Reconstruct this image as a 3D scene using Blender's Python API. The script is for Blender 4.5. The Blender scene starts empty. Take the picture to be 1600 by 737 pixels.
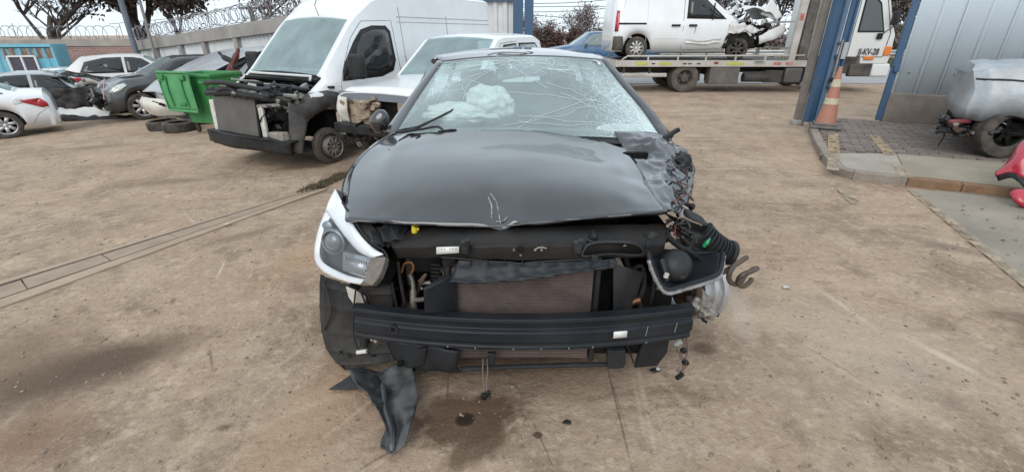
import bpy, bmesh, math, random
from mathutils import Vector, Matrix, noise, Euler
from math import radians as R, sin, cos, pi, sqrt
random.seed(7)
SC = bpy.context.scene
COL = SC.collection
# ------------------------------------------------------------------ camera, sky, sun, exposure
FPX, PITCH, HC = 714.0, R(23.9), 1.6          # focal length in px of a 1600 px wide frame, tilt, eye height
cam_d = bpy.data.cameras.new('camera'); cam = bpy.data.objects.new('camera', cam_d); COL.objects.link(cam)
cam.location = (0, 0, HC); cam.rotation_euler = (pi/2 - PITCH, 0, 0)
cam_d.sensor_width = 36; cam_d.lens = 36*FPX/1600; cam_d.clip_start = 0.05; cam_d.clip_end = 3000
SC.camera = cam
W = bpy.data.worlds.new('World'); SC.world = W; W.use_nodes = True
nt = W.node_tree; bg = nt.nodes['Background']
sky = nt.nodes.new('ShaderNodeTexSky'); sky.sky_type = 'NISHITA'; sky.sun_disc = False
SUN_EL, SUN_AZ = R(36), R(200)
sky.sun_elevation = SUN_EL; sky.sun_rotation = SUN_AZ; sky.dust_density = 6; sky.air_density = 1.0; sky.ozone_density = 1
mx = nt.nodes.new('ShaderNodeMix'); mx.data_type = 'RGBA'; mx.inputs['Factor'].default_value = 0.9
nt.links.new(sky.outputs[0], mx.inputs['A'])
mx.inputs['B'].default_value = (8.05, 9.1, 9.9, 1)            # closed cloud cover
nt.links.new(mx.outputs['Result'], bg.inputs['Color']); bg.inputs['Strength'].default_value = 0.105
sd = bpy.data.lights.new('sun', 'SUN'); sd.energy = 1.1; sd.angle = R(40); sd.color = (1, .97, .93)
so = bpy.data.objects.new('sun', sd); COL.objects.link(so)
so.rotation_euler = (pi/2 - SUN_EL, 0, pi - SUN_AZ)
SC.view_settings.view_transform = 'Standard'; SC.view_settings.look = 'None'
SC.view_settings.exposure = 0.32; SC.view_settings.gamma = 1
SC.view_settings.use_curve_mapping = False
SC.cycles.max_bounces = 8; SC.cycles.transparent_max_bounces = 16
# ------------------------------------------------------------------ helpers
_c, _s = cos(PITCH), sin(PITCH)
def pt(px, py, Y):
    """world point seen at photo pixel (px, py) on the upright plane at distance Y"""
    u, v = (px-800)/FPX, (py-368.5)/FPX
    d = (u, _c - v*_s, -_s - v*_c); t = Y/d[1]
    return Vector((d[0]*t, Y, HC + d[2]*t))
def gz(x, y=0):
    """height of the yard: level in the middle, falling gently to the left"""
    t = -1-x; z = -0.05*0.5*(t+sqrt(t*t+0.5))
    return -0.7 + 0.5*((z+0.7)+sqrt((z+0.7)**2+0.002))
def gp(px, py, z=None):
    """yard point seen at a photo pixel"""
    u, v = (px-800)/FPX, (py-368.5)/FPX
    d = (u, _c - v*_s, -_s - v*_c); zz = 0 if z is None else z
    for i in range(40):
        t = (zz-HC)/d[2]
        if z is None: zz = .5*zz + .5*gz(d[0]*t)
    return Vector((d[0]*t, d[1]*t, zz))
def tag(o, label=None, cat=None, group=None, kind=None):
    if label: o['label'] = label
    if cat: o['category'] = cat
    if group: o['group'] = group
    if kind: o['kind'] = kind
    return o
def empty(name, loc=(0,0,0), rz=0, sc=1, label=None, cat=None, group=None, tilt=None):
    o = bpy.data.objects.new(name, None); COL.objects.link(o); o.empty_display_size = .1
    o.location = loc; o.rotation_euler = (0,0,rz) if tilt is None else (tilt[0], tilt[1], rz); o.scale = (sc,)*3
    return tag(o, label, cat, group)
def copy_tree(o, parent=None, loc=None, rz=None):
    c = o.copy(); COL.objects.link(c)
    if parent: c.parent = parent
    if loc is not None: c.location = loc
    if rz is not None: c.rotation_euler.z = rz
    for ch in [k for k in o.children]: copy_tree(ch, c)
    return c
def crs(p, n):
    """resample points with a Catmull-Rom spline into n+1 points"""
    m = len(p); out = []
    for i in range(n+1):
        t = i*(m-1)/n; k = min(int(t), m-2); f = t-k
        a, b = p[k], p[k+1]; z = p[k-1] if k else a*2-b; d = p[k+2] if k+2 < m else b*2-a
        out.append(.5*((2*b-2*b+2*a)+(b-z)*f+(2*z-5*a+4*b-d)*f*f+(3*a-z-3*b+d)*f*f*f))
    return out
class MB:
    def __init__(s): s.v = []; s.f = []
    def add(s, vs, fs):
        o = len(s.v); s.v += [Vector(q) for q in vs]; s.f += [tuple(i+o for i in f) for f in fs]; return s
    def box(s, c, d, rot=None, taper=1.0):
        x, y, z = d[0]/2, d[1]/2, d[2]/2
        vs = [Vector((a*x*(taper if k > 0 else 1), b*y*(taper if k > 0 else 1), k*z)) for k in (-1,1) for b in (-1,1) for a in (-1,1)]
        if rot is not None:
            m = Euler(rot).to_matrix(); vs = [m@q for q in vs]
        vs = [q+Vector(c) for q in vs]
        return s.add(vs, [(0,2,3,1),(4,5,7,6),(0,1,5,4),(2,6,7,3),(0,4,6,2),(1,3,7,5)])
    def tube(s, pts, r, n=8, cap=True, smooth=0):
        pts = [Vector(p) for p in pts]
        if smooth: 
            k = len(pts); rr = r if isinstance(r, (list, tuple)) else [r]*k
            pts2 = crs(pts, (k-1)*smooth); r = [rr[min(int(i/smooth), k-1)] for i in range(len(pts2))]; pts = pts2
        m = len(pts); rr = r if isinstance(r, (list, tuple)) else [r]*m
        vs = []; up = None
        for i, p in enumerate(pts):
            t = (pts[min(i+1, m-1)]-pts[max(i-1, 0)])
            t = t.normalized() if t.length > 1e-9 else Vector((0,0,1))
            if up is None:
                up = t.orthogonal().normalized()
            up = (up - t*up.dot(t)); up = up.normalized() if up.length > 1e-6 else t.orthogonal().normalized()
            w = t.cross(up)
            for j in range(n):
                a = 2*pi*j/n; vs.append(p + (up*cos(a)+w*sin(a))*rr[i])
        fs = [(i*n+j, i*n+(j+1)%n, (i+1)*n+(j+1)%n, (i+1)*n+j) for i in range(m-1) for j in range(n)]
        if cap: fs += [tuple(range(n-1,-1,-1)), tuple((m-1)*n+j for j in range(n))]
        return s.add(vs, fs)
    def lathe(s, prof, axis='y', n=24, c=(0,0,0), a0=0, a1=2*pi):
        """prof: (radius, offset along axis)"""
        vs = []; full = abs(a1-a0-2*pi) < 1e-6; nn = n if full else n+1
        for r, h in prof:
            for j in range(nn):
                a = a0+(a1-a0)*j/n; u, w = r*cos(a), r*sin(a)
                q = {'x': (h,u,w), 'y': (u,h,w), 'z': (u,w,h)}[axis]
                vs.append(Vector(q)+Vector(c))
        fs = []
        for i in range(len(prof)-1):
            for j in range(n if full else n):
                k = (j+1) % nn if full else j+1
                fs.append((i*nn+j, i*nn+k, (i+1)*nn+k, (i+1)*nn+j))
        return s.add(vs, fs)
    def prism(s, outline, d0, d1, plane='xz'):
        n = len(outline); m = {'xz': lambda a,b,h:(a,h,b), 'xy': lambda a,b,h:(a,b,h), 'yz': lambda a,b,h:(h,a,b)}[plane]
        vs = [m(a,b,d0) for a,b in outline]+[m(a,b,d1) for a,b in outline]
        return s.add(vs, [tuple(range(n-1,-1,-1)), tuple(range(n,2*n))]+[(i,(i+1)%n,n+(i+1)%n,n+i) for i in range(n)])
    def grid(s, rows, close=False):
        nr, nc = len(rows), len(rows[0])
        return s.add([p for r in rows for p in r], [(i*nc+j, i*nc+(j+1)%nc, (i+1)*nc+(j+1)%nc, (i+1)*nc+j) for i in range(nr-1) for j in range(nc if close else nc-1)])
    def patch(s, ctrl, nu, nv, fn=None):
        """smooth sheet through a grid of control points"""
        a = [crs([Vector(q) for q in r], nv) for r in ctrl]
        cols = [crs([r[j] for r in a], nu) for j in range(nv+1)]
        rows = [[cols[j][i] for j in range(nv+1)] for i in range(nu+1)]
        if fn: rows = [[fn(p, i/nu, j/nv) for j, p in enumerate(r)] for i, r in enumerate(rows)]
        return s.grid(rows)
    def build(s, name, m, parent=None, smooth=40, bevel=0, solid=0, sub=0, off=-1, origin=None, m2=None, merge=False, out=None):
        me = bpy.data.meshes.new(name)
        o0 = Vector(origin) if origin is not None else Vector((0,0,0))
        if parent is not None and origin is None: o0 = Vector(parent.get('_o', (0,0,0)))
        me.from_pydata([tuple(q-o0) for q in s.v], [], s.f)
        if merge:
            b = bmesh.new(); b.from_mesh(me); bmesh.ops.remove_doubles(b, verts=b.verts, dist=1e-4)
            if isinstance(out, str): bmesh.ops.recalc_face_normals(b, faces=b.faces)
            b.to_mesh(me); b.free()
        me.validate(); me.update()
        if out is not None:
            if isinstance(out, str):
                c = sum((p.center for p in me.polygons), Vector())/len(me.polygons)
                d = sum(p.normal.dot((p.center-c))*p.area for p in me.polygons)
            else: d = sum(p.normal.dot(Vector(out))*p.area for p in me.polygons)
            if d < 0: me.flip_normals()
        me.materials.append(m)
        if m2: me.materials.append(m2)
        if smooth:
            me.polygons.foreach_set('use_smooth', [True]*len(me.polygons))
            try: me.set_sharp_from_angle(angle=R(smooth))
            except Exception: pass
        o = bpy.data.objects.new(name, me); COL.objects.link(o)
        if parent is not None:
            o.parent = parent
            if parent.get('_o') is not None: o['_o'] = list(parent['_o'])
        elif origin is not None: o.location = o0
        if solid:
            q = o.modifiers.new('solid', 'SOLIDIFY'); q.thickness = solid; q.offset = off
            if m2: q.material_offset = 1; q.material_offset_rim = 0
        if sub:
            q = o.modifiers.new('sub', 'SUBSURF'); q.levels = sub; q.render_levels = sub
        if bevel:
            q = o.modifiers.new('bevel', 'BEVEL'); q.width = bevel; q.segments = 2; q.limit_method = 'ANGLE'; q.angle_limit = R(35)
        return o
# ------------------------------------------------------------------ materials
MATS = {}
def mat(name, col, rough=.6, metal=0, col2=None, scale=6, lo=.35, hi=.65, bump=0, bscale=40, spec=.5, coat=0, dust=0, dustcol=(.36,.29,.22), detail=5, stretch=None, alpha=1, emit=None, rvar=0):
    if name in MATS: return MATS[name]
    m = bpy.data.materials.new(name); m.use_nodes = True; n = m.node_tree.nodes; l = m.node_tree.links
    b = n['Principled BSDF']; b.inputs['Roughness'].default_value = rough; b.inputs['Metallic'].default_value = metal
    b.inputs['Specular IOR Level'].default_value = spec; b.inputs['Coat Weight'].default_value = coat; b.inputs['Coat Roughness'].default_value = .06
    b.inputs['Base Color'].default_value = (*col, 1)
    tc = n.new('ShaderNodeTexCoord'); src = tc.outputs['Object']
    if stretch:
        mp = n.new('ShaderNodeMapping'); mp.inputs['Scale'].default_value = stretch; l.new(src, mp.inputs[0]); src = mp.outputs[0]
    cur = None
    def nz(sc, det=detail, w=0):
        t = n.new('ShaderNodeTexNoise'); t.inputs['Scale'].default_value = sc; t.inputs['Detail'].default_value = det; t.inputs['Roughness'].default_value = .62
        l.new(src, t.inputs['Vector']); return t.outputs['Fac']
    def ramp(f, a, c):
        t = n.new('ShaderNodeMapRange'); t.inputs['From Min'].default_value = a; t.inputs['From Max'].default_value = c; l.new(f, t.inputs['Value']); return t.outputs[0]
    def mix(f, a, c):
        t = n.new('ShaderNodeMix'); t.data_type = 'RGBA'
        if f is not None: l.new(f, t.inputs['Factor'])
        for k, q in (('A', a), ('B', c)):
            if isinstance(q, tuple): t.inputs[k].default_value = (*q, 1)
            else: l.new(q, t.inputs[k])
        return t.outputs['Result']
    cur = col
    if col2: cur = mix(ramp(nz(scale), lo, hi), col, col2)
    if dust:
        t = n.new('ShaderNodeMath'); t.operation = 'MULTIPLY'; t.inputs[1].default_value = dust
        l.new(ramp(nz(3.1*max(.4, scale/6)), .38, .72), t.inputs[0]); cur = mix(t.outputs[0], cur, dustcol)
        r = n.new('ShaderNodeMapRange'); r.inputs['To Min'].default_value = rough; r.inputs['To Max'].default_value = min(1, rough+.45); l.new(t.outputs[0], r.inputs['Value']); l.new(r.outputs[0], b.inputs['Roughness'])
    elif rvar:
        r = n.new('ShaderNodeMapRange'); r.inputs['From Min'].default_value = .3; r.inputs['From Max'].default_value = .7
        r.inputs['To Min'].default_value = max(.02, rough-rvar); r.inputs['To Max'].default_value = rough+rvar; l.new(nz(scale*2), r.inputs['Value']); l.new(r.outputs[0], b.inputs['Roughness'])
    if not isinstance(cur, tuple): l.new(cur, b.inputs['Base Color'])
    if bump:
        bp = n.new('ShaderNodeBump'); bp.inputs['Strength'].default_value = bump; bp.inputs['Distance'].default_value = .02
        l.new(nz(bscale, 6), bp.inputs['Height']); l.new(bp.outputs[0], b.inputs['Normal'])
    if emit: b.inputs['Emission Color'].default_value = (*emit, 1); b.inputs['Emission Strength'].default_value = 1
    MATS[name] = m; return m
def glass(name, tint=(.62,.74,.72), haze=.12, hazecol=(.55,.62,.6), rough=.03, cracks=None):
    """window glass: clear, tinted, mirror reflection by angle, a pale film of dust with sky sheen painted in; cracks = object-space centre and radius of a shatter web"""
    if name in MATS: return MATS[name]
    m = bpy.data.materials.new(name); m.use_nodes = True; n = m.node_tree.nodes; l = m.node_tree.links
    n.remove(n['Principled BSDF']); out = n['Material Output']
    tr = n.new('ShaderNodeBsdfTransparent'); tr.inputs[0].default_value = (*tint, 1)
    gl = n.new('ShaderNodeBsdfGlossy'); gl.inputs['Roughness'].default_value = rough; gl.inputs[0].default_value = (.95,1,.99,1)
    lw = n.new('ShaderNodeLayerWeight'); lw.inputs['Blend'].default_value = .5
    pw = n.new('ShaderNodeMath'); pw.operation = 'POWER'; l.new(lw.outputs['Facing'], pw.inputs[0]); pw.inputs[1].default_value = 5
    fr = n.new('ShaderNodeMath'); fr.operation = 'MULTIPLY_ADD'; l.new(pw.outputs[0], fr.inputs[0]); fr.inputs[1].default_value = .92; fr.inputs[2].default_value = .055
    df = n.new('ShaderNodeBsdfDiffuse'); df.inputs[0].default_value = (*hazecol, 1)  # pale film: dust, plus sky reflection put into the colour
    m1 = n.new('ShaderNodeMixShader'); m2 = n.new('ShaderNodeMixShader')
    l.new(fr.outputs[0], m1.inputs[0]); l.new(tr.outputs[0], m1.inputs[1]); l.new(gl.outputs[0], m1.inputs[2])
    l.new(m1.outputs[0], m2.inputs[1]); l.new(df.outputs[0], m2.inputs[2]); l.new(m2.outputs[0], out.inputs[0])
    tc = n.new('ShaderNodeTexCoord')
    t = n.new('ShaderNodeTexNoise'); t.inputs['Scale'].default_value = 3; t.inputs['Detail'].default_value = 5; l.new(tc.outputs['Object'], t.inputs[0])
    r = n.new('ShaderNodeMapRange'); r.inputs['From Min'].default_value = .3; r.inputs['From Max'].default_value = .75
    r.inputs['To Min'].default_value = haze*.78; r.inputs['To Max'].default_value = haze*1.25; l.new(t.outputs['Fac'], r.inputs['Value'])
    fac = r.outputs[0]
    def M(op, a, b=None, c=None):
        q = n.new('ShaderNodeMath'); q.operation = op
        for i, k in enumerate((a, b, c)):
            if k is None: continue
            if isinstance(k, (int, float)): q.inputs[i].default_value = k
            else: l.new(k, q.inputs[i])
        return q.outputs[0]
    if cracks:
        for (cx, cy, cz), rad, dens, amt in cracks:
            vo = n.new('ShaderNodeTexVoronoi'); vo.feature = 'DISTANCE_TO_EDGE'; vo.inputs['Scale'].default_value = dens
            ns = n.new('ShaderNodeTexNoise'); ns.inputs['Scale'].default_value = dens*.5; ns.inputs['Detail'].default_value = 3; l.new(tc.outputs['Object'], ns.inputs[0])
            ad = n.new('ShaderNodeMix'); ad.data_type = 'VECTOR'; ad.inputs['Factor'].default_value = .06
            l.new(tc.outputs['Object'], ad.inputs['A']); l.new(ns.outputs['Color'], ad.inputs['B'])
            l.new(ad.outputs['Result'], vo.inputs['Vector'])
            vd = n.new('ShaderNodeVectorMath'); vd.operation = 'DISTANCE'; l.new(tc.outputs['Object'], vd.inputs[0]); vd.inputs[1].default_value = (cx, cy, cz)
            near = n.new('ShaderNodeMapRange'); near.inputs['From Min'].default_value = rad; near.inputs['From Max'].default_value = rad*.15; l.new(vd.outputs['Value'], near.inputs['Value'])
            line = M('LESS_THAN', vo.outputs[0], M('MULTIPLY', near.outputs[0], .0013*dens))
            fac = M('MINIMUM', M('ADD', fac, M('ADD', M('MULTIPLY', line, amt), M('MULTIPLY', M('POWER', near.outputs[0], 2.0), amt*.42))), .96)
    l.new(fac, m2.inputs[0])
    MATS[name] = m; return m
# ------------------------------------------------------------------ ground
def stained_ground():
    m = bpy.data.materials.new('packed_dirt'); m.use_nodes = True; n = m.node_tree.nodes; l = m.node_tree.links
    b = n['Principled BSDF']; b.inputs['Specular IOR Level'].default_value = .25
    tc = n.new('ShaderNodeTexCoord'); src = tc.outputs['Object']
    def nz(sc, det=6, ro=.65, st=None, rot=0):
        t = n.new('ShaderNodeTexNoise'); t.inputs['Scale'].default_value = sc; t.inputs['Detail'].default_value = det; t.inputs['Roughness'].default_value = ro
        if st:
            mp = n.new('ShaderNodeMapping'); mp.inputs['Scale'].default_value = st; mp.inputs['Rotation'].default_value = (0,0,rot); l.new(src, mp.inputs[0]); l.new(mp.outputs[0], t.inputs['Vector'])
        else: l.new(src, t.inputs['Vector'])
        return t.outputs['Fac']
    def rg(f, a, c, lo=0, hi=1):
        t = n.new('ShaderNodeMapRange'); t.inputs['From Min'].default_value = a; t.inputs['From Max'].default_value = c; t.inputs['To Min'].default_value = lo; t.inputs['To Max'].default_value = hi; l.new(f, t.inputs['Value']); return t.outputs[0]
    def mix(f, a, c):
        t = n.new('ShaderNodeMix'); t.data_type = 'RGBA'; l.new(f, t.inputs['Factor'])
        for k, q in (('A', a), ('B', c)):
            if isinstance(q, tuple): t.inputs[k].default_value = (*q, 1)
            else: l.new(q, t.inputs[k])
        return t.outputs['Result']
    def mul(a, c):
        t = n.new('ShaderNodeMath'); t.operation = 'MULTIPLY'; l.new(a, t.inputs[0])
        if isinstance(c, (int, float)): t.inputs[1].default_value = c
        else: l.new(c, t.inputs[1])
        return t.outputs[0]
    def add(a, c):
        t = n.new('ShaderNodeMath'); t.operation = 'ADD'; l.new(a, t.inputs[0]); l.new(c, t.inputs[1]); return t.outputs[0]
    cur = mix(rg(nz(.55), .36, .64), (.352,.266,.200), (.298,.240,.190))
    cur = mix(mul(rg(nz(2.0, 9, .72), .50, .62), .55), cur, (.445,.36,.28))
    cur = mix(mul(rg(nz(1.1, 9, .70), .50, .60), .70), cur, (.215,.160,.120))
    cur = mix(mul(rg(nz(14, 6, .7), .52, .64), .6), cur, (.47,.385,.305))
    cur = mix(mul(rg(nz(30, 5, .7), .54, .64), .6), cur, (.16,.118,.088))
    wv_ = n.new('ShaderNodeTexNoise'); wv_.inputs['Scale'].default_value = .8; wv_.inputs['Detail'].default_value = 4; l.new(tc.outputs['Object'], wv_.inputs[0])
    wm_ = n.new('ShaderNodeMix'); wm_.data_type = 'VECTOR'; wm_.inputs['Factor'].default_value = .28; l.new(tc.outputs['Object'], wm_.inputs['A']); l.new(wv_.outputs['Color'], wm_.inputs['B']); src = wm_.outputs['Result']
    for rot, st, k in ((.5, (.9,7,1), .5), (-.9, (8,1.2,1), .4)):     # scuffs and drag marks
        cur = mix(mul(mul(rg(nz(1.0, 6, .68, st, rot), .55, .70), k), rg(nz(.7, 3), .42, .6)), cur, (.47,.405,.335))
    cur = mix(mul(mul(rg(nz(1.0, 6, .7, (.8,6,1), .75), .55, .68), .75), rg(nz(.9, 3), .42, .58)), cur, (.165,.12,.09))
    src = tc.outputs['Object']
    cur = mix(mul(rg(nz(4.5, 9, .74), .54, .62), .62), cur, (.185,.138,.104))
    cur = mix(mul(rg(nz(60, 3, .6), .56, .70), .4), cur, (.50,.43,.365))
    def stain(px, py, rx, ry, ang, col, k, soft=.5, warp=.35, ns=2.2):
        nonlocal cur
        c = gp(px, py)
        mp = n.new('ShaderNodeMapping'); mp.vector_type = 'TEXTURE'; mp.inputs['Location'].default_value = (c.x, c.y, c.z); mp.inputs['Rotation'].default_value = (0,0,ang); mp.inputs['Scale'].default_value = (rx, ry, 50)
        l.new(src, mp.inputs[0]); ln = n.new('ShaderNodeVectorMath'); ln.operation = 'LENGTH'; l.new(mp.outputs[0], ln.inputs[0])
        d = add(ln.outputs['Value'], rg(nz(ns, 6, .6), 0, 1, -warp, warp))
        cur = mix(mul(rg(d, 1.0, 1.0-soft), k), cur, col)
    stain(170, 560, .62, .26, .30, (.105,.075,.056), .92, .7, .4, 3)
    stain(60, 600, .55, .30, .15, (.105,.075,.056), .85, .8)
    stain(20, 560, .5, .45, .2, (.16,.115,.085), .7, .8)
    stain(40, 690, .35, .3, .2, (.20,.125,.08), .7, .8)
    stain(560, 580, .32, 1.1, -.25, (.40,.27,.17), .55, .9)
    stain(480, 400, .28, .7, -.3, (.40,.275,.18), .6, .9)
    stain(800, 575, .85, .30, 0, (.135,.098,.070), .75, .9)  # brown stain under the car's front, its shade painted in too
    stain(560, 650, .5, .4, .3, (.27,.195,.14), .6, .9)
    stain(1100, 545, .10, .07, .3, (.10,.072,.055), .8, .6, .3, 8)
    stain(250, 285, .8, .22, .2, (.19,.145,.11), .7, .8)
    stain(150, 230, 1.2, .25, .15, (.20,.155,.118), .7, .8)
    stain(470, 262, .6, .16, .2, (.18,.135,.10), .7, .8)
    stain(380, 368, .5, .12, .75, (.17,.127,.095), .6, .8)
    stain(1480, 385, .45, .12, -.8, (.13,.105,.085), .6, .8)
    stain(1380, 560, .9, .6, .2, (.40,.35,.30), .5, .9)
    stain(1250, 480, .8, .6, -.2, (.43,.355,.285), .45, .9)
    stain(1150, 480, .12, .5, -.25, (.46,.41,.36), .6, .8, .3, 5)
    stain(1010, 640, .02, .55, -.12, (.44,.38,.32), .7, .9, .5, 9)          # dried wheel tracks
    stain(1320, 480, .03, .32, .12, (.50,.44,.37), .75, .9, .4, 8)
    stain(1480, 560, .04, .30, .42, (.52,.46,.40), .7, .9, .5, 8)
    stain(345, 420, .012, .22, .35, (.56,.48,.40), .8, .8, .3, 8)
    stain(300, 345, .012, .3, .75, (.52,.45,.37), .6, .9, .3, 8)
    stain(960, 610, .008, .4, .02, (.12,.09,.07), .6, .9, .6, 10)
    for (x, y, rx, ry, a, k) in ((640,690,.014,.5,-.75,.7),(560,640,.012,.35,-.6,.7),(600,660,.03,.6,-.9,.5),(450,560,.012,.3,-.35,.6),(430,600,.010,.3,-.3,.6),(470,640,.03,.5,-1.0,.5),(1000,640,.012,.4,-.1,.7),(1060,620,.02,.35,.3,.5),(1180,560,.012,.3,.25,.5),(1240,430,.008,.2,.5,.6),(1200,500,.010,.25,1.2,.5),(1350,600,.02,.4,.5,.6),(1430,640,.02,.4,.6,.5),(1120,470,.06,.5,-.35,.6),(300,620,.02,.5,-1.1,.4),(200,680,.015,.4,-1.0,.5)):
        stain(x, y, rx*1.3, ry, a, (.47,.375,.29), k*.75, .95, .8, 10)
    for (x, y, rx, ry, a, k) in ((965,640,.007,.45,-.03,.8),(700,600,.01,.2,.1,.7),(330,560,.01,.15,.6,.7),(270,470,.03,.06,.3,.8),(620,700,.01,.25,-.9,.7),(850,700,.006,.2,.3,.6),(1290,560,.006,.25,.4,.6),(350,668,.05,.03,.3,.8),(640,450,.03,.3,-.3,.4)):
        stain(x, y, rx, ry, a, (.12,.085,.062), k, .8, .6, 16)
    stain(730, 655, .30, .20, .2, (.095,.060,.040), .92, .40, .75, 7)
    stain(745, 690, .20, .12, .9, (.10,.065,.044), .8, .45, .8, 8)
    stain(690, 645, .12, .15, .4, (.11,.072,.050), .7, .5, .8, 8)
    stain(727, 656, .052, .045, .2, (.022,.014,.010), .95, .35, .3, 12)
    stain(840, 682, .03, .022, .2, (.07,.045,.03), .9, .3, 1.0, 30)
    tn = n.new('ShaderNodeMix'); tn.data_type = 'RGBA'; tn.blend_type = 'MULTIPLY'; tn.inputs['Factor'].default_value = 1; tn.inputs['B'].default_value = (1.13,1.06,.99,1); l.new(cur, tn.inputs['A']); cur = tn.outputs['Result']
    l.new(cur, b.inputs['Base Color'])
    l.new(rg(nz(3), .3, .7, .82, .97), b.inputs['Roughness'])
    bp = n.new('ShaderNodeBump'); bp.inputs['Strength'].default_value = .9; bp.inputs['Distance'].default_value = .025
    l.new(add(mul(nz(26, 8, .7), .7), mul(nz(5, 6), .9)), bp.inputs['Height']); l.new(bp.outputs[0], b.inputs['Normal'])
    return m
def spaced(lo, hi, dense_lo, dense_hi, step, grow=1.13):
    a = []; x = dense_lo
    while x <= dense_hi: a.append(x); x += step
    s = step; x = a[-1]
    while x < hi: s *= grow; x += s; a.append(x)
    s = step; x = dense_lo
    while x > lo: s *= grow; x -= s; a.insert(0, x)
    return a
def bumpy(x, y):
    f = max(0, min(1, (11-y)/4))*max(0, min(1, (4.0-x)/.8)) if x > 3 else max(0, min(1, (11-y)/4))
    v = Vector((x, y, 0))
    return f*(.010*noise.noise(v*1.1)+.007*noise.noise(v*3.7)+.006*noise.noise(v*8+Vector((3,1,0)))+.005*max(0, noise.noise(v*14)-.1))
xs = spaced(-400, 400, -5.0, 4.2, .032, 1.09); ys = spaced(-60, 900, .9, 7.5, .032, 1.09)
mb = MB(); mb.grid([[Vector((x, y, gz(x)+bumpy(x, y))) for x in xs] for y in ys])
ground = tag(mb.build('ground', stained_ground(), smooth=180), kind='structure')

# ---- road beyond the gate
asphalt = mat('asphalt', (.27,.275,.29), .85, col2=(.33,.335,.345), scale=1.2, bump=.25, bscale=90, dust=.35, dustcol=(.40,.35,.30), stretch=(.3,1.5,1))
mb = MB(); mb.grid([[Vector((x, y, .012)) for x in (-6,60,200)] for y in (16.6,20,24.5)]); tag(mb.build('road', asphalt), kind='structure')
mb = MB(); mb.grid([[Vector((x, 20.4+dy, .018)) for x in (-6,60,200)] for dy in (-.06,.06)]); tag(mb.build('road_marking', mat('road_paint', (.55,.55,.52), .8, col2=(.35,.35,.34), scale=5)), kind='structure')
grass_m = mat('verge_grass', (.055,.075,.03), .9, col2=(.11,.10,.05), scale=3)
def tuft_field(name, x0, x1, y0, y1, n, h, m, zf, seed):
    rnd = random.Random(seed); mb = MB()
    for i in range(n):
        x, y = rnd.uniform(x0, x1), rnd.uniform(y0, y1); a = rnd.uniform(0, pi); hh = h*rnd.uniform(.4, 1.2); w = .04+hh*.12
        dx, dy = cos(a)*w, sin(a)*w; z = zf(x, y); lean = Vector((rnd.uniform(-.4,.4)*hh, rnd.uniform(-.4,.4)*hh, hh))
        b = Vector((x, y, z)); mb.add([b-Vector((dx,dy,0)), b+Vector((dx,dy,0)), b+lean], [(0,1,2)])
    return tag(mb.build(name, m, smooth=0), kind='stuff')
tag(tuft_field('verge_grass', 4, 42, 24.8, 27.5, 9000, .4, grass_m, lambda x, y: 0, 3), 'short green grass along the verge below the guard rail')
# guard rail
rail = empty('guard_rail', (22, 26, 0), label='galvanised guard rail on the far side of the road', cat='guard rail'); rail['_o'] = [22, 26, 0]
galv = mat('galvanised', (.45,.45,.45), .5, .6, col2=(.36,.35,.34), scale=3)
prof = [(.0,.50),(-.05,.56),(-.05,.60),(.0,.65),(-.05,.70),(-.05,.75),(.0,.80)]
mb = MB(); mb.grid([[Vector((x, 26+a, b)) for x in (3,50)] for a, b in prof]); mb.build('rail_beam', galv, rail, solid=.004)
for x in range(5, 50, 3): MB().box((x, 26.08, .35), (.12,.1,.9)).build('post', galv, rail)

# ---- raised pavement on the right: kerb, slab, pavers, painted lines
KH = .10
conc = mat('worn_concrete', (.36,.32,.275), .9, col2=(.26,.225,.19), scale=2.2, bump=.3, bscale=45, dust=.5, dustcol=(.40,.34,.28))
conc_moss = mat('mossy_concrete', (.325,.272,.205), .9, col2=(.235,.205,.148), scale=1.6, bump=.3, bscale=45, dust=.35, dustcol=(.33,.29,.22))
kerb_m = mat('kerb_concrete', (.30,.265,.225), .9, col2=(.17,.145,.122), scale=5, bump=.8, bscale=25, dust=.4, dustcol=(.36,.29,.23))
rust_m = mat('rust_steel', (.215,.115,.055), .85, col2=(.14,.068,.035), scale=9, bump=.5, bscale=40, dust=.6, dustcol=(.27,.205,.145))
K = [gp(1262,203), gp(1270,228), gp(1283,252), gp(1300,272), gp(1330,281), gp(1415,291), gp(1500,301), gp(1600,313), gp(1680,322)]
K = [Vector((p.x, p.y, 0)) for p in K]
rise = Vector((0,0,KH))
back = [Vector((6.35,9.1,0)), Vector((11,6.4,0)), Vector((11,2.6,0))]
def poly_sheet(name, pts, z, m, kind=None, thick=.12, parent=None):
    a = [(p.x, p.y) for p in pts]; mb = MB(); mb.prism(a, z-thick, z, 'xy'); o = mb.build(name, m, parent, smooth=0); 
    if kind: tag(o, kind=kind)
    return o
# slab strip between kerb and pavers
inner = [gp(1283,239,KH), gp(1400,240,KH), gp(1500,248,KH), gp(1600,256,KH), gp(1700,262,KH)]
def inset(p, q, d):
    n_ = (q-p).normalized(); return Vector((-n_.y, n_.x, 0))*d
kin = []
for i, p in enumerate(K):
    q = K[min(i+1, len(K)-1)]; r = K[max(i-1, 0)]; t = (q-r).normalized(); kin.append(p+Vector((-t.y, t.x, 0))*.12)
paving = empty('raised_pavement', K[3], label='raised concrete and brick pavement strip beside the gate'); paving['_o'] = list(K[3]); tag(paving, kind='structure')
joints = [gp(1462,272,KH)]
mid = 5
slab_l = [Vector((p.x,p.y,0)) for p in kin[2:mid+1]]+[Vector((p.x,p.y,0)) for p in reversed(inner[:2])]
slab_r = [Vector((p.x+.012,p.y,0)) for p in kin[mid:]]+[Vector((p.x+.012,p.y,0)) for p in reversed(inner[1:])]
poly_sheet('slab', slab_l, KH, conc, parent=paving)
poly_sheet('slab', slab_r, KH-.002, conc_moss, parent=paving)
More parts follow.
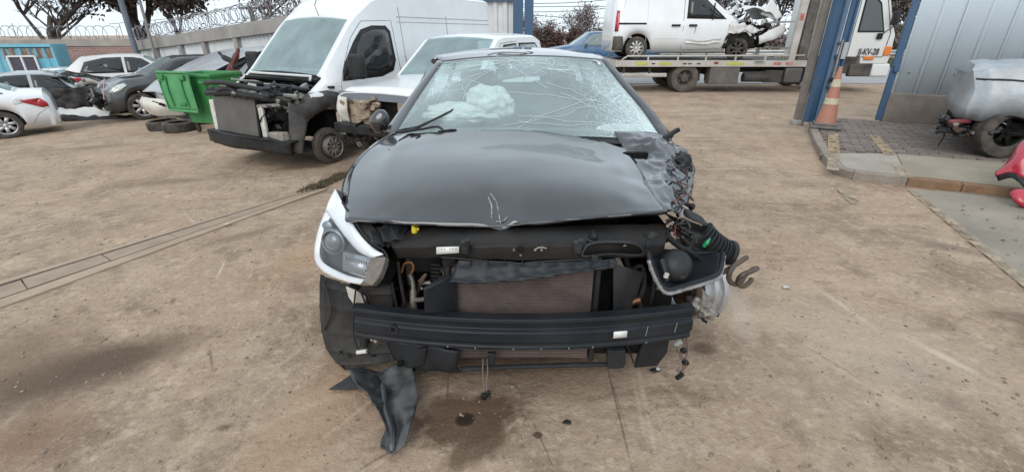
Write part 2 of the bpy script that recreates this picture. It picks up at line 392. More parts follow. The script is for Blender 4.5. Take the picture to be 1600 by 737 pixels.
for i in range(len(K)-1):                                    # kerb stones, the front run edged with rusted angle iron
    rustrun = i >= 5
    a, b2, c2, d2 = K[i], K[i+1], kin[i+1], kin[i]
    n_ = max(1, int((b2-a).length/.45))
    for k in range(n_):
        f0, f1 = k/n_+.004, (k+1)/n_-.004
        q = [a.lerp(b2, f0), a.lerp(b2, f1), d2.lerp(c2, f1), d2.lerp(c2, f0)]
        mb = MB(); mb.prism([(p.x, p.y) for p in q], -.1, KH+.004+random.uniform(-.004,.003), 'xy'); mb.build('kerb_stone', rust_m if rustrun else kerb_m, paving, smooth=0, bevel=.012)
# pavers
pv = [mat('paver_a', (.185,.150,.132), .9, col2=(.13,.10,.088), scale=6, bump=.4), mat('paver_b', (.235,.20,.178), .9, col2=(.165,.135,.118), scale=6, bump=.4), mat('paver_c', (.15,.115,.102), .9, col2=(.20,.165,.14), scale=6, bump=.4)]
bed = [Vector((kin[0].x, kin[0].y, 0)), Vector((kin[1].x, kin[1].y, 0)), Vector((kin[2].x,kin[2].y,0))]+[Vector((p.x,p.y,0)) for p in inner]+[back[1], back[0]]
poly_sheet('paver_bed', bed, KH-.03, mat('sand_bed', (.22,.18,.145), .95), parent=paving)
def inpoly(x, y, P_):
    r = False; j = len(P_)-1
    for i in range(len(P_)):
        if (P_[i].y > y) != (P_[j].y > y) and x < (P_[j].x-P_[i].x)*(y-P_[i].y)/(P_[j].y-P_[i].y)+P_[i].x: r = not r
        j = i
    return r
ax = Vector((.87,-.49,0)); ay = Vector((.49,.87,0)); O = Vector((4.6,7.2,0))
pm = []
for k in range(3):
    mb = MB().box((0,0,-.03), (.235,.113,.06)); o = mb.build('paver', pv[k], paving, smooth=0, bevel=.006, origin=(0,0,0)); pm.append(o.data); bpy.data.objects.remove(o)
cnt = 0; rest = MB(); rz = math.atan2(ax.y, ax.x)
for j in range(-14, 22):
    for i in range(-8, 24):
        c = O+ax*(i*.245+(j%2)*.122)+ay*(j*.123)
        if not all(inpoly(c.x+e*ax.x*.11+f*ay.x*.05, c.y+e*ax.y*.11+f*ay.y*.05, bed) for e in (-1,1) for f in (-1,1)): continue
        u = proj = None
        dep = c.y*_c+(HC-KH)*_s; px = 800+FPX*c.x/dep
        if px > 1640: continue
        z = KH+random.uniform(-.006,.003)
        if cnt < 300:
            o = bpy.data.objects.new('paver', pm[random.choice((0,0,1,2))]); COL.objects.link(o); o.parent = paving; q = o.modifiers.new('bevel', 'BEVEL'); q.width = .006; q.segments = 1
            o.location = Vector((c.x, c.y, z))-K[3]; o.rotation_euler = (random.uniform(-.02,.02), random.uniform(-.02,.02), rz); cnt += 1
        else: rest.box((c.x, c.y, z-.03), (.235,.113,.06), (0,0,rz))
if rest.v: tag(rest.build('pavers_beyond', pv[0], paving, smooth=0), kind='stuff')
# worn yellow lines
def worn(name, col, sc, lo, hi):
    m = mat(name, col, .9, col2=tuple(c*.75 for c in col), scale=14); n = m.node_tree.nodes; l = m.node_tree.links; b = n['Principled BSDF']
    tc = n.new('ShaderNodeTexCoord'); t = n.new('ShaderNodeTexNoise'); t.inputs['Scale'].default_value = sc; t.inputs['Detail'].default_value = 7; t.inputs['Roughness'].default_value = .7; l.new(tc.outputs['Object'], t.inputs[0])
    r = n.new('ShaderNodeMapRange'); r.inputs['From Min'].default_value = lo; r.inputs['From Max'].default_value = hi; l.new(t.outputs['Fac'], r.inputs['Value']); l.new(r.outputs[0], b.inputs['Alpha']); return m
yel = worn('worn_yellow_paint', (.42,.31,.19), 9, .36, .54)
yel2 = worn('faded_yellow_paint', (.42,.335,.24), 6, .36, .60)
def line_on(pxs, w, z, m, lift=.004):
    c = [gp(x, y, z) for x, y in pxs]; mb = MB(); rows = []
    for i, p in enumerate(c):
        t = (c[min(i+1, len(c)-1)]-c[max(i-1, 0)]).normalized(); s_ = Vector((-t.y, t.x, 0))*w/2
        rows.append([p-s_+Vector((0,0,lift)), p+s_+Vector((0,0,lift))])
    mb.grid(rows); return tag(mb.build('painted_line', m, smooth=0), kind='structure')
line_on([(1302,209),(1302,224),(1303,239)], .14, KH, yel, .008)
line_on([(1303,240),(1302,258),(1301,266)], .13, KH, yel2)
line_on([(1365,212),(1377,227),(1390,242)], .13, KH, yel, .008)
line_on([(1400,257),(1413,272),(1418,278)], .12, KH, yel2)
line_on([(1424,298),(1470,335),(1530,385),(1600,443),(1660,492)], .085, 0, yel2, .012)
line_on([(1316,296),(1330,312),(1340,320)], .12, 0, yel2, .014)
# concrete apron in front of the kerb on the right
apron = [gp(1424,297,0), gp(1470,335,0), gp(1530,385,0), gp(1600,445,0), gp(1690,520,0), Vector((9,1.2,0)), Vector((9,2.8,0)), K[-1], K[-2], K[-3]]
poly_sheet('apron_slab', [Vector((p.x,p.y,0)) for p in apron], .008, mat('stained_apron', (.27,.24,.20), .9, col2=(.185,.165,.13), scale=1.8, bump=.3, bscale=40, dust=.6, dustcol=(.34,.28,.22)), 'structure', .1)

# ---- covered drain channel crossing the yard on the left
chan = empty('drain_channel', gp(250,375), label='long covered drain channel set into the dirt'); tag(chan, kind='structure'); chan['_o'] = list(gp(250,375))
def gl_(p, lift): return Vector((p.x, p.y, gz(p.x)+lift))
A0, A1 = gp(-120,485), gp(490,297); B0, B1 = gp(-120,527), gp(512,296)
dirty = mat('channel_concrete', (.395,.30,.222), .92, col2=(.31,.235,.172), scale=3, bump=.3, bscale=40)
dirty2 = mat('channel_cover', (.345,.262,.195), .9, col2=(.265,.20,.148), scale=4, bump=.25, bscale=40)
steel_edge = mat('channel_slot', (.035,.026,.02), .85, col2=(.08,.055,.038), scale=8)
def strip(f0, f1, lift, m, name, n_=24, s0=0., s1=1., thick=.05):
    mb = MB()
    rows = [[gl_(A0.lerp(A1, s0+(s1-s0)*i/n_).lerp(B0.lerp(B1, s0+(s1-s0)*i/n_), f), lift) for i in range(n_+1)] for f in (f0, f1)]
    mb.grid(rows); return mb.build(name, m, chan, smooth=0, solid=thick, out=(0,0,1))
strip(-.22,-.05,.014, dirty, 'edge_strip'); strip(-.05,.05,.008, steel_edge, 'slot')
nl = 6
for i in range(nl): strip(.05,.60,.012+random.uniform(-.003,.003), dirty2, 'cover_plate', 3, i/nl+.0015, (i+1)/nl-.0015)
strip(.60,.665,.009, steel_edge, 'slot'); strip(.665,1.0,.014, dirty, 'edge_strip')
weeds = tuft_field('channel_weeds', 0, 1, 0, 1, 0, .1, grass_m, lambda x, y: 0, 1)
bpy.data.objects.remove(weeds)
mbw = MB(); rnd = random.Random(4)
for i in range(900):
    t = rnd.uniform(0, 1); p = gp(478,300).lerp(gp(540,272), t); p = p+Vector((rnd.uniform(-.1,.1), rnd.uniform(-.09,.09), 0)); p.z = gz(p.x)
    h = rnd.uniform(.01,.045); a = rnd.uniform(0,6.3); d = Vector((cos(a),sin(a),0))*.012
    mbw.add([p-d, p+d, p+Vector((rnd.uniform(-.02,.02), rnd.uniform(-.02,.02), h))], [(0,1,2)])
tag(mbw.build('channel_weeds', mat('dead_weeds', (.10,.085,.05), .9, col2=(.15,.115,.075), scale=20), smooth=0), 'low weeds and litter at the end of the drain channel', kind='stuff')
# loose grit
mbp = MB(); rnd = random.Random(11)
for i in range(4200):
    y = .95+rnd.random()**1.6*8; x = rnd.uniform(-1,1)*(y*1.15+.6)
    if x > 3.6: continue
    if y > 1.8 and -1 < x < 1.1 and y < 5.6: continue
    r = rnd.choice((.002,.0025,.003,.003,.004,.005,.008)) * (1+y*.07); z = gz(x)+bumpy(x, y)
    vs = [Vector((x+r*cos(a+i)*rnd.uniform(.7,1.3), y+r*sin(a+i)*rnd.uniform(.7,1.3), z+h)) for h in (-.002, r*.55) for a in (0,1.57,3.14,4.71)]
    mbp.add(vs+[Vector((x,y,z+r))], [(0,1,5,4),(1,2,6,5),(2,3,7,6),(3,0,4,7),(4,5,8),(5,6,8),(6,7,8),(7,4,8)])
tag(mbp.build('gravel', mat('grit', (.31,.245,.195), .9, col2=(.16,.122,.095), scale=9, lo=.42, hi=.62), smooth=0), 'loose grit and small stones scattered over the packed dirt', kind='stuff')
# dead leaves, chips of plastic in front of the kerb
mbp = MB()
for i in range(110):
    p = gp(rnd.uniform(1440,1600), rnd.uniform(304,420), 0) if i < 60 else gp(rnd.uniform(1050,1600), rnd.uniform(300,640), 0)
    r = rnd.uniform(.004,.016)*(1 if i < 60 else .5); a = rnd.uniform(0,6.3); z = .016
    mbp.add([p+Vector((cos(a)*r*1.6, sin(a)*r*1.6, z)), p+Vector((cos(a+1.7)*r*.6, sin(a+1.7)*r*.6, z+.006)), p+Vector((-cos(a)*r*1.4, -sin(a)*r*1.4, z)), p+Vector((cos(a-1.7)*r*.6, sin(a-1.7)*r*.6, z+.004))], [(0,1,2,3)])
tag(mbp.build('debris_chips', mat('dark_chips', (.06,.05,.042), .85, col2=(.13,.10,.08), scale=30), smooth=0), 'dark leaves and plastic chips littering the ground by the kerb', kind='stuff')
# ------------------------------------------------------------------ the black wrecked car in the middle
CX = .055
car = empty('wrecked_car', (CX, 3.6, 0), label='black wrecked hatchback in the middle with stripped front and shattered windscreen', cat='car'); car['_o'] = [CX, 3.6, 0]
paint = mat('black_paint', (.012,.0135,.016), .16, 0, coat=1, spec=.6, scale=5, dust=.3, dustcol=(.07,.074,.08))  # thin dust; its bluish tone also paints in some sky sheen
paint_w = mat('crumpled_black_paint', (.014,.015,.018), .2, coat=1, dust=.25, dustcol=(.10,.10,.105), scale=7)
paint_d = mat('black_paint_scuffed', (.012,.013,.015), .32, 0, coat=.5, col2=(.05,.052,.055), scale=9, lo=.5, hi=.75, bump=.06, bscale=14, dust=.25, dustcol=(.12,.12,.12))
blk = mat('black_plastic', (.009,.0095,.0105), .45, col2=(.018,.019,.021), scale=7, spec=.22, dust=.28, dustcol=(.085,.075,.066), bump=.05, bscale=60)
blk_g = mat('grey_black_plastic', (.014,.0155,.0175), .42, col2=(.026,.028,.031), scale=5, spec=.25, dust=.22, dustcol=(.075,.068,.06), bump=.05, bscale=50)
blk_b = mat('blue_black_steel', (.009,.0115,.0155), .38, col2=(.015,.018,.023), scale=6, spec=.25, dust=.25, dustcol=(.05,.05,.05), bump=.03, bscale=40)
dusty_top = mat('dusty_black_plastic', (.008,.008,.008), .5, col2=(.018,.0155,.014), scale=5, spec=.22, dust=.25, dustcol=(.04,.034,.03), bump=.05, bscale=60)
dark = mat('engine_bay_black', (.006,.006,.006), .8, spec=.1, col2=(.016,.015,.014), scale=9)
rubber = mat('rubber', (.018,.018,.018), .75, col2=(.035,.033,.031), scale=10, spec=.22, dust=.5, dustcol=(.15,.125,.10))
bare = mat('bare_metal', (.36,.35,.33), .42, .8, col2=(.22,.19,.16), scale=12, dust=.3)
alum = mat('cast_aluminium', (.33,.315,.295), .5, .5, col2=(.22,.20,.18), scale=14, bump=.25, bscale=40)
brown = mat('rust_brown', (.11,.068,.050), .75, .2, col2=(.065,.035,.025), scale=16, bump=.2)
white_pl = mat('white_plastic', (.62,.61,.57), .5, col2=(.42,.39,.34), scale=9)
chrome = mat('headlight_silver', (.82,.83,.85), .25, .15, col2=(.70,.71,.73), scale=5)
cloth = mat('seat_cloth', (.022,.023,.025), .9, col2=(.035,.035,.038), scale=40)
airbag_m = mat('airbag_fabric', (.76,.76,.73), .8, col2=(.62,.62,.60), scale=9, bump=.25, bscale=12)
tread = mat('tyre_rubber', (.022,.022,.022), .8, col2=(.045,.04,.036), scale=14, dust=.5, dustcol=(.20,.165,.13))
silver = mat('alloy_silver', (.55,.56,.58), .35, .7, col2=(.42,.42,.43), scale=10, dust=.3)
def P(l): return [pt(*q) for q in l]
def crease(p, u, v):
    k = max(0, (u-.70)/.30)
    p = p.copy()
    p.z -= .026*k*math.exp(-((v-.44)/.035)**2); p.z += .014*k*math.exp(-((v-.485)/.022)**2); p.z -= .012*k*math.exp(-((v-.60)/.10)**2)
    p.z += .007*max(0, v-.72)/.28*noise.noise(p*7)+.004*k*noise.noise(p*12)
    p.z += .0022*noise.noise(p*4.0)+.0010*noise.noise(p*9)
    for vv in (.135, .90):                                  # pressed shoulder lines
        p.z += .006*math.exp(-((v-vv)/.03)**2)*(1-u*.5)
    return p
hood_c = [P(r) for r in (
 [(606,213,3.02),(660,206,3.0),(740,203,2.97),(830,204,2.97),(910,215,2.95),(980,232,2.86)],
 [(575,233,2.80),(648,226,2.74),(740,224,2.72),(830,225,2.72),(918,236,2.70),(993,251,2.66)],
 [(548,264,2.55),(634,257,2.43),(740,253,2.39),(830,253,2.39),(928,261,2.40),(1006,274,2.44)],
 [(541,303,2.25),(628,301,2.13),(740,298,2.09),(835,296,2.09),(933,296,2.12),(1022,302,2.2)],
 [(539,342,2.01),(640,348,1.93),(766,352,1.90),(850,345,1.91),(940,338,1.93),(1043,329,2.0)])]
hood = MB().patch(hood_c, 40, 60, crease).build('hood', paint, car, smooth=60, solid=.018, m2=dark, out=(0,-.3,1))
mb = MB(); edge = [hood_c[4][i]+Vector((0,-.002,-.004)) for i in range(6)]                # chipped folded lip
mb.tube(crs(edge, 40), [.0022+.0012*random.random() for i in range(41)], 6); mb.build('hood_lip', mat('chipped_lip', (.16,.16,.16), .5, .2, col2=(.03,.03,.03), scale=9, lo=.44, hi=.56), hood)
mb = MB()
for q in ([(773,306),(774,318),(770,333),(768,345)], [(767,310),(764,322),(757,338)], [(763,341),(772,343),(780,342)]):
    w_ = [.0022,.0036,.003,.0018][:len(q)]; pp = []
    for x, y in q:
        u_, v_ = .76+(y-303)/48*.24, .44+(x-764)/500*1.0; a_ = [crs(r, 100)[int(v_*100)] for r in hood_c]; pp.append(crease(crs(a_, 100)[min(100, int(u_*100))], u_, v_)+Vector((0,0,.003)))
    mb.tube(pp, w_, 6)
mb.build('paint_scratch', mat('scratch_white', (.40,.40,.41), .7, col2=(.08,.08,.085), scale=45), hood)
mb = MB()
for (x, y, Y) in ((653,214,2.90),(612,236,2.72)):
    p = pt(x, y, Y); mb.box(p+Vector((0,0,.008)), (.035,.012,.008), (0,.1,.5))
mb.build('washer_nozzle', blk, hood, bevel=.002)
# left wing
rows = []
for (x, y, Y) in ((618,204,3.12),(593,219,2.92),(563,246,2.68),(545,275,2.46),(540,303,2.25)):
    e = pt(x-5, y, Y); X = -.905 if Y < 2.8 else -.86
    rows.append([e+Vector((.03,0,.0)), e+Vector((-.012,0,-.018)), Vector((min(e.x-.02, X), Y+.01, e.z-.075)), Vector((X-.005, Y, e.z-.22)), Vector((X+.0, Y, .50))])
MB().patch(rows, 24, 16).build('front_wing', paint, car, smooth=60, solid=.01, m2=dark, out=(-1,0,.6))
# crumpled right wing
def crumple(p, u, v):
    k = min(1, v*3+.05)*min(1, u*5+.2); a = noise.ridged_multi_fractal(p*5.0, 1.0, 2.1, 3, 1.0, 2.0)-1.0
    b = noise.noise(p*13)
    return p+Vector((.010*b, -.014*a, .034*a+.009*b))*k
cw = [P(r) for r in (
 [(960,205,3.04),(985,206,3.06),(1012,205,3.10),(1046,212,3.14)],
 [(974,232,2.88),(1000,228,2.88),(1028,224,2.92),(1060,232,2.98)],
 [(990,251,2.68),(1014,248,2.72),(1038,246,2.78),(1070,256,2.84)],
 [(1004,274,2.46),(1026,274,2.48),(1046,272,2.54),(1074,286,2.62)],
 [(1020,302,2.20),(1038,300,2.22),(1052,300,2.25),(1076,312,2.32)],
 [(1042,331,2.02),(1050,332,2.0),(1058,336,2.0),(1074,346,2.04)])]
MB().patch(cw, 46, 26, crumple).build('crumpled_wing', paint_w, car, smooth=50, solid=.006, m2=dark, out=(.5,-.3,1))
# roof, pillars, sides
ws_c = [P(r) for r in (
 [(690,97,3.92),(750,91,3.85),(815,88.5,3.82),(880,89.5,3.85),(942,94,3.92)],
 [(667,130,3.68),(735,124,3.55),(818,122,3.5),(900,123,3.55),(968,128,3.68)],
 [(640,170,3.40),(720,166,3.25),(820,164,3.2),(920,166,3.25),(1005,172,3.40)],
 [(613,213,3.08),(700,212,2.99),(822,212,2.95),(940,214,2.99),(1038,220,3.08)])]
roof_c = [[p+Vector((0,.0,.004)) for p in ws_c[0]]]
for Y, hw, ze, zc in ((4.15,.70,1.425,1.472),(4.6,.70,1.425,1.482),(5.0,.67,1.395,1.452),(5.25,.63,1.36,1.41)):
    roof_c.append([Vector((CX+hw*f, Y, ze+(zc-ze)*(1-f*f))) for f in (-1,-.5,0,.5,1)])
roof = MB().patch(roof_c, 24, 28).build('roof', paint, car, smooth=60, solid=.025, m2=cloth, out=(0,0,1))
ws_crk = [((1.04-CX,3.10-3.6,.98), .62, 40, .95), ((.85-CX,3.55-3.6,1.22), .50, 18, .55), ((.15-CX,3.78-3.6,1.38), .40, 13, .4), ((-.55-CX,3.60-3.6,1.25), .40, 9, .35)]
MB().patch(ws_c, 30, 40).build('windscreen', glass('shattered_glass', (.82,.92,.915), .29, (.62,.735,.745), .04, ws_crk), car, smooth=180)
mb = MB()                                                     # long cracks running over the glass
rnd = random.Random(5)
def wpt(u, v):
    a = [crs(r, 40)[min(40, max(0, int(v*40)))] for r in ws_c]; return crs(a, 40)[min(40, max(0, int(u*40)))]+Vector((0,-.004,.004))
for (u0, v0, ang, ln) in [(.62,.78,a, .30+.25*rnd.random()) for a in [k*.7 for k in range(9)]]+[(.08,.45,a,.5) for a in (.1,.35,.8,1.3,1.8,2.3,2.7,3.0,3.3,3.6)]+[(.35,.2,a,.3) for a in (.4,1.1,1.9,2.6,3.6,4.6,5.5)]+[(.9,.93,a,.5) for a in (2.2,2.7,3.1,3.5,3.9,4.4)]:
    u, v = u0, v0; path = []
    for k in range(9):
        if 0.01 < u < .99 and .01 < v < .99: path.append(wpt(u, v))
        ang += rnd.uniform(-.28,.28); u += sin(ang)*ln/9; v += cos(ang)*ln/9
    if len(path) > 2: mb.tube(path, .0013, 4, cap=False)
mb.build('crack_line', mat('glass_crack', (.62,.70,.68), .6), car)
def strip_between(a, b2, n_, m, name, parent=car, solid=.02):
    return MB().patch([a, b2], 2, n_).build(name, m, parent, smooth=60, solid=solid)
for sgn, idx in ((-1, 0), (1, 4)):
    inner_e = [r[idx]+Vector((-sgn*.012, -.006, .006)) for r in ws_c]
    outer_e = [r[idx]+Vector((sgn*.075, .09, -.02+.012*i)) for i, r in enumerate(ws_c)]
    low_e = [q+Vector((sgn*.02, .05, -.03)) for q in outer_e]
    MB().patch([inner_e, [p.lerp(q, .5)+Vector((sgn*.01,0,.016)) for p, q in zip(inner_e, outer_e)], outer_e, low_e], 8, 24).build('windscreen_pillar', paint if sgn < 0 else paint_d, car, smooth=60, solid=.012, m2=dark, out=(sgn,-.5,1))
    # door side with window
    xs_ = CX+sgn*.90
    up = [Vector((CX+sgn*.88, 3.2, .96)), Vector((CX+sgn*.90, 4.0, 1.0)), Vector((CX+sgn*.88, 4.9, 1.02)), Vector((CX+sgn*.82, 5.45, 1.0))]
    mdl = [Vector((q.x+sgn*.04, q.y, .68)) for q in up]; low = [Vector((q.x+sgn*.01, q.y, .28)) for q in up]
    MB().patch([up, mdl, low], 10, 20).build('door', paint, car, smooth=60, solid=.02, m2=dark, out=(sgn,0,0))
    top = [Vector((CX+sgn*.715, 4.0, 1.40)), Vector((CX+sgn*.715, 4.6, 1.40)), Vector((CX+sgn*.69, 5.0, 1.37)), Vector((CX+sgn*.65, 5.2, 1.34))]
    MB().patch([top, [p.lerp(q, .5) for p, q in zip(top, up)], up], 6, 20).build('side_window', glass('side_glass', (.45,.53,.52), .05), car, smooth=180)
    MB().tube([top[1].lerp(top[1], 0), Vector((CX+sgn*.90, 4.25, 1.0))], .03, 8).build('door_pillar', blk, car)
    MB().tube([top[0]+Vector((-sgn*.02,.0,-.01)), top[1], top[2], top[3], up[3]], .022, 8, smooth=4).build('roof_rail', paint, car)
# tail
tail_r = [[Vector((CX+f*.64, 5.25, 1.36+.05*(1-f*f))) for f in (-1,-.5,0,.5,1)], [Vector((CX+f*.80, 5.52, 1.0)) for f in (-1,-.5,0,.5,1)]]
MB().patch([[p.lerp(q, .08) for p, q in zip(*tail_r)], [p.lerp(q, .95) for p, q in zip(*tail_r)]], 4, 8).build('rear_window', glass('rear_glass', (.7,.78,.76), .10), car, smooth=180)
MB().patch([tail_r[1], [Vector((CX+f*.84, 5.62, .75)) for f in (-1,-.5,0,.5,1)], [Vector((CX+f*.82, 5.60, .30)) for f in (-1,-.5,0,.5,1)]], 6, 8).build('tailgate', paint, car, smooth=60, solid=.02, out=(0,1,0))
# cabin
MB().box((CX, 4.3, .30), (1.6,2.6,.06)).build('floor_pan', dark, car)
dash = [[Vector((CX+f*.74, Y, z+.02*(1-f*f))) for f in (-1,-.6,-.2,.2,.6,1)] for Y, z in ((3.06,.955),(3.25,.965),(3.42,.94),(3.52,.86),(3.52,.6))]
MB().patch(dash, 16, 20).build('dashboard', mat('dash_vinyl', (.085,.095,.092), .7, col2=(.12,.13,.125), scale=8), car, solid=.02)
for X in (-.38, .38):
    st = MB(); st.patch([[Vector((CX+X+f*.24, Y-.03*(1-f*f), z)) for f in (-1,-.5,0,.5,1)] for Y, z in ((3.85,.45),(3.95,.52),(4.1,.8),(4.2,1.08),(4.22,1.1))], 12, 10)
    seat = st.build('seat_back', cloth, car, solid=.12, off=1)
    MB().box((CX+X, 4.22, 1.21), (.25,.09,.19), (-.2,0,0)).build('headrest', cloth, car, bevel=.035)
    MB().box((CX+X, 3.9, .48), (.5,.52,.14)).build('seat_base', cloth, car, bevel=.05)
MB().box((CX, 5.05, .82), (1.3,.16,.62), (-.25,0,0)).build('rear_seat', cloth, car, bevel=.05)
for X in (-.35,.35): MB().box((CX+X, 5.1, 1.18), (.22,.08,.14)).build('rear_headrest', cloth, car, bevel=.03)
# airbags
def blob(c, r, seed, m, name, parent, amp=.16, n_=22, freq=2.4, wr=.0, rot=0):
    mb = MB(); rows = []
    for i in range(n_+1):
        th = pi*i/n_; row = []
        for j in range(n_*2):
            ph = 2*pi*j/(n_*2); d = Vector((sin(th)*cos(ph), sin(th)*sin(ph), cos(th)))
            k = 1+amp*noise.noise(d*freq+Vector((seed,0,0)))+wr*(noise.ridged_multi_fractal(d*freq*1.7+Vector((0,seed,0)), 1, 2, 3, 1, 2)-1)
            q = Vector((d.x*r[0], d.y*r[1], d.z*r[2]))*k
            if rot: q.rotate(Euler((0, rot, 0)))
            row.append(q+Vector(c))
        rows.append(row)
    mb.grid(rows, close=True); return mb.build(name, m, parent, smooth=180, merge=True)
blob(pt(722,178,3.52), (.27,.15,.075), 3, airbag_m, 'airbag', car, .26, 36, 2.6, .13)
blob(pt(768,160,3.56), (.175,.14,.115), 8, airbag_m, 'airbag', car, .22, 36, 2.4, .13, .3)
blob(pt(975,205,3.32), (.22,.10,.045), 5, airbag_m, 'airbag', car, .3, 20, 2.2, .1)
mb = MB(); mb.tube([Vector((CX-.38+.17*cos(a), 3.62+.06*sin(a), .93+.16*sin(a))) for a in [k*pi/12 for k in range(25)]], .014, 8); mb.build('steering_wheel', blk, car)
MB().box(pt(822,108,3.80), (.20,.03,.055)).build('rear_view_mirror', blk, car, bevel=.012)
mb = MB(); mb.add([q+Vector((0,.02,-.012)) for q in (wpt(.03,.33), wpt(.03,.68), wpt(.30,.60), wpt(.30,.42))], [(0,1,2,3)]); mb.build('sensor_shade', blk, car, solid=.004)
# marker scribbles
wpaint = mat('marker_white', (.80,.80,.78), .6)
def ribbon(pts, w, m, name, parent, lift=Vector((0,0,.004)), side=None):
    mb = MB(); rows = []
    for i, p in enumerate(pts):
        t = (pts[min(i+1, len(pts)-1)]-pts[max(i-1, 0)]).normalized(); s_ = (side or t.cross(Vector((0,0,1))).normalized())*w/2
        rows.append([p-s_+lift, p+s_+lift])
    mb.grid(rows); return mb.build(name, m, parent, smooth=0, solid=.0015)
def roofz(x, y):
    f = (x-CX)/.70; k = min(1, max(0, (y-3.86)/.35)); return 1.405*(1-k)+k*1.425+(.047*(1-f*f))+.006
sc_ = [Vector((x, y, roofz(x, y))) for x, y in ((-.20,3.98),(-.10,4.06),(.06,4.10),(.16,4.05),(.14,3.99),(.02,3.96),(-.12,3.99),(-.02,4.03),(.12,4.0),(.06,3.93))]
ribbon(crs(sc_, 40), .022, wpaint, 'marker_scribble', roof)
ribbon(crs([wpt(u, v) for u, v in ((.10,.965),(.06,.95),(.03,.935),(.05,.965),(.085,.99))], 12), .016, wpaint, 'marker_scribble', car, Vector((0,-.004,.004)))
# wiper, cowl
mb = MB(); mb.tube(P([(618,207,2.96),(640,204,3.0),(672,190,3.10),(706,173,3.22)]), [.010,.010,.008,.006], 8, smooth=4); mb.tube(P([(622,204,2.98),(655,197,3.05),(690,182,3.16),(708,171,3.23)]), .006, 6, smooth=4)
mb.tube(P([(640,205,2.97),(664,201,3.02),(684,198,3.0),(694,205,2.96)]), .008, 6, smooth=3); mb.build('wiper', mat('wiper_black', (.01,.01,.011), .4), car)
mb = MB(); mb.tube(P([(684,206,2.96),(704,203,2.97),(712,203,2.97),(715,211,2.95)]), .007, 6); mb.build('washer_hose', blk, car)
MB().patch([[Vector((CX+f*.9, 3.14, .985-.02*f*f)) for f in (-1,-.5,0,.5,1)], [Vector((CX+f*.9, 2.93, .955-.02*f*f)) for f in (-1,-.5,0,.5,1)]], 4, 12).build('cowl', blk_g, car, solid=.01)
# left mirror
blob(pt(593,189,3.22), (.062,.05,.085), 2, paint, 'door_mirror', car, .10, 16, 1.2, 0, .5)
MB().tube([pt(597,203,3.22), pt(612,212,3.2)], .02, 8).build('mirror_stalk', blk, car)
def shard(c, r, m, name, parent, rnd, th=.006):
    n = rnd.randint(4, 6); e = Euler((rnd.uniform(-1,1), rnd.uniform(-1,1), rnd.uniform(0,6))); mt = e.to_matrix()
    pts_ = [Vector((cos(2*pi*k/n)*r*rnd.uniform(.5,1.3), sin(2*pi*k/n)*r*rnd.uniform(.3,.9), 0)) for k in range(n)]
    ctr = Vector((0,0,r*.35)); mb = MB(); mb.add([mt@p+Vector(c) for p in pts_]+[mt@ctr+Vector(c)], [(k,(k+1)%n,n) for k in range(n)])
    return mb.build(name, m, parent, smooth=25, solid=th)
# ---- front end structure
MB().box((CX, 2.78, .60), (1.56,.04,.66)).build('firewall', dark, car)
for X in (-.80, .70): MB().box((CX+X, 2.46, .46), (.04,.7,.52)).build('inner_wing', dark, car)
MB().box((CX-.05, 2.36, .55), (1.1,.34,.40)).build('engine_block', dark, car, bevel=.03)
MB().box((CX, 2.25, .20), (1.2,.9,.06)).build('subframe', dark, car, bevel=.02)
MB().box((CX+.02, 1.98, .45), (.85,.05,.50)).build('fan_shroud', dark, car, bevel=.02)
MB().box((CX-.42, 2.1, .62), (.25,.22,.2)).build('battery', blk, car, bevel=.01)
top_r = [P(r) for r in (
 [(600,362,2.02),(660,352,2.0),(740,352,1.97),(820,353,1.96),(930,350,1.97),(1042,350,2.02)],
 [(606,372,1.95),(668,364,1.91),(740,364,1.88),(820,364,1.87),(930,362,1.88),(1045,362,1.95)],
 [(612,384,1.86),(676,380,1.82),(740,380,1.79),(820,379,1.78),(930,379,1.80),(1040,380,1.87)],
 [(616,392,1.845),(680,392,1.81),(740,392,1.775),(820,392,1.765),(930,391,1.785),(1038,390,1.86)],
 [(622,404,1.85),(686,404,1.81),(740,405,1.775),(820,407,1.765),(930,404,1.785),(1032,400,1.86)])]
carrier = MB().patch(top_r, 24, 40, lambda p, u, v: p+Vector((0, .004*sin(v*40)*(u > .4), .003*noise.noise(p*20)))).build('radiator_carrier', dusty_top, car, smooth=35, solid=.012, m2=dark, out=(0,-1,1))
mb = MB(); mb.tube(crs(P([(690,402,1.80),(720,404,1.772),(760,408,1.765),(800,410,1.76),(813,413,1.758),(828,410,1.76),(880,407,1.765),(940,404,1.775)]), 40), .004, 6); mb.build('carrier_seal', blk_g, carrier)
p = pt(813,388,1.765); mb = MB(); mb.lathe([(.0,-.003),(.016,-.003),(.016,.0),(.0,.0)], 'y', 16, p+Vector((0,-.006,0))); mb.build('latch_hole', dark, carrier)
mb = MB()
for x in (803, 813.5, 836, 846): MB().lathe([(.0,-.004),(.0055,-.004),(.0055,.004)], 'y', 10, pt(x, 389 if x != 813.5 else 397, 1.764)+Vector((0,-.006,0))).build('bolt', bare, carrier)
mb.tube(P([(836,391,1.758),(840,387,1.757),(847,386,1.757),(854,388,1.757)]), .003, 6); mb.build('wire_clip', bare, carrier)
for x, Y in ((727,1.775),(902,1.775)):
    q = pt(x, 383, Y); mb = MB(); mb.box(q+Vector((0,-.012,.0)), (.036,.028,.05)); mb.box(q+Vector((0,-.026,-.012)), (.024,.012,.03)); mb.box(q+Vector((.012,-.018,.028)), (.02,.018,.014)); mb.build('clip_bracket', blk_g, carrier, bevel=.003)
lab = MB(); q = [pt(683,384,1.80), pt(718,383,1.785), pt(718,393,1.78), pt(683,395,1.795)]; lab.add([k+Vector((0,-.016,.002)) for k in q], [(0,1,2,3)])
lb = lab.build('sticker', mat('sticker_white', (.66,.66,.64), .5), carrier, solid=.002)
mb = MB()
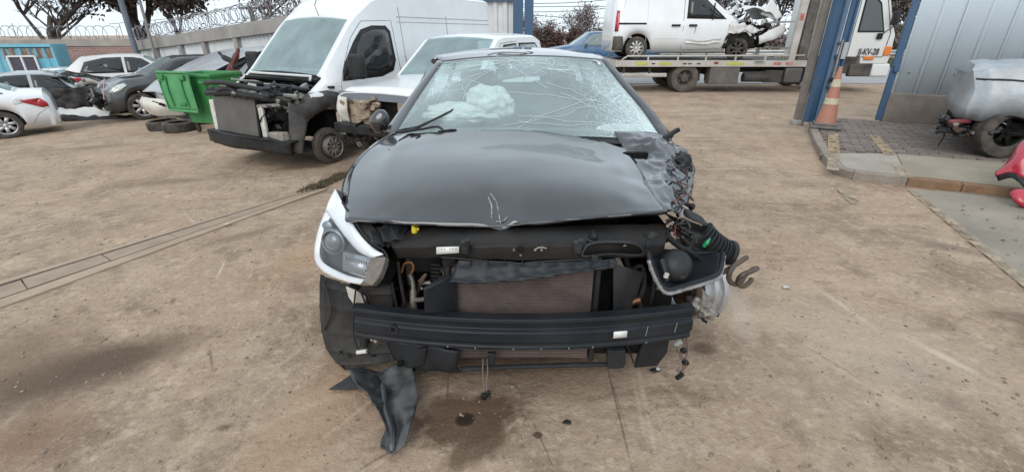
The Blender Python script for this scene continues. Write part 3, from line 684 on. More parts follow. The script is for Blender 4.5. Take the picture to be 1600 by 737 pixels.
for r_ in range(2):
    for k in range(7):
        if (k+r_) % 5 == 3: continue
        c = pt(687+k*4.4, 387.0+r_*4.0-.03*k, 1.797-.002*k)+Vector((0,-.0182,.002)); mb.box(c, (.007+.003*((k*7+r_*3)%3)/2, .0005, .0035))
mb.build('sticker_print', mat('print_black', (.03,.03,.03), .6), lb)
mb = MB(); q = pt(648,364,1.94); mb.lathe([(.0,.03),(.011,.03),(.014,.024),(.014,.004),(.010,0)], 'z', 12, q); mb.box(q+Vector((.012,0,.02)), (.02,.008,.014)); mb.box(q+Vector((-.005,0,.034)), (.012,.008,.014)); mb.build('dipstick_cap', mat('cap_yellow', (.62,.50,.03), .45, col2=(.5,.38,.02), scale=30), car, bevel=.002)
# right hand duct slot on the carrier
mb = MB(); du = P([(908,395,1.78),(920,379,1.79),(955,376,1.80),(992,379,1.82),(1004,392,1.84),(992,396,1.83),(955,394,1.80),(915,398,1.78)])
mb.tube([k+Vector((0,-.014,0)) for k in du]+[du[0]+Vector((0,-.014,0))], .006, 6, smooth=3); mb.build('intake_duct_rim', blk_g, carrier)
mb = MB(); mb.add([k+Vector((0,-.012,0)) for k in du], [tuple(range(8))]); mb.build('intake_duct', dark, carrier, solid=.004)
mb = MB(); mb.box(pt(928,400,1.775)+Vector((0,-.016,0)), (.028,.02,.03)); mb.build('clip_bracket', blk_g, carrier, bevel=.003)
# left slotted tray beside the headlight
mb = MB(); mb.patch([P([(545,352,2.06),(590,352,2.02),(640,352,1.98)]), P([(560,372,1.98),(600,366,1.96),(632,362,1.95)]), P([(590,395,1.90),(608,384,1.90),(620,376,1.90)])], 10, 14, lambda p, u, v: p+Vector((0,0,.02*(int(v*4+.5) % 2)-.01)))
mb.build('headlight_support', blk, car, smooth=30, solid=.01)
for k in range(3): MB().box(pt(588+k*17, 371-k*3, 1.92+.01*k), (.055,.10,.012), (.25,.35,.5)).build('support_rib', blk_g, car, bevel=.003)
# comb and torn deflector above the condenser
defl = [P(r) for r in ([(716,406,1.775),(780,409,1.765),(840,410,1.76),(900,408,1.765),(962,404,1.78)], [(712,416,1.765),(780,420,1.755),(840,420,1.75),(900,417,1.755),(964,411,1.77)], [(706,432,1.745),(780,434,1.73),(840,430,1.73),(900,423,1.74),(962,416,1.76)], [(700,442,1.725),(775,441,1.715),(838,435,1.72),(900,426,1.735),(960,419,1.755)])]
MB().patch(defl, 16, 50, lambda p, u, v: p+Vector((0, -.006*noise.noise(p*30), .010*u*noise.noise(Vector((p.x*38, u*3, 0)))))).build('torn_deflector', blk_b, car, smooth=50, solid=.005)
for k in range(9):
    x = 735+k*27; MB().box(pt(x, 410.5, 1.757)+Vector((0,-.006,0)), (.004,.012,.026)).build('deflector_rib', blk_g, car)
# condenser
mb = MB(); zt_, zb_ = .645, .165; n_ = 52
for i in range(n_):
    z = zb_+(zt_-zb_)*i/(n_-1); sag = (lambda x: 0)
    pts_ = [Vector((x, 1.80-.012*(z-.2)+.002*noise.noise(Vector((x*3, z*9, 0))), z+.0016*noise.noise(Vector((x*6, z*14, 2))))) for x in [-.268+.07*k for k in range(10)]]
    rows = [[q+Vector((0, dy, dz)) for q in pts_] for dy, dz in ((.008,.0032),(-.008,.0026),(-.008,-.0026),(.008,-.0032))]
    mb.grid(rows)
condenser = mb.build('condenser', mat('condenser_tubes', (.185,.138,.130), .5, .35, col2=(.105,.078,.074), scale=7, dust=.4, dustcol=(.20,.165,.14)), car, smooth=30)
MB().box((.048, 1.825, .405), (.66,.02,.50)).build('condenser_fins', mat('condenser_dark', (.018,.013,.013), .8), condenser)
for X in (-.285, .385): MB().tube([(X,1.80,.14),(X,1.795,.66)], .013, 10).build('condenser_tank', blk_g, condenser)
# air guides each side
def wedge(pts_, m, name, th=.02, parent=car, sm=30):
    mb = MB(); n = len(pts_); q = P(pts_); mb.add(q, [tuple(range(n))]); return mb.build(name, m, parent, smooth=sm, solid=th, bevel=.003)
wedge([(661,450,1.69),(667,448,1.69),(712,425,1.78),(713,484,1.77),(690,488,1.72),(663,486,1.68)], blk_b, 'air_guide', .012)
wedge([(661,449,1.69),(668,449,1.68),(712,427,1.77),(700,425,1.82),(690,430,1.82)], blk_g, 'air_guide', .01)
wedge([(957,410,1.77),(975,416,1.80),(1003,424,1.86),(990,470,1.84),(978,490,1.80),(957,492,1.76)], blk_g, 'air_guide', .012)
# bits in the openings each side of the condenser
mb = MB(); mb.tube(P([(628,425,1.95),(632,412,1.95),(643,410,1.94),(646,420,1.94),(640,430,1.95)]), .005, 8, smooth=4); mb.build('orange_clip', mat('orange_rubber', (.30,.13,.045), .6), car)
mb = MB(); mb.tube(P([(640,428,1.93),(645,440,1.92),(646,455,1.9),(646,470,1.88),(648,484,1.87)]), [.010,.012,.017,.017,.014], 10, smooth=3); mb.tube(P([(648,468,1.87),(656,468,1.86),(664,467,1.85)]), .011, 8); mb.build('coolant_pipe', mat('pipe_grey', (.20,.19,.165), .5, .3, col2=(.12,.10,.085), scale=12), car)
mb = MB(); mb.tube(P([(660,442,1.88),(670,441,1.86),(684,452,1.84)]), .010, 8); mb.build('alloy_pipe', bare, car)
wedge([(653,438,1.86),(664,426,1.86),(668,428,1.86),(659,444,1.86)], brown, 'rust_tab', .006)
for k in range(5): MB().box(pt(680, 412+k*6, 1.90), (.042,.02,.008), (0,.15,0)).build('pulley_fin', blk_g, car)
mb = MB(); mb.lathe([(.0,-.01),(.03,-.01),(.035,0),(.035,.03)], 'y', 18, pt(702,408,1.88)); mb.box(pt(700,420,1.88), (.07,.03,.02)); mb.build('alternator', blk_g, car)
mb = MB(); mb.box(pt(699,432,1.84), (.045,.02,.012)); mb.box(pt(693,428,1.835), (.006,.015,.025)); mb.build('metal_clip', bare, car)
mb = MB()
for q in ([(622,408,1.9),(626,440,1.88),(632,470,1.87),(634,490,1.86)], [(612,440,1.92),(618,470,1.9),(625,492,1.88)]): mb.tube(P(q), .008, 8, smooth=3)
mb.build('cable', blk, car)
MB().box(pt(590,475,2.0), (.22,.12,.30)).build('chassis_leg', dark, car, bevel=.01)
MB().box(pt(1010,470,2.0), (.20,.16,.26)).build('chassis_leg', dark, car, bevel=.01)
mb = MB(); mb.tube(P([(975,395,1.95),(985,420,1.93),(1003,415,1.92),(1006,445,1.9),(998,470,1.88),(1004,485,1.86)]), .012, 8, smooth=4); mb.tube(P([(1018,400,1.95),(1022,440,1.92),(1016,475,1.9)]), .010, 8, smooth=3); mb.build('hose', blk, car)
mb = MB(); mb.tube(P([(980,475,1.83),(992,470,1.83),(1000,468,1.83)]), .014, 10); mb.build('copper_fitting', mat('orange_copper', (.28,.12,.06), .5, .5, col2=(.16,.07,.04), scale=20), car)
mb = MB(); mb.tube(P([(968,478,1.80),(968,490,1.79)]), .016, 10); mb.build('alloy_sleeve', bare, car)
rn1 = random.Random(19)
# bumper beam
def beamc(f):
    x = -.72+1.545*f; k = (2*f-1)**2; return Vector((x, 1.655+.10*k, .392-.004*k))
prof = [(.055,.076),(-.004,.082),(-.008,.064),(.008,.057),(.010,.026),(-.010,.014),(-.013,-.034),(.002,-.044),(.002,-.060),(-.004,-.066),(-.004,-.080),(.055,-.082)]
mb = MB(); N = 48
mb.grid([[beamc(i/N)+Vector((0, a, b*(1 if abs(2*i/N-1) < .96 else .97))) for a, b in prof] for i in range(N+1)])
o = len(mb.v); mb.add([beamc(0)+Vector((.0005,a,b)) for a, b in prof], [tuple(range(12))]); mb.add([beamc(1)+Vector((-.0005,a,b)) for a, b in prof], [tuple(range(11,-1,-1))])
beam = mb.build('bumper_beam', blk_b, car, smooth=28, bevel=.003)
c = beamc(.125)+Vector((0,-.012,.005)); mb = MB(); mb.lathe([(.012,.02),(.012,-.010),(.019,-.010),(.019,.02)], 'y', 16, c); mb.build('tow_eye_socket', blk_g, beam)
c = beamc(.755); c2 = beamc(.795); mb = MB(); mb.add([c+Vector((0,-.0175,.013)), c2+Vector((0,-.0175,.013)), c2+Vector((0,-.0205,-.020)), c+Vector((0,-.0205,-.020))], [(0,1,2,3)]); mb.build('sticker', MATS['sticker_white'], beam, solid=.001)
mb = MB()
for f in (.28,.36,.47,.55,.63,.7,.86): MB().lathe([(0,-.003),(.004,-.003),(.004,.002)], 'y', 8, beamc(f)+Vector((0,-.006,-.070))).build('bolt', mat('paint_chip', (.17,.17,.17), .6), beam)
for f in (.855,.945): MB().box(beamc(f)+Vector((0,-.014,-.003)), (.0035,.004,.05), (0,.1,0)).build('scratch', MATS['paint_chip'], beam)
# lower carrier
low_c = [P(r) for r in ([(606,528,1.84),(660,536,1.80),(720,545,1.78),(820,549,1.77),(930,546,1.77),(985,538,1.79)], [(612,548,1.83),(660,558,1.79),(715,568,1.77),(820,571,1.765),(930,569,1.77),(975,566,1.79)], [(628,566,1.82),(665,574,1.79),(720,578,1.78),(820,574,1.79),(930,571,1.79),(975,572,1.80)])]
for a, b2 in ((0, 2), (3, 5)):
    pass
MB().patch([r[:3] for r in low_c], 12, 16, lambda p, u, v: p+Vector((0,-.012*abs(sin(v*9)),0))).build('lower_carrier', blk_g, car, smooth=40, solid=.01)
MB().tube(crs([q+Vector((0,.01,0)) for q in low_c[2][2:]], 12), .012, 8).build('lower_rail', blk_g, car)
mb = MB(); mb.lathe([(0,-.01),(.036,-.008),(.042,.0),(.042,.03)], 'y', 18, pt(681,541,1.80)); mb.build('horn', blk, car)
wedge([(947,540,1.74),(960,542,1.73),(975,540,1.74),(976,562,1.75),(966,569,1.75),(948,568,1.75)], blk_g, 'bracket', .03)
wedge([(762,548,1.745),(774,548,1.745),(774,566,1.75),(762,566,1.75)], blk_g, 'bracket', .02)
wedge([(1006,528,1.78),(1044,524,1.82),(1040,548,1.83),(1024,568,1.83),(990,571,1.80),(996,550,1.79)], blk_b, 'side_tray', .015)
wedge([(655,542,1.775),(668,540,1.77),(664,566,1.78),(652,570,1.785)], blk_g, 'bracket', .02)
# left headlight
def hy(x, y, o=0): return 1.765+max(0,(600-x))*.0012+max(0,(440-y))*.0022+((590-x)/100)**2*.055+o
def hp(l, o=0): return [pt(x, y, hy(x, y, o)) for x, y in l]
hl = empty('headlight', (0,0,0)); hl.parent = car; hl['_o'] = [CX,3.6,0]; tag(hl, 'clear headlight in white trim, still in place')
outline = [(525,296),(513,318),(500,350),(492,378),(491,402),(497,418),(512,429),(540,439),(570,446),(590,440),(608,406),(596,398),(578,386),(560,366),(546,342),(534,318)]
mb = MB(); mb.add(hp(outline, .045), [tuple(range(len(outline)))]); mb.build('housing', mat('lamp_inner', (.010,.011,.013), .3), hl, smooth=0, solid=.08)
mb = MB(); mb.patch([hp([(525,295),(512,320),(501,350),(498,362)], .0), hp([(530,305),(524,330),(515,352),(508,360)], -.012), hp([(535,317),(548,345),(562,372),(585,398)], .005), hp([(534,314),(552,343),(567,367),(590,392)], .02)], 10, 24)
def band(a, b2, o1, o2, m, name, k=.012):
    A = crs(hp(a, o1), 30); B = crs(hp(b2, o2), 30); C = [p.lerp(q, .5)+Vector((0,-k,.002)) for p, q in zip(A, B)]
    return MB().patch([A, C, B], 6, 30).build(name, m, hl, smooth=80, solid=.008)
band([(525,296),(536,318),(550,346),(566,370),(584,388),(600,398)], [(510,330),(519,340),(530,355),(545,374),(562,392),(582,402)], 0, .006, chrome, 'upper_trim')
band([(512,322),(500,350),(492,380),(491,402),(498,418),(515,430),(542,440),(570,446)], [(520,335),(508,355),(501,382),(500,399),(506,410),(522,420),(545,430),(572,436)], .0, .006, chrome, 'outer_trim', .008)
pc = pt(521,378, hy(521,378,.012)); ax_ = Vector((-.25,-.9,.15)).normalized()
def disc_at(c, n, prof, m, name, parent, seg=28):
    mb = MB(); mb.lathe(prof, 'z', seg); q = n.to_track_quat('Z', 'Y'); mb.v = [q@v+Vector(c) for v in mb.v]; return mb.build(name, m, parent, smooth=45)
disc_at(pc, ax_, [(.066,-.02),(.066,.004),(.058,.010),(.052,.004),(.050,-.012)], mat('lamp_bezel', (.20,.21,.23), .3, .6), 'projector_ring', hl)
disc_at(pc, ax_, [(.050,-.01),(.046,.006),(.034,.016),(.018,.022),(.0,.024)], mat('projector_lens', (.11,.12,.135), .06, 0, coat=1), 'projector_lens', hl)
refl = mat('reflector', (.62,.63,.64), .12, .9)
mb = MB(); mb.add(hp([(541,394),(583,404),(572,432),(540,424)], .012), [(0,1,2,3)]); mb.build('reflector_back', mat('reflector_grey', (.30,.31,.32), .25, .6), hl, solid=.02)
for r_ in range(5):
    q = [(542+r_*.0+k*5.0-r_*.35*k/4, 397.5+r_*6.3+k*1.55) for k in range(9)]
    MB().tube([pt(x, y, hy(x, y, -.002)) for x, y in q], .0045, 6).build('reflector_bar', refl, hl)
for k in range(10):
    x0, y0 = 544+k*3.9, 396+k*1.1; MB().box(pt(x0-1, y0+14, hy(x0, y0+14, .004)), (.003,.012,.075), (0,-.12,0)).build('reflector_rib', refl, hl)
disc_at(pt(513,354, hy(513,354,.02)), ax_, [(.032,-.01),(.03,.01),(.018,.016),(0,.017)], mat('lamp_bezel', (.20,.21,.23), .3, .6), 'indicator_bowl', hl)
cv = hp(outline, -.004); ctr = sum(cv, Vector())/len(cv)
rows = [[(p.lerp(ctr, t))+Vector((-.010*(1-(1-t)**2)*.8, -.032*(1-(1-t)**2), .004)) for p in cv] for t in (0,.15,.35,.6,.8,1)]
mb = MB(); mb.grid([[r[i] for r in rows] for i in list(range(len(cv)))+[0]]); mb.build('lens_cover', glass('lamp_glass', (.94,.95,.96), .015, (.7,.72,.74), .02), hl, smooth=180, merge=True)
mb = MB(); mb.add(hp([(586,404),(608,404),(606,416),(598,436),(588,447),(568,447),(574,440)], -.004), [tuple(range(7))]); mb.build('bracket_face', mat('dirty_bracket', (.10,.085,.07), .6, col2=(.17,.145,.12), scale=18), hl, smooth=0, solid=.03)
mb = MB(); mb.tube(crs(hp([(535,316),(556,348),(574,372),(598,390),(606,402)], -.006), 20), .006, 6); mb.build('seal', blk, hl)
# wheel liner on the left
lin = [P(r) for r in ([(502,428,2.04),(520,436,1.99),(560,446,1.95),(612,444,1.93)], [(501,468,2.03),(520,470,1.97),(560,476,1.93),(615,478,1.92)], [(504,515,2.0),(522,518,1.95),(560,522,1.90),(612,525,1.87)], [(514,548,1.97),(530,552,1.92),(566,555,1.87),(614,552,1.84)], [(536,574,1.92),(548,576,1.89),(575,572,1.86),(618,562,1.82)])]
def ribs(p, u, v):
    k = .009*max(math.exp(-((((u*5) % 1)-.5)/.09)**2), math.exp(-((((v*3.2) % 1)-.5)/.07)**2)); return p+Vector((0,-k,0))
MB().patch(lin, 50, 44, ribs).build('wheel_liner', mat('liner_plastic', (.016,.017,.019), .55, col2=(.032,.032,.032), scale=6, spec=.22, dust=.4, dustcol=(.12,.10,.085), bump=.05), car, smooth=60, solid=.006)
wedge([(541,446,1.90),(556,452,1.89),(572,462,1.89),(574,500,1.89),(566,506,1.88),(556,478,1.88),(545,462,1.89)], white_pl, 'washer_filler', .01)
mb = MB()
for q in ([(556,450,1.86),(553,480,1.85),(552,515,1.84),(557,540,1.83),(566,549,1.83),(582,547,1.82),(594,538,1.82)], [(506,440,1.98),(516,470,1.94),(517,492,1.93),(506,515,1.96)], [(572,452,1.86),(580,470,1.86),(586,490,1.85)], [(562,452,1.87),(570,472,1.86),(573,490,1.85)]): mb.tube(P(q), .005, 6, smooth=4)
mb.build('cable', mat('cable_dark', (.02,.018,.017), .55), car)
mb = MB(); mb.tube(P([(558,550,1.825),(573,548,1.82)]), .011, 10); mb.build('white_connector', white_pl, car)
mb = MB(); mb.tube(P([(570,525,1.85),(569,540,1.84)]), .020, 10); mb.build('fog_lamp_plug', blk, car)
mb = MB(); mb.tube(P([(588,533,1.83),(584,528,1.83),(580,530,1.83)]), .010, 8); mb.build('connector', mat('beige_plug', (.42,.33,.26), .6), car)
for i in range(26):                                        # clips, tabs and torn plastic about the front panel
    x, y, Y = rn1.choice([(rn1.uniform(620,700), rn1.uniform(405,480), 1.93), (rn1.uniform(965,1030), rn1.uniform(400,480), 1.92), (rn1.uniform(615,710), rn1.uniform(545,572), 1.79), (rn1.uniform(900,1040), rn1.uniform(366,400), 1.80), (rn1.uniform(520,610), rn1.uniform(540,572), 1.86)])
    mm = rn1.choice([blk, blk_g, blk_b, blk, bare, dark]); c = pt(x, y, Y+rn1.uniform(-.02,.03))
    if rn1.random() < .5: MB().box(c, (rn1.uniform(.012,.04), rn1.uniform(.01,.03), rn1.uniform(.01,.03)), (rn1.uniform(-.5,.5), rn1.uniform(-.5,.5), rn1.uniform(0,3))).build('clip', mm, car, bevel=.003)
    else: shard(c, rn1.uniform(.015,.04), mm, 'torn_plastic', car, rn1, .003)
# ---- right hand smash
tray = [(1013,398,1.84),(1017,418,1.80),(1030,446,1.765),(1044,458,1.75),(1070,452,1.77),(1100,443,1.80),(1122,434,1.84),(1128,420,1.89),(1131,400,1.95),(1120,392,1.99),(1094,392,1.99),(1060,390,1.96),(1030,388,1.92)]
rh = empty('headlight', (0,0,0)); rh.parent = car; rh['_o'] = [CX,3.6,0]; tag(rh, 'empty smashed headlight housing on the crushed corner')
tp = P(tray); ctr = pt(1070,420,1.96)
mb = MB(); mb.grid([[p.lerp(ctr, t)+Vector((0, .05*t, -.03*t)) for t in (0,.12,.18,.5,1)] for p in tp+[tp[0]]]); mb.build('housing', blk_b, rh, smooth=50, solid=.006)
mb = MB(); mb.tube(crs(tp[:9], 60), [.0085+.002*(k % 4 == 0) for k in range(61)], 6); mb.build('seal_rim', mat('torn_rim', (.27,.265,.26), .5, col2=(.13,.13,.13), scale=40), rh)
mb = MB(); mb.tube(crs([q+Vector((0,.012,.012)) for q in tp[:9]], 40), .011, 6); mb.build('inner_rim', blk_b, rh)
disc_at(pt(1056,414,1.86), Vector((-.1,-.8,.5)).normalized(), [(.078,-.05),(.076,.0),(.06,.025),(.03,.04),(0,.044)], blk_g, 'bulb_dome', rh)
disc_at(pt(1064,428,1.83), Vector((-.1,-.9,.3)).normalized(), [(.024,0),(.024,.02),(.014,.024),(.0,.018)], blk, 'bulb_holder', rh)
mb = MB(); mb.tube(P([(1034,405,1.84),(1039,422,1.81),(1042,438,1.79)]), .014, 8); mb.build('motor', blk, rh); MB().box(pt(1041,430,1.78), (.018,.01,.022), (0,.2,0)).build('tag', white_pl, rh)
# bellows
def bellows(pts_, r0, r1, nrib, m, name):
    q = crs(P(pts_), nrib*4); n = len(q); mb = MB()
    mb.tube(q, [(r0+(r1-r0)*i/(n-1))*(1+.13*(1 if i % 4 in (0,1) else -1)) for i in range(n)], 18); return mb.build(name, m, car, smooth=50)
bellows([(1093,364,2.06),(1104,376,2.05),(1118,386,2.05),(1132,394,2.05)], .066, .058, 8, blk_g, 'intake_bellows')
mb = MB(); mb.lathe([(.045,-.01),(.062,-.01),(.064,.012),(.05,.016)], 'x', 18); mb.v = [Euler((0,.35,.1)).to_matrix()@v+pt(1138,394,2.05) for v in mb.v]; mb.build('bellows_clamp', blk, car)
mb = MB(); mb.tube(P([(1108,372,2.0),(1104,380,1.98),(1100,384,1.99)]), .010, 6); mb.build('green_clip', mat('clip_green', (.02,.30,.12), .5), car)
# coil spring end and strut
spring = mat('spring_steel', (.075,.062,.055), .55, .4, col2=(.13,.09,.065), scale=18)
mb = MB(); mb.tube(P([(1114,432,2.02),(1132,424,2.0),(1150,413,2.0),(1160,406,2.02),(1166,402,2.05),(1158,407,1.99),(1146,416,1.94),(1139,430,1.92),(1141,440,1.94),(1150,444,1.99),(1158,440,2.06),(1164,430,2.10),(1176,421,2.08),(1183,419,2.04),(1176,423,1.97),(1162,428,1.94),(1154,436,1.95),(1154,444,1.98),(1162,447,2.02),(1172,440,2.06),(1174,436,2.08)]), .0125, 8, smooth=5); mb.build('coil_spring', spring, car)
# broken wheel and brake parts behind
mb = MB(); mb.lathe([(.155,-.085),(.175,-.085),(.177,-.055),(.160,-.045),(.158,-.018),(.172,-.010),(.173,.018),(.160,.026),(.160,.05),(.178,.055),(.180,.085),(.155,.085)], 'x', 40)
mb.v = [Euler((0,.18,.38)).to_matrix()@v+pt(1082,450,2.30) for v in mb.v]; wheel = mb.build('wheel_rim', silver, car, smooth=40)
mb = MB()
for k in range(5):
    a = k*2*pi/5+.3; mb.tube([Vector((.03,cos(a)*.04,sin(a)*.04)), Vector((.05,cos(a)*.16,sin(a)*.16))], [.022,.016], 8)
mb.lathe([(0,.07),(.05,.065),(.055,.0)], 'x', 20); mb.v = [Euler((0,.18,.38)).to_matrix()@v+pt(1082,450,2.30) for v in mb.v]; mb.build('spoke', silver, wheel)
mb = MB(); mb.lathe([(0,-.02),(.13,-.02),(.13,.0),(0,.0)], 'x', 30); mb.v = [Euler((0,.18,.38)).to_matrix()@v+pt(1078,452,2.30) for v in mb.v]; mb.build('brake_disc', brown, wheel)
blob(pt(1092,470,2.08), (.055,.06,.045), 4, alum, 'steering_knuckle', car, .45, 16, 1.9, .15)
blob(pt(1104,486,2.05), (.05,.05,.035), 9, alum, 'steering_knuckle', car, .45, 16, 2.1, .15)
mb = MB(); mb.tube(P([(1090,450,2.08),(1100,463,2.05),(1094,480,2.04),(1106,492,2.02)]), [.016,.02,.016,.012], 8, smooth=3); mb.tube(P([(1080,466,2.1),(1098,470,2.06),(1116,480,2.05)]), .015, 8); mb.tube(P([(1108,478,2.04),(1110,494,2.02),(1114,498,2.02)]), .009, 8); mb.build('control_arm', alum, car, smooth=60)
mb = MB(); mb.tube(P([(1089,440,2.08),(1092,462,2.04)]), .020, 10); mb.tube(P([(1098,405,2.12),(1100,440,2.1)]), .030, 10); mb.build('strut', brown, car)
mb = MB(); mb.tube(P([(1096,492,2.03),(1099,500,2.02),(1104,503,2.02)]), .008, 8); mb.tube(P([(1112,488,2.03),(1122,492,2.03)]), .011, 8); mb.build('ball_joint', blk, car)
# torn bits along the crushed side
rnd = random.Random(23)
for (x, y, Y, r, mm) in ((1060,250,2.9,.04,blk),(1068,282,2.75,.05,blk),(1058,290,2.6,.05,blk_g),(1066,300,2.55,.045,bare),(1054,308,2.4,.05,blk),(1064,322,2.3,.055,blk_g),(1070,334,2.22,.06,blk),(1056,345,2.1,.05,paint_d),(1078,350,2.15,.06,blk),(1046,355,2.0,.05,blk),(1085,362,2.1,.05,blk_g),(1064,372,2.02,.055,blk),(1076,386,2.0,.05,blk),(1044,372,1.95,.045,blk_g),(1088,398,2.02,.05,blk),(1096,410,2.02,.045,blk_g)):
    shard(pt(x, y, Y), r, mm, 'torn_panel', car, rnd)
blob(pt(1063,258,2.88), (.075,.07,.075), 6, blk_g, 'broken_mirror', car, .3, 16, 1.8, .25)
MB().box(pt(1049,209,3.12), (.13,.03,.03), (0,-.45,.3)).build('wiper_stub', blk, car, bevel=.01)
q = MB(); q.box(pt(1083,346,2.1), (.15,.11,.06), (.3,.5,.3)); q.build('fuse_box', blk, car, bevel=.012)
q = MB(); q.box(pt(1067,327,2.16), (.055,.03,.035), (.4,.6,.2)); q.build('white_module', white_pl, car, bevel=.004)
q = MB(); q.box(pt(1082,375,2.03), (.09,.08,.09), (.2,.3,.5)); q.build('air_filter_box', blk, car, bevel=.012)
for m_, n_, rr, nm in ((mat('wire_red', (.11,.028,.025), .55), 5, .0035, 'red_wiring'), (mat('wire_black', (.015,.014,.014), .5), 16, .0055, 'black_wiring'), (mat('wire_tan', (.30,.22,.17), .6), 4, .003, 'tan_wiring')):
    mb = MB()
    for i in range(n_):
        x, y, Y = rnd.uniform(1035,1068), rnd.uniform(340,362), rnd.uniform(1.96,2.06); L = []
        for k in range(5): L.append((x, y, Y)); x += rnd.uniform(-9,16); y += rnd.uniform(-4,12); Y += rnd.uniform(-.03,.03)
        mb.tube(P(L), rr, 5, smooth=4)
    for i in range(n_//2):
        x, y, Y = 1046+rnd.uniform(-4,10), rnd.uniform(225,320), 0; Y = 3.05-(y-215)*.0082; L = []
        for k in range(5): L.append((x, y, Y-.02)); x = 1050+rnd.uniform(-3,24); y += rnd.uniform(2,12); Y -= .08
        mb.tube(P(L), rr, 5, smooth=4)
    mb.build(nm, m_, car)
mb = MB(); mb.tube(P([(1040,366,1.93),(1060,384,1.94),(1080,394,1.97),(1094,404,2.0)]), .014, 8, smooth=4); mb.tube(P([(1062,366,1.98),(1085,388,2.0),(1110,398,2.02)]), .012, 8, smooth=4); mb.build('loom', blk, car)
rn2 = random.Random(77)
for i in range(34):                                        # bent strips, clips and brackets packed along the crushed side
    t = .22+.78*rn2.random(); x = 1052+26*t+rn2.uniform(-8,14); y = 218+175*t+rn2.uniform(-6,6); Y = 3.05-1.02*t+rn2.uniform(-.05,.04); c = pt(x, y, Y); mm = rn2.choice([paint_d, paint_w, blk, blk_g, dark, blk_b, bare, brown])
    k = rn2.random()
    if k < .45: shard(c, rn2.uniform(.025,.06), mm, 'torn_panel', car, rn2, .003)
    elif k < .8:
        q = [c]
        for j in range(3): q.append(q[-1]+Vector((rn2.uniform(-.05,.05), rn2.uniform(-.05,.05), rn2.uniform(-.06,.04))))
        MB().tube(q, rn2.uniform(.005,.012), 6, smooth=3).build('bent_bracket', mm, car)
    else: MB().box(c, (rn2.uniform(.02,.06), rn2.uniform(.02,.05), rn2.uniform(.015,.04)), (rn2.uniform(-1,1), rn2.uniform(-1,1), rn2.uniform(0,3))).build('broken_clip', mm, car, bevel=.004)
MB().patch([P([(1048,222,3.08),(1062,226,3.1),(1072,236,3.12)]), P([(1056,256,2.86),(1072,258,2.9),(1084,268,2.92)]), P([(1062,285,2.64),(1076,290,2.68),(1080,298,2.7)]), P([(1060,318,2.36),(1072,322,2.38),(1076,332,2.4)])], 34, 16, lambda p, u, v: p+Vector((.02*noise.noise(p*12), .02*noise.noise(p*9), .03*(noise.ridged_multi_fractal(p*6, 1, 2, 2, 1, 2)-1)))).build('torn_door_edge', paint_w, car, smooth=40, solid=.004)
# right A pillar torn edge with rust and wiring
mb = MB(); mb.tube(P([(962,118,3.86),(985,150,3.66),(1008,176,3.48),(1030,200,3.28),(1046,214,3.16)]), [.016,.020,.026,.030,.034], 8, smooth=5); mb.v = [v+Vector((.012*noise.noise(v*22), 0, .012*noise.noise(v*19+Vector((5,0,0))))) for v in mb.v]; mb.build('torn_pillar_edge', brown, car, smooth=40)
# dangling connectors
wire = mat('wire_grey', (.16,.13,.11), .6)
mb = MB(); mb.tube(P([(755,560,1.76),(754,580,1.74),(756,600,1.72),(755,612,1.70)]), .003, 6, smooth=3); mb.tube(P([(761,560,1.76),(762,580,1.74),(760,598,1.72),(761,612,1.70)]), .003, 6, smooth=3); w1 = mb.build('dangling_wire', wire, car)
mb = MB(); mb.box(pt(756,618,1.69), (.026,.02,.03), (.2,.3,.3)); mb.box(pt(763,613,1.70), (.018,.016,.024), (.1,-.3,.3)); mb.box(pt(757,626,1.68), (.012,.012,.014), (.3,.2,.1)); mb.build('connector', blk, w1, bevel=.003)
mb = MB()
for q in ([(1066,526,1.80),(1070,540,1.78),(1062,556,1.76),(1072,570,1.73),(1062,582,1.71)], [(1062,526,1.80),(1058,545,1.78),(1068,560,1.75),(1066,575,1.72)], [(1072,526,1.8),(1074,548,1.78),(1070,562,1.76)]): mb.tube(P(q), .0035, 6, smooth=4)
w2 = mb.build('dangling_wire', mat('wire_brown', (.10,.06,.045), .6), car)
for (x, y, Y, m_, d) in ((1059,535,1.78,mat('plug_grey', (.30,.33,.30), .6),(.026,.02,.034)),(1068,547,1.77,blk,(.026,.02,.024)),(1071,566,1.74,blk,(.03,.022,.022)),(1062,587,1.70,blk,(.018,.018,.045)),(1060,578,1.71,wire,(.014,.012,.02))): MB().box(pt(x, y, Y), d, (.3,.5,.2)).build('connector', m_, w2, bevel=.003)
mb = MB()
mb.tube(P([(978,536,1.79),(984,550,1.78),(990,566,1.78)]), .004, 6, smooth=3); mb.build('cable', blk, car)
# wheels on the ground
def tyre_mesh(R_, w, rim, n_=40):
    mb = MB(); h = w/2
    mb.lathe([(rim,-h*.8),(rim+.02,-h*.98),(R_-.05,-h),(R_-.012,-h*.86),(R_,-h*.55),(R_,h*.55),(R_-.012,h*.86),(R_-.05,h),(rim+.02,h*.98),(rim,h*.8)], 'y', n_); return mb
for X, Y in ((-.78,2.62),(-.78,5.0),(.78,5.0)):
    mb = tyre_mesh(.305,.19,.19); mb.v = [Vector((v.y, v.x, v.z))+Vector((CX+X, Y, .30)) for v in mb.v]; mb.build('tyre', tread, car)
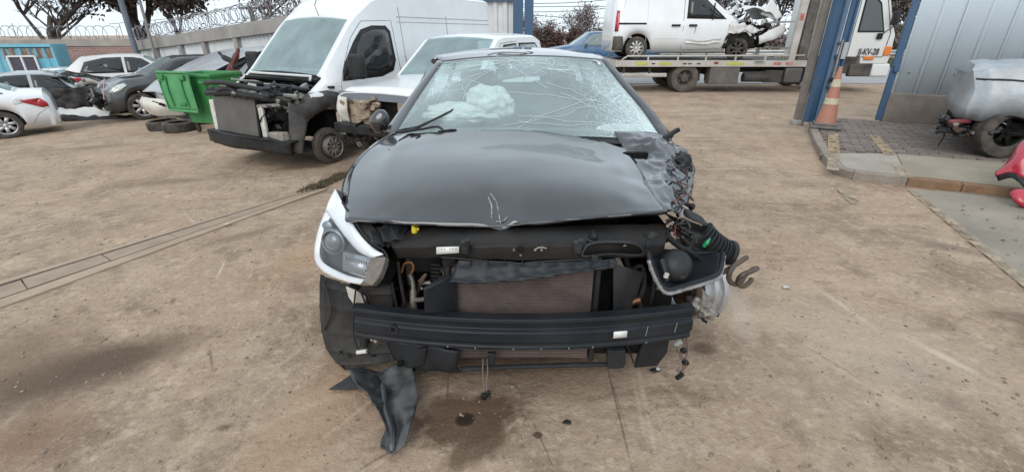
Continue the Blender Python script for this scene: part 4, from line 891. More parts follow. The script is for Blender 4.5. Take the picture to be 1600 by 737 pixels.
# ------------------------------------------------------------------ things lying in front of the car
fl = empty('fallen_wheel_liner', gp(615,690), label='torn black plastic wheel liner lying on the dirt under the front corner', cat='car part'); fl['_o'] = list(gp(615,690))
gloss_blk = mat('glossy_black_plastic', (.008,.009,.0105), .22, col2=(.02,.022,.025), scale=8, dust=.7, dustcol=(.15,.148,.145), bump=.18, bscale=14)  # grey mottle paints the sheet's highlights into its colour
def curl(p, u, v): return p+Vector((.012*noise.noise(p*11), .012*noise.noise(p*9), .03*abs(2*v-1)**2-.016*math.exp(-((v-.5)/.14)**2)+.022*noise.noise(p*10)+.008*noise.noise(p*24)))
MB().patch([P([(546,586,1.81),(600,572,1.84),(640,568,1.84)]), P([(556,606,1.72),(604,602,1.72),(649,596,1.74)]), P([(583,638,1.575),(616,634,1.57),(654,630,1.60)]), P([(601,672,1.455),(622,672,1.44),(645,668,1.46)]), P([(598,694,1.40),(617,696,1.39),(638,694,1.395)]), P([(596,709,1.365),(615,710,1.36),(634,705,1.37)])], 44, 20, curl).build('sheet', gloss_blk, fl, smooth=60, solid=.005)
MB().patch([P([(575,580,1.83),(590,590,1.79),(600,612,1.69)]), P([(545,590,1.80),(560,598,1.76),(572,610,1.70)]), P([(514,608,1.745),(535,609,1.74),(552,606,1.74)])], 20, 14, lambda p, u, v: p+Vector((0,0,.012*noise.noise(p*14)))).build('flap', MATS['grey_black_plastic'], fl, smooth=60, solid=.005)
mb = MB(); mb.tube(P([(598,600,1.72),(603,640,1.545),(612,672,1.44),(612,704,1.365)]), [.012,.016,.014,.008], 8, smooth=5); mb.build('rib', gloss_blk, fl)
def bit(px, py, m_, label, cat, r, seed, name, z=0.006, white=None):
    g = gp(px, py); rn = random.Random(seed); e = empty(name, (g.x, g.y, gz(g.x)), label=label, cat=cat); e['_o'] = [g.x, g.y, gz(g.x)]
    n = 7; mb = MB(); ring = [Vector((g.x+cos(2*pi*k/n)*r*rn.uniform(.5,1.4), g.y+sin(2*pi*k/n)*r*rn.uniform(.3,.8), gz(g.x)+z+rn.uniform(0,.012))) for k in range(n)]
    mb.add(ring+[Vector((g.x, g.y, gz(g.x)+z+r*.3))], [(k,(k+1)%n,n) for k in range(n)]); mb.build('shell', m_, e, smooth=25, solid=.005)
    if white: MB().box((g.x+r*.7, g.y, gz(g.x)+z+.012), (r*.7, r*.5, r*.45), (.2,.3,.4)).build('tip', white_pl, e, bevel=.002)
    return e
bit(1022,580, blk, 'black connector with a white tip lying below the bumper end', 'connector', .026, 2, 'broken_connector', white=True)
bit(887,661, blk_g, 'flat black plastic shard on the dirt ahead of the car', 'debris', .022, 3, 'plastic_shard')
bit(839,682, brown, 'small crumpled brown scrap on the dirt near the oil stain', 'debris', .018, 4, 'scrap')
bit(356,354, white_pl, 'small white scrap lying on the drain channel', 'debris', .022, 5, 'paper_scrap', .026)
bit(407,232, blk, 'black plastic scrap on the ground in front of the stripped van', 'debris', .12, 6, 'plastic_scrap')
bit(1330,485, white_pl, 'pale chip lying alone on open ground between car and kerb', 'debris', .012, 7, 'chip')
bit(1228,450, white_pl, 'pale torn strip on the dirt beside the dangling spring', 'debris', .03, 8, 'torn_strip')
# ------------------------------------------------------------------ generic vehicle builder (local axes: x forward, y left, z up)
def lerpk(kn, x, i):
    if x >= kn[0][0]: return kn[0][i]
    for a, b2 in zip(kn, kn[1:]):
        if x >= b2[0]:
            f = (x-b2[0])/(a[0]-b2[0]); return b2[i]+(a[i]-b2[i])*f
    return kn[-1][i]
class Car:
    """st: knots (x, belt z, top z, belt half width, top half width, crown), front to rear"""
    def __init__(s, root, st, wheels, R_arch, sill, hub, ws=None, rw=None, crumple=None):
        s.root, s.st, s.wh, s.Ra, s.sill, s.hub, s.ws, s.rw, s.cr = root, st, wheels, R_arch, sill, hub, ws, rw, crumple
    def sec(s, x):
        zb, zt, wb, wt, cr = (lerpk(s.st, x, i) for i in range(1, 6)); z0 = s.sill
        for xw in s.wh:
            d = s.Ra**2-(x-xw)**2
            if d > 0: z0 = max(z0, s.hub+sqrt(d))
        z0 = min(z0, zb-.08); ze = zt-cr
        r3 = (wb-.035, zb); r5 = (wt, ze)
        return [(wb-.03, z0), (wb+.012, z0+(zb-z0)*.45), (wb, zb-.07 if zb-.07 > z0 else zb-.02), r3, (r3[0]+(r5[0]-r3[0])*.9, r3[1]+(r5[1]-r3[1])*.9), r5, (wt*.9, ze+cr*.4), (wt*.5, zt-cr*.2), (0, zt)]
    def side(s, x, z, sg, off=.006):
        q = s.sec(x)
        for a, b2 in zip(q, q[1:]):
            if a[1] <= z <= b2[1] and b2[1] > a[1]:
                f = (z-a[1])/(b2[1]-a[1]); return Vector((x, sg*(a[0]+(b2[0]-a[0])*f+off), z))
        return Vector((x, sg*((q[0][0] if z < q[0][1] else q[5][0])+off), z))
    def build(s, paint, lining, glass_m=None, step=.07, solid=.03, caps=(True, True), body='body', skip=None):
        x0, x1 = s.st[0][0], s.st[-1][0]; xs_ = sorted(set([k[0] for k in s.st]+[x0+(x1-x0)*i/max(1, int((x0-x1)/step)) for i in range(int((x0-x1)/step)+1)]), reverse=True)
        secs = []
        for x in xs_:
            h = s.sec(x); full = [Vector((x, w, z)) for w, z in h]+[Vector((x, -w, z)) for w, z in h[-2::-1]]
            if s.cr: full = [s.cr(p) for p in full]
            secs.append(full)
        m = len(secs[0]); groups = {}
        for i in range(len(secs)-1):
            xm = (xs_[i]+xs_[i+1])/2
            for j in range(m-1):
                jj = j if j < 8 else 15-j; k = body
                if skip and skip(j, jj, xm): continue
                if s.ws and s.ws[1] < xm < s.ws[0] and jj in (6,7): k = 'windscreen'
                if s.rw and s.rw[1] < xm < s.rw[0] and jj in (6,7): k = 'rear_window'
                groups.setdefault(k, MB()).add([secs[i][j], secs[i+1][j], secs[i+1][j+1], secs[i][j+1]], [(0,1,2,3)])
        b = groups[body]
        if caps[0]: b.add(secs[0], [tuple(range(m))])
        if caps[1]: b.add(secs[-1], [tuple(range(m-1,-1,-1))])
        s.body = None
        for k, g in groups.items():
            if k == body: s.body = g.build(k, paint, s.root, smooth=35, solid=solid, m2=lining, merge=True, out='c')
            else: g.build(k, glass_m, s.root, smooth=180, merge=True)
        return s
    def panel(s, poly, sg, m, name, off=.006, th=.004, parent=None):
        """a flat fitting of given (x, z) outline laid on the body side"""
        out_ = []
        for i, a in enumerate(poly):
            b2 = poly[(i+1) % len(poly)]; n = max(1, int(math.dist(a, b2)/.15))
            out_ += [(a[0]+(b2[0]-a[0])*k/n, a[1]+(b2[1]-a[1])*k/n) for k in range(n)]
        c = (sum(p[0] for p in poly)/len(poly), sum(p[1] for p in poly)/len(poly))
        rows = [[s.side(c[0]+(p[0]-c[0])*t, c[1]+(p[1]-c[1])*t, sg, off) for p in out_+[out_[0]]] for t in (1,.66,.33,.02)]
        if s.cr: rows = [[s.cr(p) for p in r] for r in rows]
        return MB().grid(rows).build(name, m, parent or s.root, smooth=60, solid=th, off=1, out=(0,sg,0))
    def seam(s, pts, sg, r=.004, m=None, name='door_seam'):
        q = []
        for a, b2 in zip(pts, pts[1:]): q += [s.side(a[0]+(b2[0]-a[0])*k/5, a[1]+(b2[1]-a[1])*k/5, sg, 0) for k in range(5)]
        q.append(s.side(*pts[-1], sg, 0))
        if s.cr: q = [s.cr(p) for p in q]
        return MB().tube(q, r, 5).build(name, m or seam_m, s.root)
seam_m = mat('seam_shadow_gap', (.03,.03,.032), .8)
lining = mat('cabin_lining', (.035,.036,.038), .85, col2=(.055,.055,.057), scale=5)
dglass = mat('dark_window_glass', (.018,.021,.023), .06, 0, coat=0, spec=.6)
whitep = mat('white_vehicle_paint', (.74,.755,.77), .32, coat=.5, dust=.30, dustcol=(.55,.53,.50), scale=4)
whitep2 = mat('white_car_paint', (.76,.775,.80), .22, coat=.8)
whitep3 = mat('dusty_white_paint', (.66,.66,.655), .45, coat=.2, dust=.5, dustcol=(.45,.42,.38), scale=3)
silverp = mat('silver_car_paint', (.40,.415,.435), .3, .45, coat=.6, dust=.35, dustcol=(.38,.36,.34), scale=4)
greyp = mat('dark_grey_car_paint', (.055,.058,.066), .25, .3, coat=.8, dust=.35, dustcol=(.15,.14,.13))
blackp = mat('black_car_paint', (.014,.014,.017), .2, coat=.8, dust=.35, dustcol=(.12,.11,.10))
wglass = glass('vehicle_windscreen', (.58,.72,.73), .31, (.56,.72,.74), .04)
clear_lamp = mat('lamp_clear', (.55,.56,.53), .2, .3, coat=.6); red_lamp = mat('lamp_red', (.38,.012,.025), .25, coat=.6); orange_lamp = mat('lamp_orange', (.72,.20,.03), .35, coat=.5)
bumper_blk = mat('bumper_black', (.028,.029,.031), .6, col2=(.045,.045,.046), scale=6, dust=.3)
def wheel(root, x, y, R_, w, rim_r, rim_m, n_sp=6, tyre=True, hub=None, steer=0, name='wheel'):
    """tyre with rim and spokes; y sign gives the outer face"""
    sg = 1 if y > 0 else -1; hub = R_ if hub is None else hub
    def put(mb):
        e = Euler((0,0,steer)).to_matrix(); mb.v = [e@Vector((v.x, v.y*sg, v.z))+Vector((x, y, hub)) for v in mb.v]; return mb
    if tyre: o = put(tyre_mesh(R_, w, rim_r, 36)).build(name, tread, root)
    else: o = put(MB().lathe([(rim_r*.2,-w*.3),(rim_r*.7,-w*.3),(rim_r*.7,-w*.1),(rim_r*.2,-w*.1)], 'y', 24)).build(name, brown, root)
    h = w/2
    rm = put(MB().lathe([(rim_r*.99,-h*.8),(rim_r*.94,-h*.6),(rim_r*.9,h*.3),(rim_r*.97,h*.75),(rim_r*1.02,h*.8),(rim_r*1.0,h*.86),(rim_r*.93,h*.72)], 'y', 36)).build('rim', rim_m, o)
    mb = MB()
    for k in range(n_sp):
        a = 2*pi*k/n_sp+.2; d = Vector((cos(a),0,sin(a))); t = Vector((-sin(a),0,cos(a))); q = []
        for r, ww, yy in ((rim_r*.18,.30,.62),(rim_r*.55,.20,.66),(rim_r*.95,.26,.70)):
            q.append([d*r-t*rim_r*ww*.75+Vector((0,h*yy,0)), d*r+t*rim_r*ww*.75+Vector((0,h*yy,0))])
        mb.grid(q)
    mb.lathe([(0,h*.72),(rim_r*.16,h*.72),(rim_r*.24,h*.6)], 'y', 18)
    put(mb).build('spokes', rim_m, o, solid=.012)
    put(MB().lathe([(0,h*.05),(rim_r*.9,h*.05)], 'y', 20)).build('wheel_back', dark, o)
    return o
steel_rim = mat('steel_rim', (.33,.325,.315), .5, .5, col2=(.22,.19,.165), scale=10, dust=.4); black_rim = mat('black_steel_rim', (.05,.047,.044), .6, .3, col2=(.10,.075,.06), scale=12)
def junk(root, c, d, n, seed, ms, name='mangled_part', rmin=.03, rmax=.12):
    """mangled mechanical pieces in a box c +- d, each its own mesh"""
    rn = random.Random(seed)
    for i in range(n):
        p = Vector([c[k]+rn.uniform(-d[k], d[k]) for k in range(3)]); m_ = rn.choice(ms); t = rn.random()
        if t < .4: shard(p, rn.uniform(rmin, rmax), m_, name, root, rn)
        elif t < .75:
            q = [p]; 
            for k in range(4): q.append(q[-1]+Vector((rn.uniform(-1,1)*d[0]*.35, rn.uniform(-1,1)*d[1]*.35, rn.uniform(-1,1)*d[2]*.3)))
            MB().tube(q, rn.uniform(.010,.028), 7, smooth=3).build(name, m_, root)
        else: MB().box(p, (rn.uniform(rmin,rmax), rn.uniform(rmin,rmax), rn.uniform(rmin,rmax)*.8), (rn.uniform(-.6,.6), rn.uniform(-.6,.6), rn.uniform(0,3))).build(name, m_, root, bevel=.008)
def rot2(x, y, rz): return Vector((x*cos(rz)-y*sin(rz), x*sin(rz)+y*cos(rz), 0))
def place_by(lx, ly, wx, wy, rz, sc=1):
    q = rot2(lx*sc, ly*sc, rz); x, y = wx-q.x, wy-q.y; return Vector((x, y, gz(wx)))
# ------------------------------------------------------------------ white cargo van with its nose stripped
rz = R(-118.5); S = .932
van = empty('cargo_van', Vector((-2.52,8.24,-.086)), rz, S, 'tall white cargo van with stripped nose and bare front hub', 'van')
st = [(2.18,.86,.94,.94,.86,.04),(2.0,.98,1.08,.985,.88,.05),(1.72,1.15,1.26,1.01,.86,.06),(1.62,1.17,1.34,1.015,.85,.06),(.98,1.22,1.98,1.02,.80,.07),(.82,1.22,2.12,1.02,.80,.08),(.5,1.22,2.34,1.02,.83,.09),(.15,1.22,2.46,1.02,.86,.09),(-.4,1.22,2.5,1.025,.88,.09),(-2.9,1.22,2.5,1.02,.88,.09),(-3.05,1.2,2.44,1.0,.85,.09)]
V_ = Car(van, st, (1.78,-2.0), .44, .36, .36, ws=(1.66,.93)).build(whitep, lining, wglass, caps=(False, True), skip=lambda j, jj, xm: (xm > 1.66 and jj >= 4) or (xm > 1.9 and j > 8))
V_.panel([(1.42,1.16),(1.30,1.36),(.98,1.70),(.80,1.86),(.58,1.92),(.30,1.92),(.22,1.84),(.20,1.40),(.30,1.24),(.6,1.17)], 1, blk, 'window_seal', .004)
V_.panel([(1.08,1.32),(.96,1.62),(.80,1.79),(.58,1.86),(.33,1.86),(.28,1.80),(.27,1.42),(.35,1.30),(.62,1.24)], 1, dglass, 'door_window', .010)
V_.seam([(1.45,.62),(1.48,1.10),(1.02,1.74),(.75,1.98),(.16,2.0),(.12,1.2),(.14,.42)], 1)
V_.seam([(.02,2.06),(-2.9,2.06)], 1, .010, mat('white_groove', (.52,.53,.54), .5), 'side_groove'); V_.seam([(.02,1.98),(-2.9,1.98)], 1, .008, MATS['white_groove'], 'side_groove')
V_.seam([(-.05,.42),(-.05,2.2)], 1); V_.seam([(-1.35,.42),(-1.35,2.1)], 1)
V_.seam([(.1,.75),(-2.6,.75)], 1, .010, MATS['white_groove'], 'side_groove')
for xx, zz in ((.22,1.08),(-.12,1.08)): V_.panel([(xx-.05,zz-.07),(xx+.05,zz-.07),(xx+.05,zz+.08),(xx-.05,zz+.08)], 1, blk, 'door_handle', .01, .02)
V_.panel([(2.16,.70),(2.24,.86),(2.02,1.02),(1.76,1.06),(1.5,1.0),(1.34,.82),(1.28,.62),(1.40,.62),(1.46,.76),(1.6,.86),(1.78,.89),(1.98,.84),(2.10,.70)], 1, bumper_blk, 'arch_trim', .004, .02)
MB().box((1.30,1.20,1.36), (.12,.28,.34)).build('door_mirror', blk, van, bevel=.04); MB().box((1.24,1.20,1.36), (.02,.22,.28)).build('mirror_glass', dglass, van); MB().tube([(1.30,1.02,1.22),(1.30,1.12,1.26)], .035, 8).build('mirror_arm', blk, van)
MB().box((1.30,-1.20,1.36), (.12,.26,.34)).build('door_mirror', blk, van, bevel=.04)
MB().tube([(.95,.15,2.06),(1.0,.15,2.20),(.86,.15,2.42)], .006, 6).build('aerial', blk, van)
MB().box((1.66,0,1.20), (.18,1.66,.05), (0,.3,0)).build('cowl', blk, van, bevel=.01)
mb = MB(); mb.tube([(1.80,.75,1.19),(1.74,.72,1.24),(1.68,-.76,1.24),(1.74,-.78,1.19)], .018, 6); mb.build('scuttle_edge', whitep3, van)
MB().box((1.15,0,1.22), (.5,1.6,.10)).build('dashboard', mat('grey_dash', (.13,.135,.135), .7), van, bevel=.03)
for yy, ww in ((-.35,.22),(.30,.34)): MB().box((1.32,yy,1.285), (.16,ww,.012), (0,-.15,.2)).build('paper', mat('paper_white', (.72,.73,.72), .7), van)
for yy in (-.5,.5): MB().box((.55,yy,1.2), (.18,.5,1.0), (0,-.15,0)).build('seat', mat('van_seat', (.16,.17,.175), .9), van, bevel=.08)
# nose
MB().box((1.6,0,.75), (.1,1.8,.85)).build('bulkhead', dark, van); MB().box((1.85,0,.62), (.5,1.1,.5)).build('engine_block', dark, van, bevel=.04)
MB().box((2.33,-.32,.66), (.05,.90,.60), (0,-.10,.06)).build('radiator', mat('radiator_grey', (.115,.108,.10), .6, .1, col2=(.09,.084,.078), scale=5), van, bevel=.008)
mb = MB(); mb.grid([[Vector((2.56-.10*(t*t), t*.96, z+.01*sin(t*5))) for t in [k/8 for k in range(-8,9)]] for z in (.27,.31,.42,.45)]); mb.grid([[Vector((x-.10*(t*t), t*.96, .45)) for t in [k/8 for k in range(-8,9)]] for x in (2.56,2.42)]); mb.build('crossmember', blk, van, smooth=40, solid=.02)
mb = MB(); mb.grid([[Vector((x, t*.86, .27)) for t in (-1,0,1)] for x in (2.46,1.7)]); mb.build('undertray', blk, van, solid=.02)
MB().tube([(2.34,-.92,.98),(2.40,-.3,1.03),(2.38,.3,1.0),(2.22,.86,.96)], .045, 8, smooth=4).build('upper_rail', blk, van)
MB().tube([(2.30,-.98,1.12),(2.40,-.4,1.16),(2.33,.25,1.10),(2.12,.72,.98)], .035, 8, smooth=4).build('intake_hose', blk, van)
MB().tube([(2.36,-.62,.98),(2.42,-.45,1.06),(2.42,-.2,1.08),(2.34,.05,.98)], .03, 8, smooth=4).build('hose', blk, van); MB().tube([(2.40,-.2,.99),(2.44,-.1,1.04),(2.40,.1,.98)], .02, 8).build('alloy_pipe', alum, van)
for yy, mm in ((-.86,white_pl),(.30,white_pl)): MB().box((2.34,yy,.66), (.05,.10,.46), (.12,-.1,0)).build('lamp_bracket', mm, van, bevel=.015)
MB().box((2.28,.45,.88), (.10,.46,.05), (.1,0,.1)).build('bracket', alum, van, bevel=.01)
MB().box((2.36,.62,.46), (.12,.40,.16), (.1,0,-.2)).build('bracket', mat('beige_steel', (.30,.28,.24), .6, col2=(.18,.16,.13), scale=8), van, bevel=.02)
MB().patch([[(2.30,.86,.96),(2.20,.93,.90),(2.06,.97,.84)],[(2.34,.86,.70),(2.28,.93,.62),(2.18,.97,.56)],[(2.36,.80,.30),(2.36,.90,.28),(2.30,.97,.26)]], 8, 8).build('wing_liner', bumper_blk, van, solid=.015)
MB().box((1.95,0,.80), (.62,1.5,.30)).build('engine_cover', dark, van, bevel=.06)
junk(van, (1.98,0,1.02), (.24,.80,.10), 70, 31, [blk, blk, blk_g, blk, dark, alum, blk_b], 'engine_part', .05, .17)
junk(van, (2.22,-.1,1.06), (.10,.8,.08), 24, 34, [white_pl, alum, blk, blk_g, mat('beige_steel', (.30,.28,.24), .6), blk_b], 'engine_part', .04, .11)
junk(van, (2.25,.55,.72), (.10,.26,.16), 14, 32, [blk, blk_g, bare], 'engine_part', .04, .10)
junk(van, (2.3,0,.98), (.06,.8,.06), 16, 33, [blk, blk_g, alum], 'engine_part', .04, .10)
wheel(van, 1.78, .98, .33, .14, .15, steel_rim, 10, tyre=False, hub=.255)
MB().lathe([(.05,-.05),(.26,-.05),(.265,-.02),(.265,.02),(.26,.05),(.19,.055),(.18,.02),(.05,.02)], 'y', 32, (1.78,.90,.265)).build('brake_drum', mat('brake_iron', (.10,.085,.075), .6, .3, col2=(.17,.15,.135), scale=9), van)
wheel(van, -2.0, .92, .34, .2, .21, steel_rim, 8); wheel(van, -2.0, -.92, .34, .2, .21, steel_rim, 8); wheel(van, 1.78, -.92, .34, .2, .21, steel_rim, 8)
# ------------------------------------------------------------------ white pickup behind the black car
rz = R(-117.7); S = .878
pick = empty('pickup_truck', Vector((-.53,7.46,.03)), rz, S, 'white double cab pickup without grille or lamps, behind the black car', 'pickup')
st = [(2.44,.98,1.06,.84,.74,.04),(2.3,1.02,1.12,.88,.78,.05),(1.30,1.06,1.20,.90,.80,.06),(1.22,1.06,1.22,.90,.79,.06),(.52,1.06,1.74,.90,.70,.06),(.3,1.06,1.78,.90,.69,.06),(-.85,1.06,1.79,.90,.69,.06),(-1.05,1.06,1.72,.90,.70,.06),(-1.24,1.06,1.18,.90,.76,.05),(-1.25,1.05,1.08,.90,.86,.02),(-2.6,1.05,1.08,.90,.86,.02)]
K_ = Car(pick, st, (1.75,-1.45), .42, .42, .38, ws=(1.24,.50), rw=(-1.06,-1.23)).build(whitep, lining, wglass, caps=(False, True))
for sg in (1,-1):
    K_.panel([(.92,1.12),(.50,1.52),(.36,1.62),(-.06,1.64),(-.06,1.12)], sg, blk, 'window_seal', .004); K_.panel([(.82,1.14),(.46,1.50),(.32,1.59),(-.03,1.61),(-.03,1.14)], sg, mat('pickup_glass', (.20,.235,.235), .08), 'door_window', .010)
    K_.panel([(-.16,1.12),(-.16,1.64),(-.80,1.64),(-.92,1.52),(-1.0,1.12)], sg, blk, 'window_seal', .004); K_.panel([(-.19,1.14),(-.19,1.61),(-.78,1.61),(-.88,1.50),(-.95,1.14)], sg, MATS['pickup_glass'], 'door_window', .010)
    K_.seam([(1.0,.5),(.98,1.1),(.45,1.64),(-.1,1.67),(-.1,.5)], sg)
MB().box((2.05,0,.72), (.6,1.3,.55)).build('engine_bay', dark, pick); MB().box((2.42,0,1.0), (.03,1.6,.10)).build('hood_lip', mat('lip_blue_grey', (.16,.18,.21), .5), pick)
tan = mat('primer_tan', (.34,.28,.21), .7, col2=(.17,.12,.085), scale=9)
for sg in (1,-1):
    MB().patch([[(2.50,sg*.60,.98),(2.46,sg*.80,.98),(2.30,sg*.90,.98)],[(2.52,sg*.60,.80),(2.50,sg*.82,.80),(2.32,sg*.91,.80)],[(2.48,sg*.62,.62),(2.44,sg*.82,.62),(2.28,sg*.90,.62)]], 8, 8).build('lamp_opening', white_pl if sg < 0 else tan, pick, solid=.02)
    MB().box((2.40,sg*.45,.78), (.10,.40,.34)).build('lamp_panel', tan, pick, bevel=.02)
junk(pick, (2.44,-.45,.82), (.06,.36,.14), 18, 41, [tan, brown, blk, tan], 'rusty_bracket', .05, .12)
junk(pick, (2.45,-.35,.48), (.10,.45,.14), 22, 42, [blk, blk_g, bumper_blk, bare], 'front_part', .05, .14)
MB().box((2.52,-.2,.56), (.10,1.3,.14)).build('crossmember', blk, pick, bevel=.02)
for x, y in ((1.75,.82),(1.75,-.82),(-1.45,.82),(-1.45,-.82)): wheel(pick, x, y, .36, .22, .2, steel_rim, 6)
MB().tube([(1.28,.2,1.24),(1.10,.75,1.34)], .012, 6).build('wiper', blk, pick)
# ------------------------------------------------------------------ sedans
def sedan(name, label, cat, loc, rz, S, pm, wb=2.6, H=1.46, hatch=False, group=None, crumple=None, gm=None, tyre_r=.31, rimm=silver, caps=(True,True), front=True, hw=.86, nspoke=7, glassm=None, rear=True, sides=(1,-1), wheels=True, suv=0):
    root = empty(name, loc, rz, S, label, cat, group); b = .92+suv*.12
    xf, xr = wb/2+.86, -wb/2-(.70 if hatch else .98)
    st = [(xf,.50+suv*.1,.56+suv*.1,hw-.26,hw-.40,.03),(xf-.06,.60+suv*.12,.68+suv*.12,hw-.12,hw-.24,.04),(xf-.22,.68+suv*.14,.78+suv*.15,hw-.03,hw-.14,.05),(wb/2+.25,.80+suv*.15,.92+suv*.16,hw,hw-.10,.05),(wb/2-.22,b-.02,b+.08,hw,hw-.09,.05),(wb/2-.30,b,b+.11,hw,hw-.10,.05),(wb/2-1.02,b+.02,H-.06,hw,hw-.26,.06),(wb/2-1.25,b+.03,H-.01,hw,hw-.27,.06),(wb/2-1.9,b+.04,H,hw,hw-.27,.06)]
    if hatch: st += [(-wb/2-.15,b+.05,H-.07,hw-.01,hw-.28,.06),(-wb/2-.55,b+.05,b+.22,hw-.03,hw-.16,.05),(xr+.06,b+.0,b+.10,hw-.06,hw-.18,.04),(xr,.50,.62,hw-.16,hw-.24,.04)]; rwin = (-wb/2-.17,-wb/2-.52)
    else: st += [(wb/2-2.3,b+.05,H-.05,hw,hw-.28,.06),(-wb/2-.32,b+.06,b+.18,hw-.01,hw-.16,.05),(-wb/2-.40,b+.05,b+.14,hw-.01,hw-.13,.04),(xr+.14,b+.04,b+.12,hw-.05,hw-.15,.04),(xr+.04,b-.16,b-.02,hw-.10,hw-.2,.04),(xr,.46,.58,hw-.16,hw-.24,.04)]; rwin = (wb/2-2.32,-wb/2-.30)
    C = Car(root, st, (wb/2,-wb/2), tyre_r+.055, .22+suv*.06, tyre_r, ws=(wb/2-.28,wb/2-1.0), rw=rwin if rear else None, crumple=crumple).build(pm, lining, glassm or wglass, caps=caps)
    t = H-.10; g = gm or dglass
    for sg in sides:
        C.panel([(wb/2-.52,b+.06),(wb/2-1.08,t-.04),(wb/2-1.3,t),(wb/2-1.55,t+.01),(wb/2-1.55,b+.06)], sg, g, 'door_window')
        C.panel([(wb/2-1.63,b+.06),(wb/2-1.63,t+.01),(wb/2-2.1,t),(-wb/2-.02,t-.12),(-wb/2-.18,b+.10),(-wb/2+.1,b+.06)], sg, g, 'door_window')
        C.seam([(wb/2-.42,.32),(wb/2-.45,b),(wb/2-.5,b+.02)], sg); C.seam([(wb/2-1.59,.30),(wb/2-1.59,b+.03)], sg); C.seam([(-wb/2+.38,.32),(-wb/2+.30,.62),(-wb/2+.05,b)], sg)
        for xx in (wb/2-1.42,-wb/2+.34): C.panel([(xx-.09,b-.13),(xx+.09,b-.13),(xx+.09,b-.09),(xx-.09,b-.09)], sg, pm, 'door_handle', .012, .02)
        MB().box((wb/2-.55,sg*(hw+.09),b+.13), (.10,.20,.13)).build('door_mirror', pm, root, bevel=.035)
        if front: C.panel([(xf-.12,.64+suv*.1),(xf-.20,.76+suv*.13),(xf-.55,.83+suv*.14),(xf-.62,.80+suv*.12),(xf-.40,.66+suv*.1)], sg, clear_lamp, 'headlight', .008, .012)
        C.panel([(xr+.22,b-.04),(xr+.12,b-.14),(xr+.10,b-.24),(xr+.22,b-.26),(xr+.52,b-.12),(xr+.58,b-.06)], sg, red_lamp, 'tail_light', .008, .012)
    if wheels:
        for x in (wb/2, -wb/2):
            for sg in (1,-1): wheel(root, x, sg*(hw-.10), tyre_r, .20, tyre_r*.68, rimm, nspoke)
    root['xf'] = xf; root['xr'] = xr
    return root, C
# leftmost white sedan, seen from its rear quarter
ws_, C = sedan('parked_sedan', 'clean white sedan at the left edge showing its rear wheel and red lamp', 'car', place_by(-1.3,.8,-10.95,10.0,R(222),.9), R(222), .9, whitep2, nspoke=7)
C.panel([(-1.72,.78),(-1.60,.76),(-1.57,.86),(-1.62,.93),(-1.74,.92),(-1.78,.85)], 1, mat('white_flap', (.70,.71,.73), .3), 'fuel_flap', .002, .003)
C.seam([(-1.80,.30),(-1.95,.52),(-2.18,.66)], 1)
# silver hatch with black crushed front, beside it
def crush_a(p):
    if p.x > .3: 
        k = min(1, (p.x-.3)/.9); return p+Vector((-.28*k, .10*k*noise.noise(p*3), -.18*k*(p.z > .8)+.12*k*noise.noise(p*4.5)))
    return p
sh, C = sedan('crushed_car', 'silver car with its black front half crushed in, beside the white sedan', 'car', Vector((-12.75,13.2,gz(-13))), R(36), .88, silverp, hatch=False, crumple=crush_a, front=False, rear=True)
C.panel([(.95,.30),(1.0,.86),(.55,.98),(-.35,1.02),(-.55,.62),(-.35,.30)], -1, mat('charred_black', (.012,.011,.011), .7, col2=(.05,.045,.042), scale=7, bump=.5, bscale=14), 'burnt_door', .012, .03)
C.panel([(1.95,.34),(1.9,.62),(1.3,.90),(1.0,.90),(.95,.30)], -1, MATS['charred_black'], 'burnt_wing', .012, .03)
junk(sh, (1.35,-.5,.62), (.55,.42,.28), 34, 51, [MATS['charred_black'], blk, blk_g, dark, bare], 'mangled_part', .08, .26)
MB().patch([[(.2,-.7,1.30),(.5,0,1.36),(.2,.7,1.30)],[(.9,-.8,1.22),(1.1,0,1.25),(.9,.7,1.2)],[(1.7,-.8,.92),(1.9,0,1.02),(1.7,.7,.95)]], 10, 14, lambda p, u, v: p+Vector((0,0,.08*noise.noise(p*3)))).build('bent_hood', blackp, sh, solid=.02)
MB().patch([[(.3,-.92,1.0),(1.0,-.95,.95),(1.9,-.85,.85)],[(.3,-.95,.6),(1.0,-1.0,.55),(1.95,-.95,.5)],[(.3,-.90,.25),(1.0,-.92,.22),(1.9,-.85,.25)]], 14, 20, lambda p, u, v: p+Vector((0,.12*noise.noise(p*4),.05*noise.noise(p*5)))).build('burnt_side', MATS['charred_black'], sh, solid=.02)
# torn door skins on the ground in front of it
ds = empty('torn_bumper', gp(150,189), label='crumpled white and black bumper skins lying before the crushed silver car', cat='car part'); ds['_o'] = list(gp(150,189))
g = gp(130,187); MB().patch([[g+Vector((-.9+.45*i, .1*j-.05*i, z+.05*sin(i*2.1+j))) for i in range(5)] for j, z in ((0,.10),(1,.22),(2,.30),(4,.16))], 14, 30, lambda p, u, v: p+Vector((0,0,.05*noise.noise(p*5)))).build('skin', whitep3, ds, solid=.012)
MB().patch([[g+Vector((-1.0+.6*i, -.25+.12*j, z+.03*sin(i*1.7+j))) for i in range(5)] for j, z in ((0,.03),(1,.14),(2,.05))], 10, 30, lambda p, u, v: p+Vector((0,0,.05*noise.noise(p*6)))).build('valance', blk, ds, solid=.012)
# white cars further back
sedan('parked_hatchback', 'white hatchback standing behind the crushed silver car and the black SUV', 'car', Vector((-13.2,17.2,gz(-13))), R(30), 1.0, whitep3, hatch=True, H=1.55)
pc_, C = sedan('parked_saloon', 'white saloon with raised black hood by the blue container', 'car', Vector((-15.6,17.0,gz(-15))), R(-28), .82, whitep2)
shard((1.45,-.1,1.0), .75, blackp, 'open_hood', pc_, random.Random(8), .02)
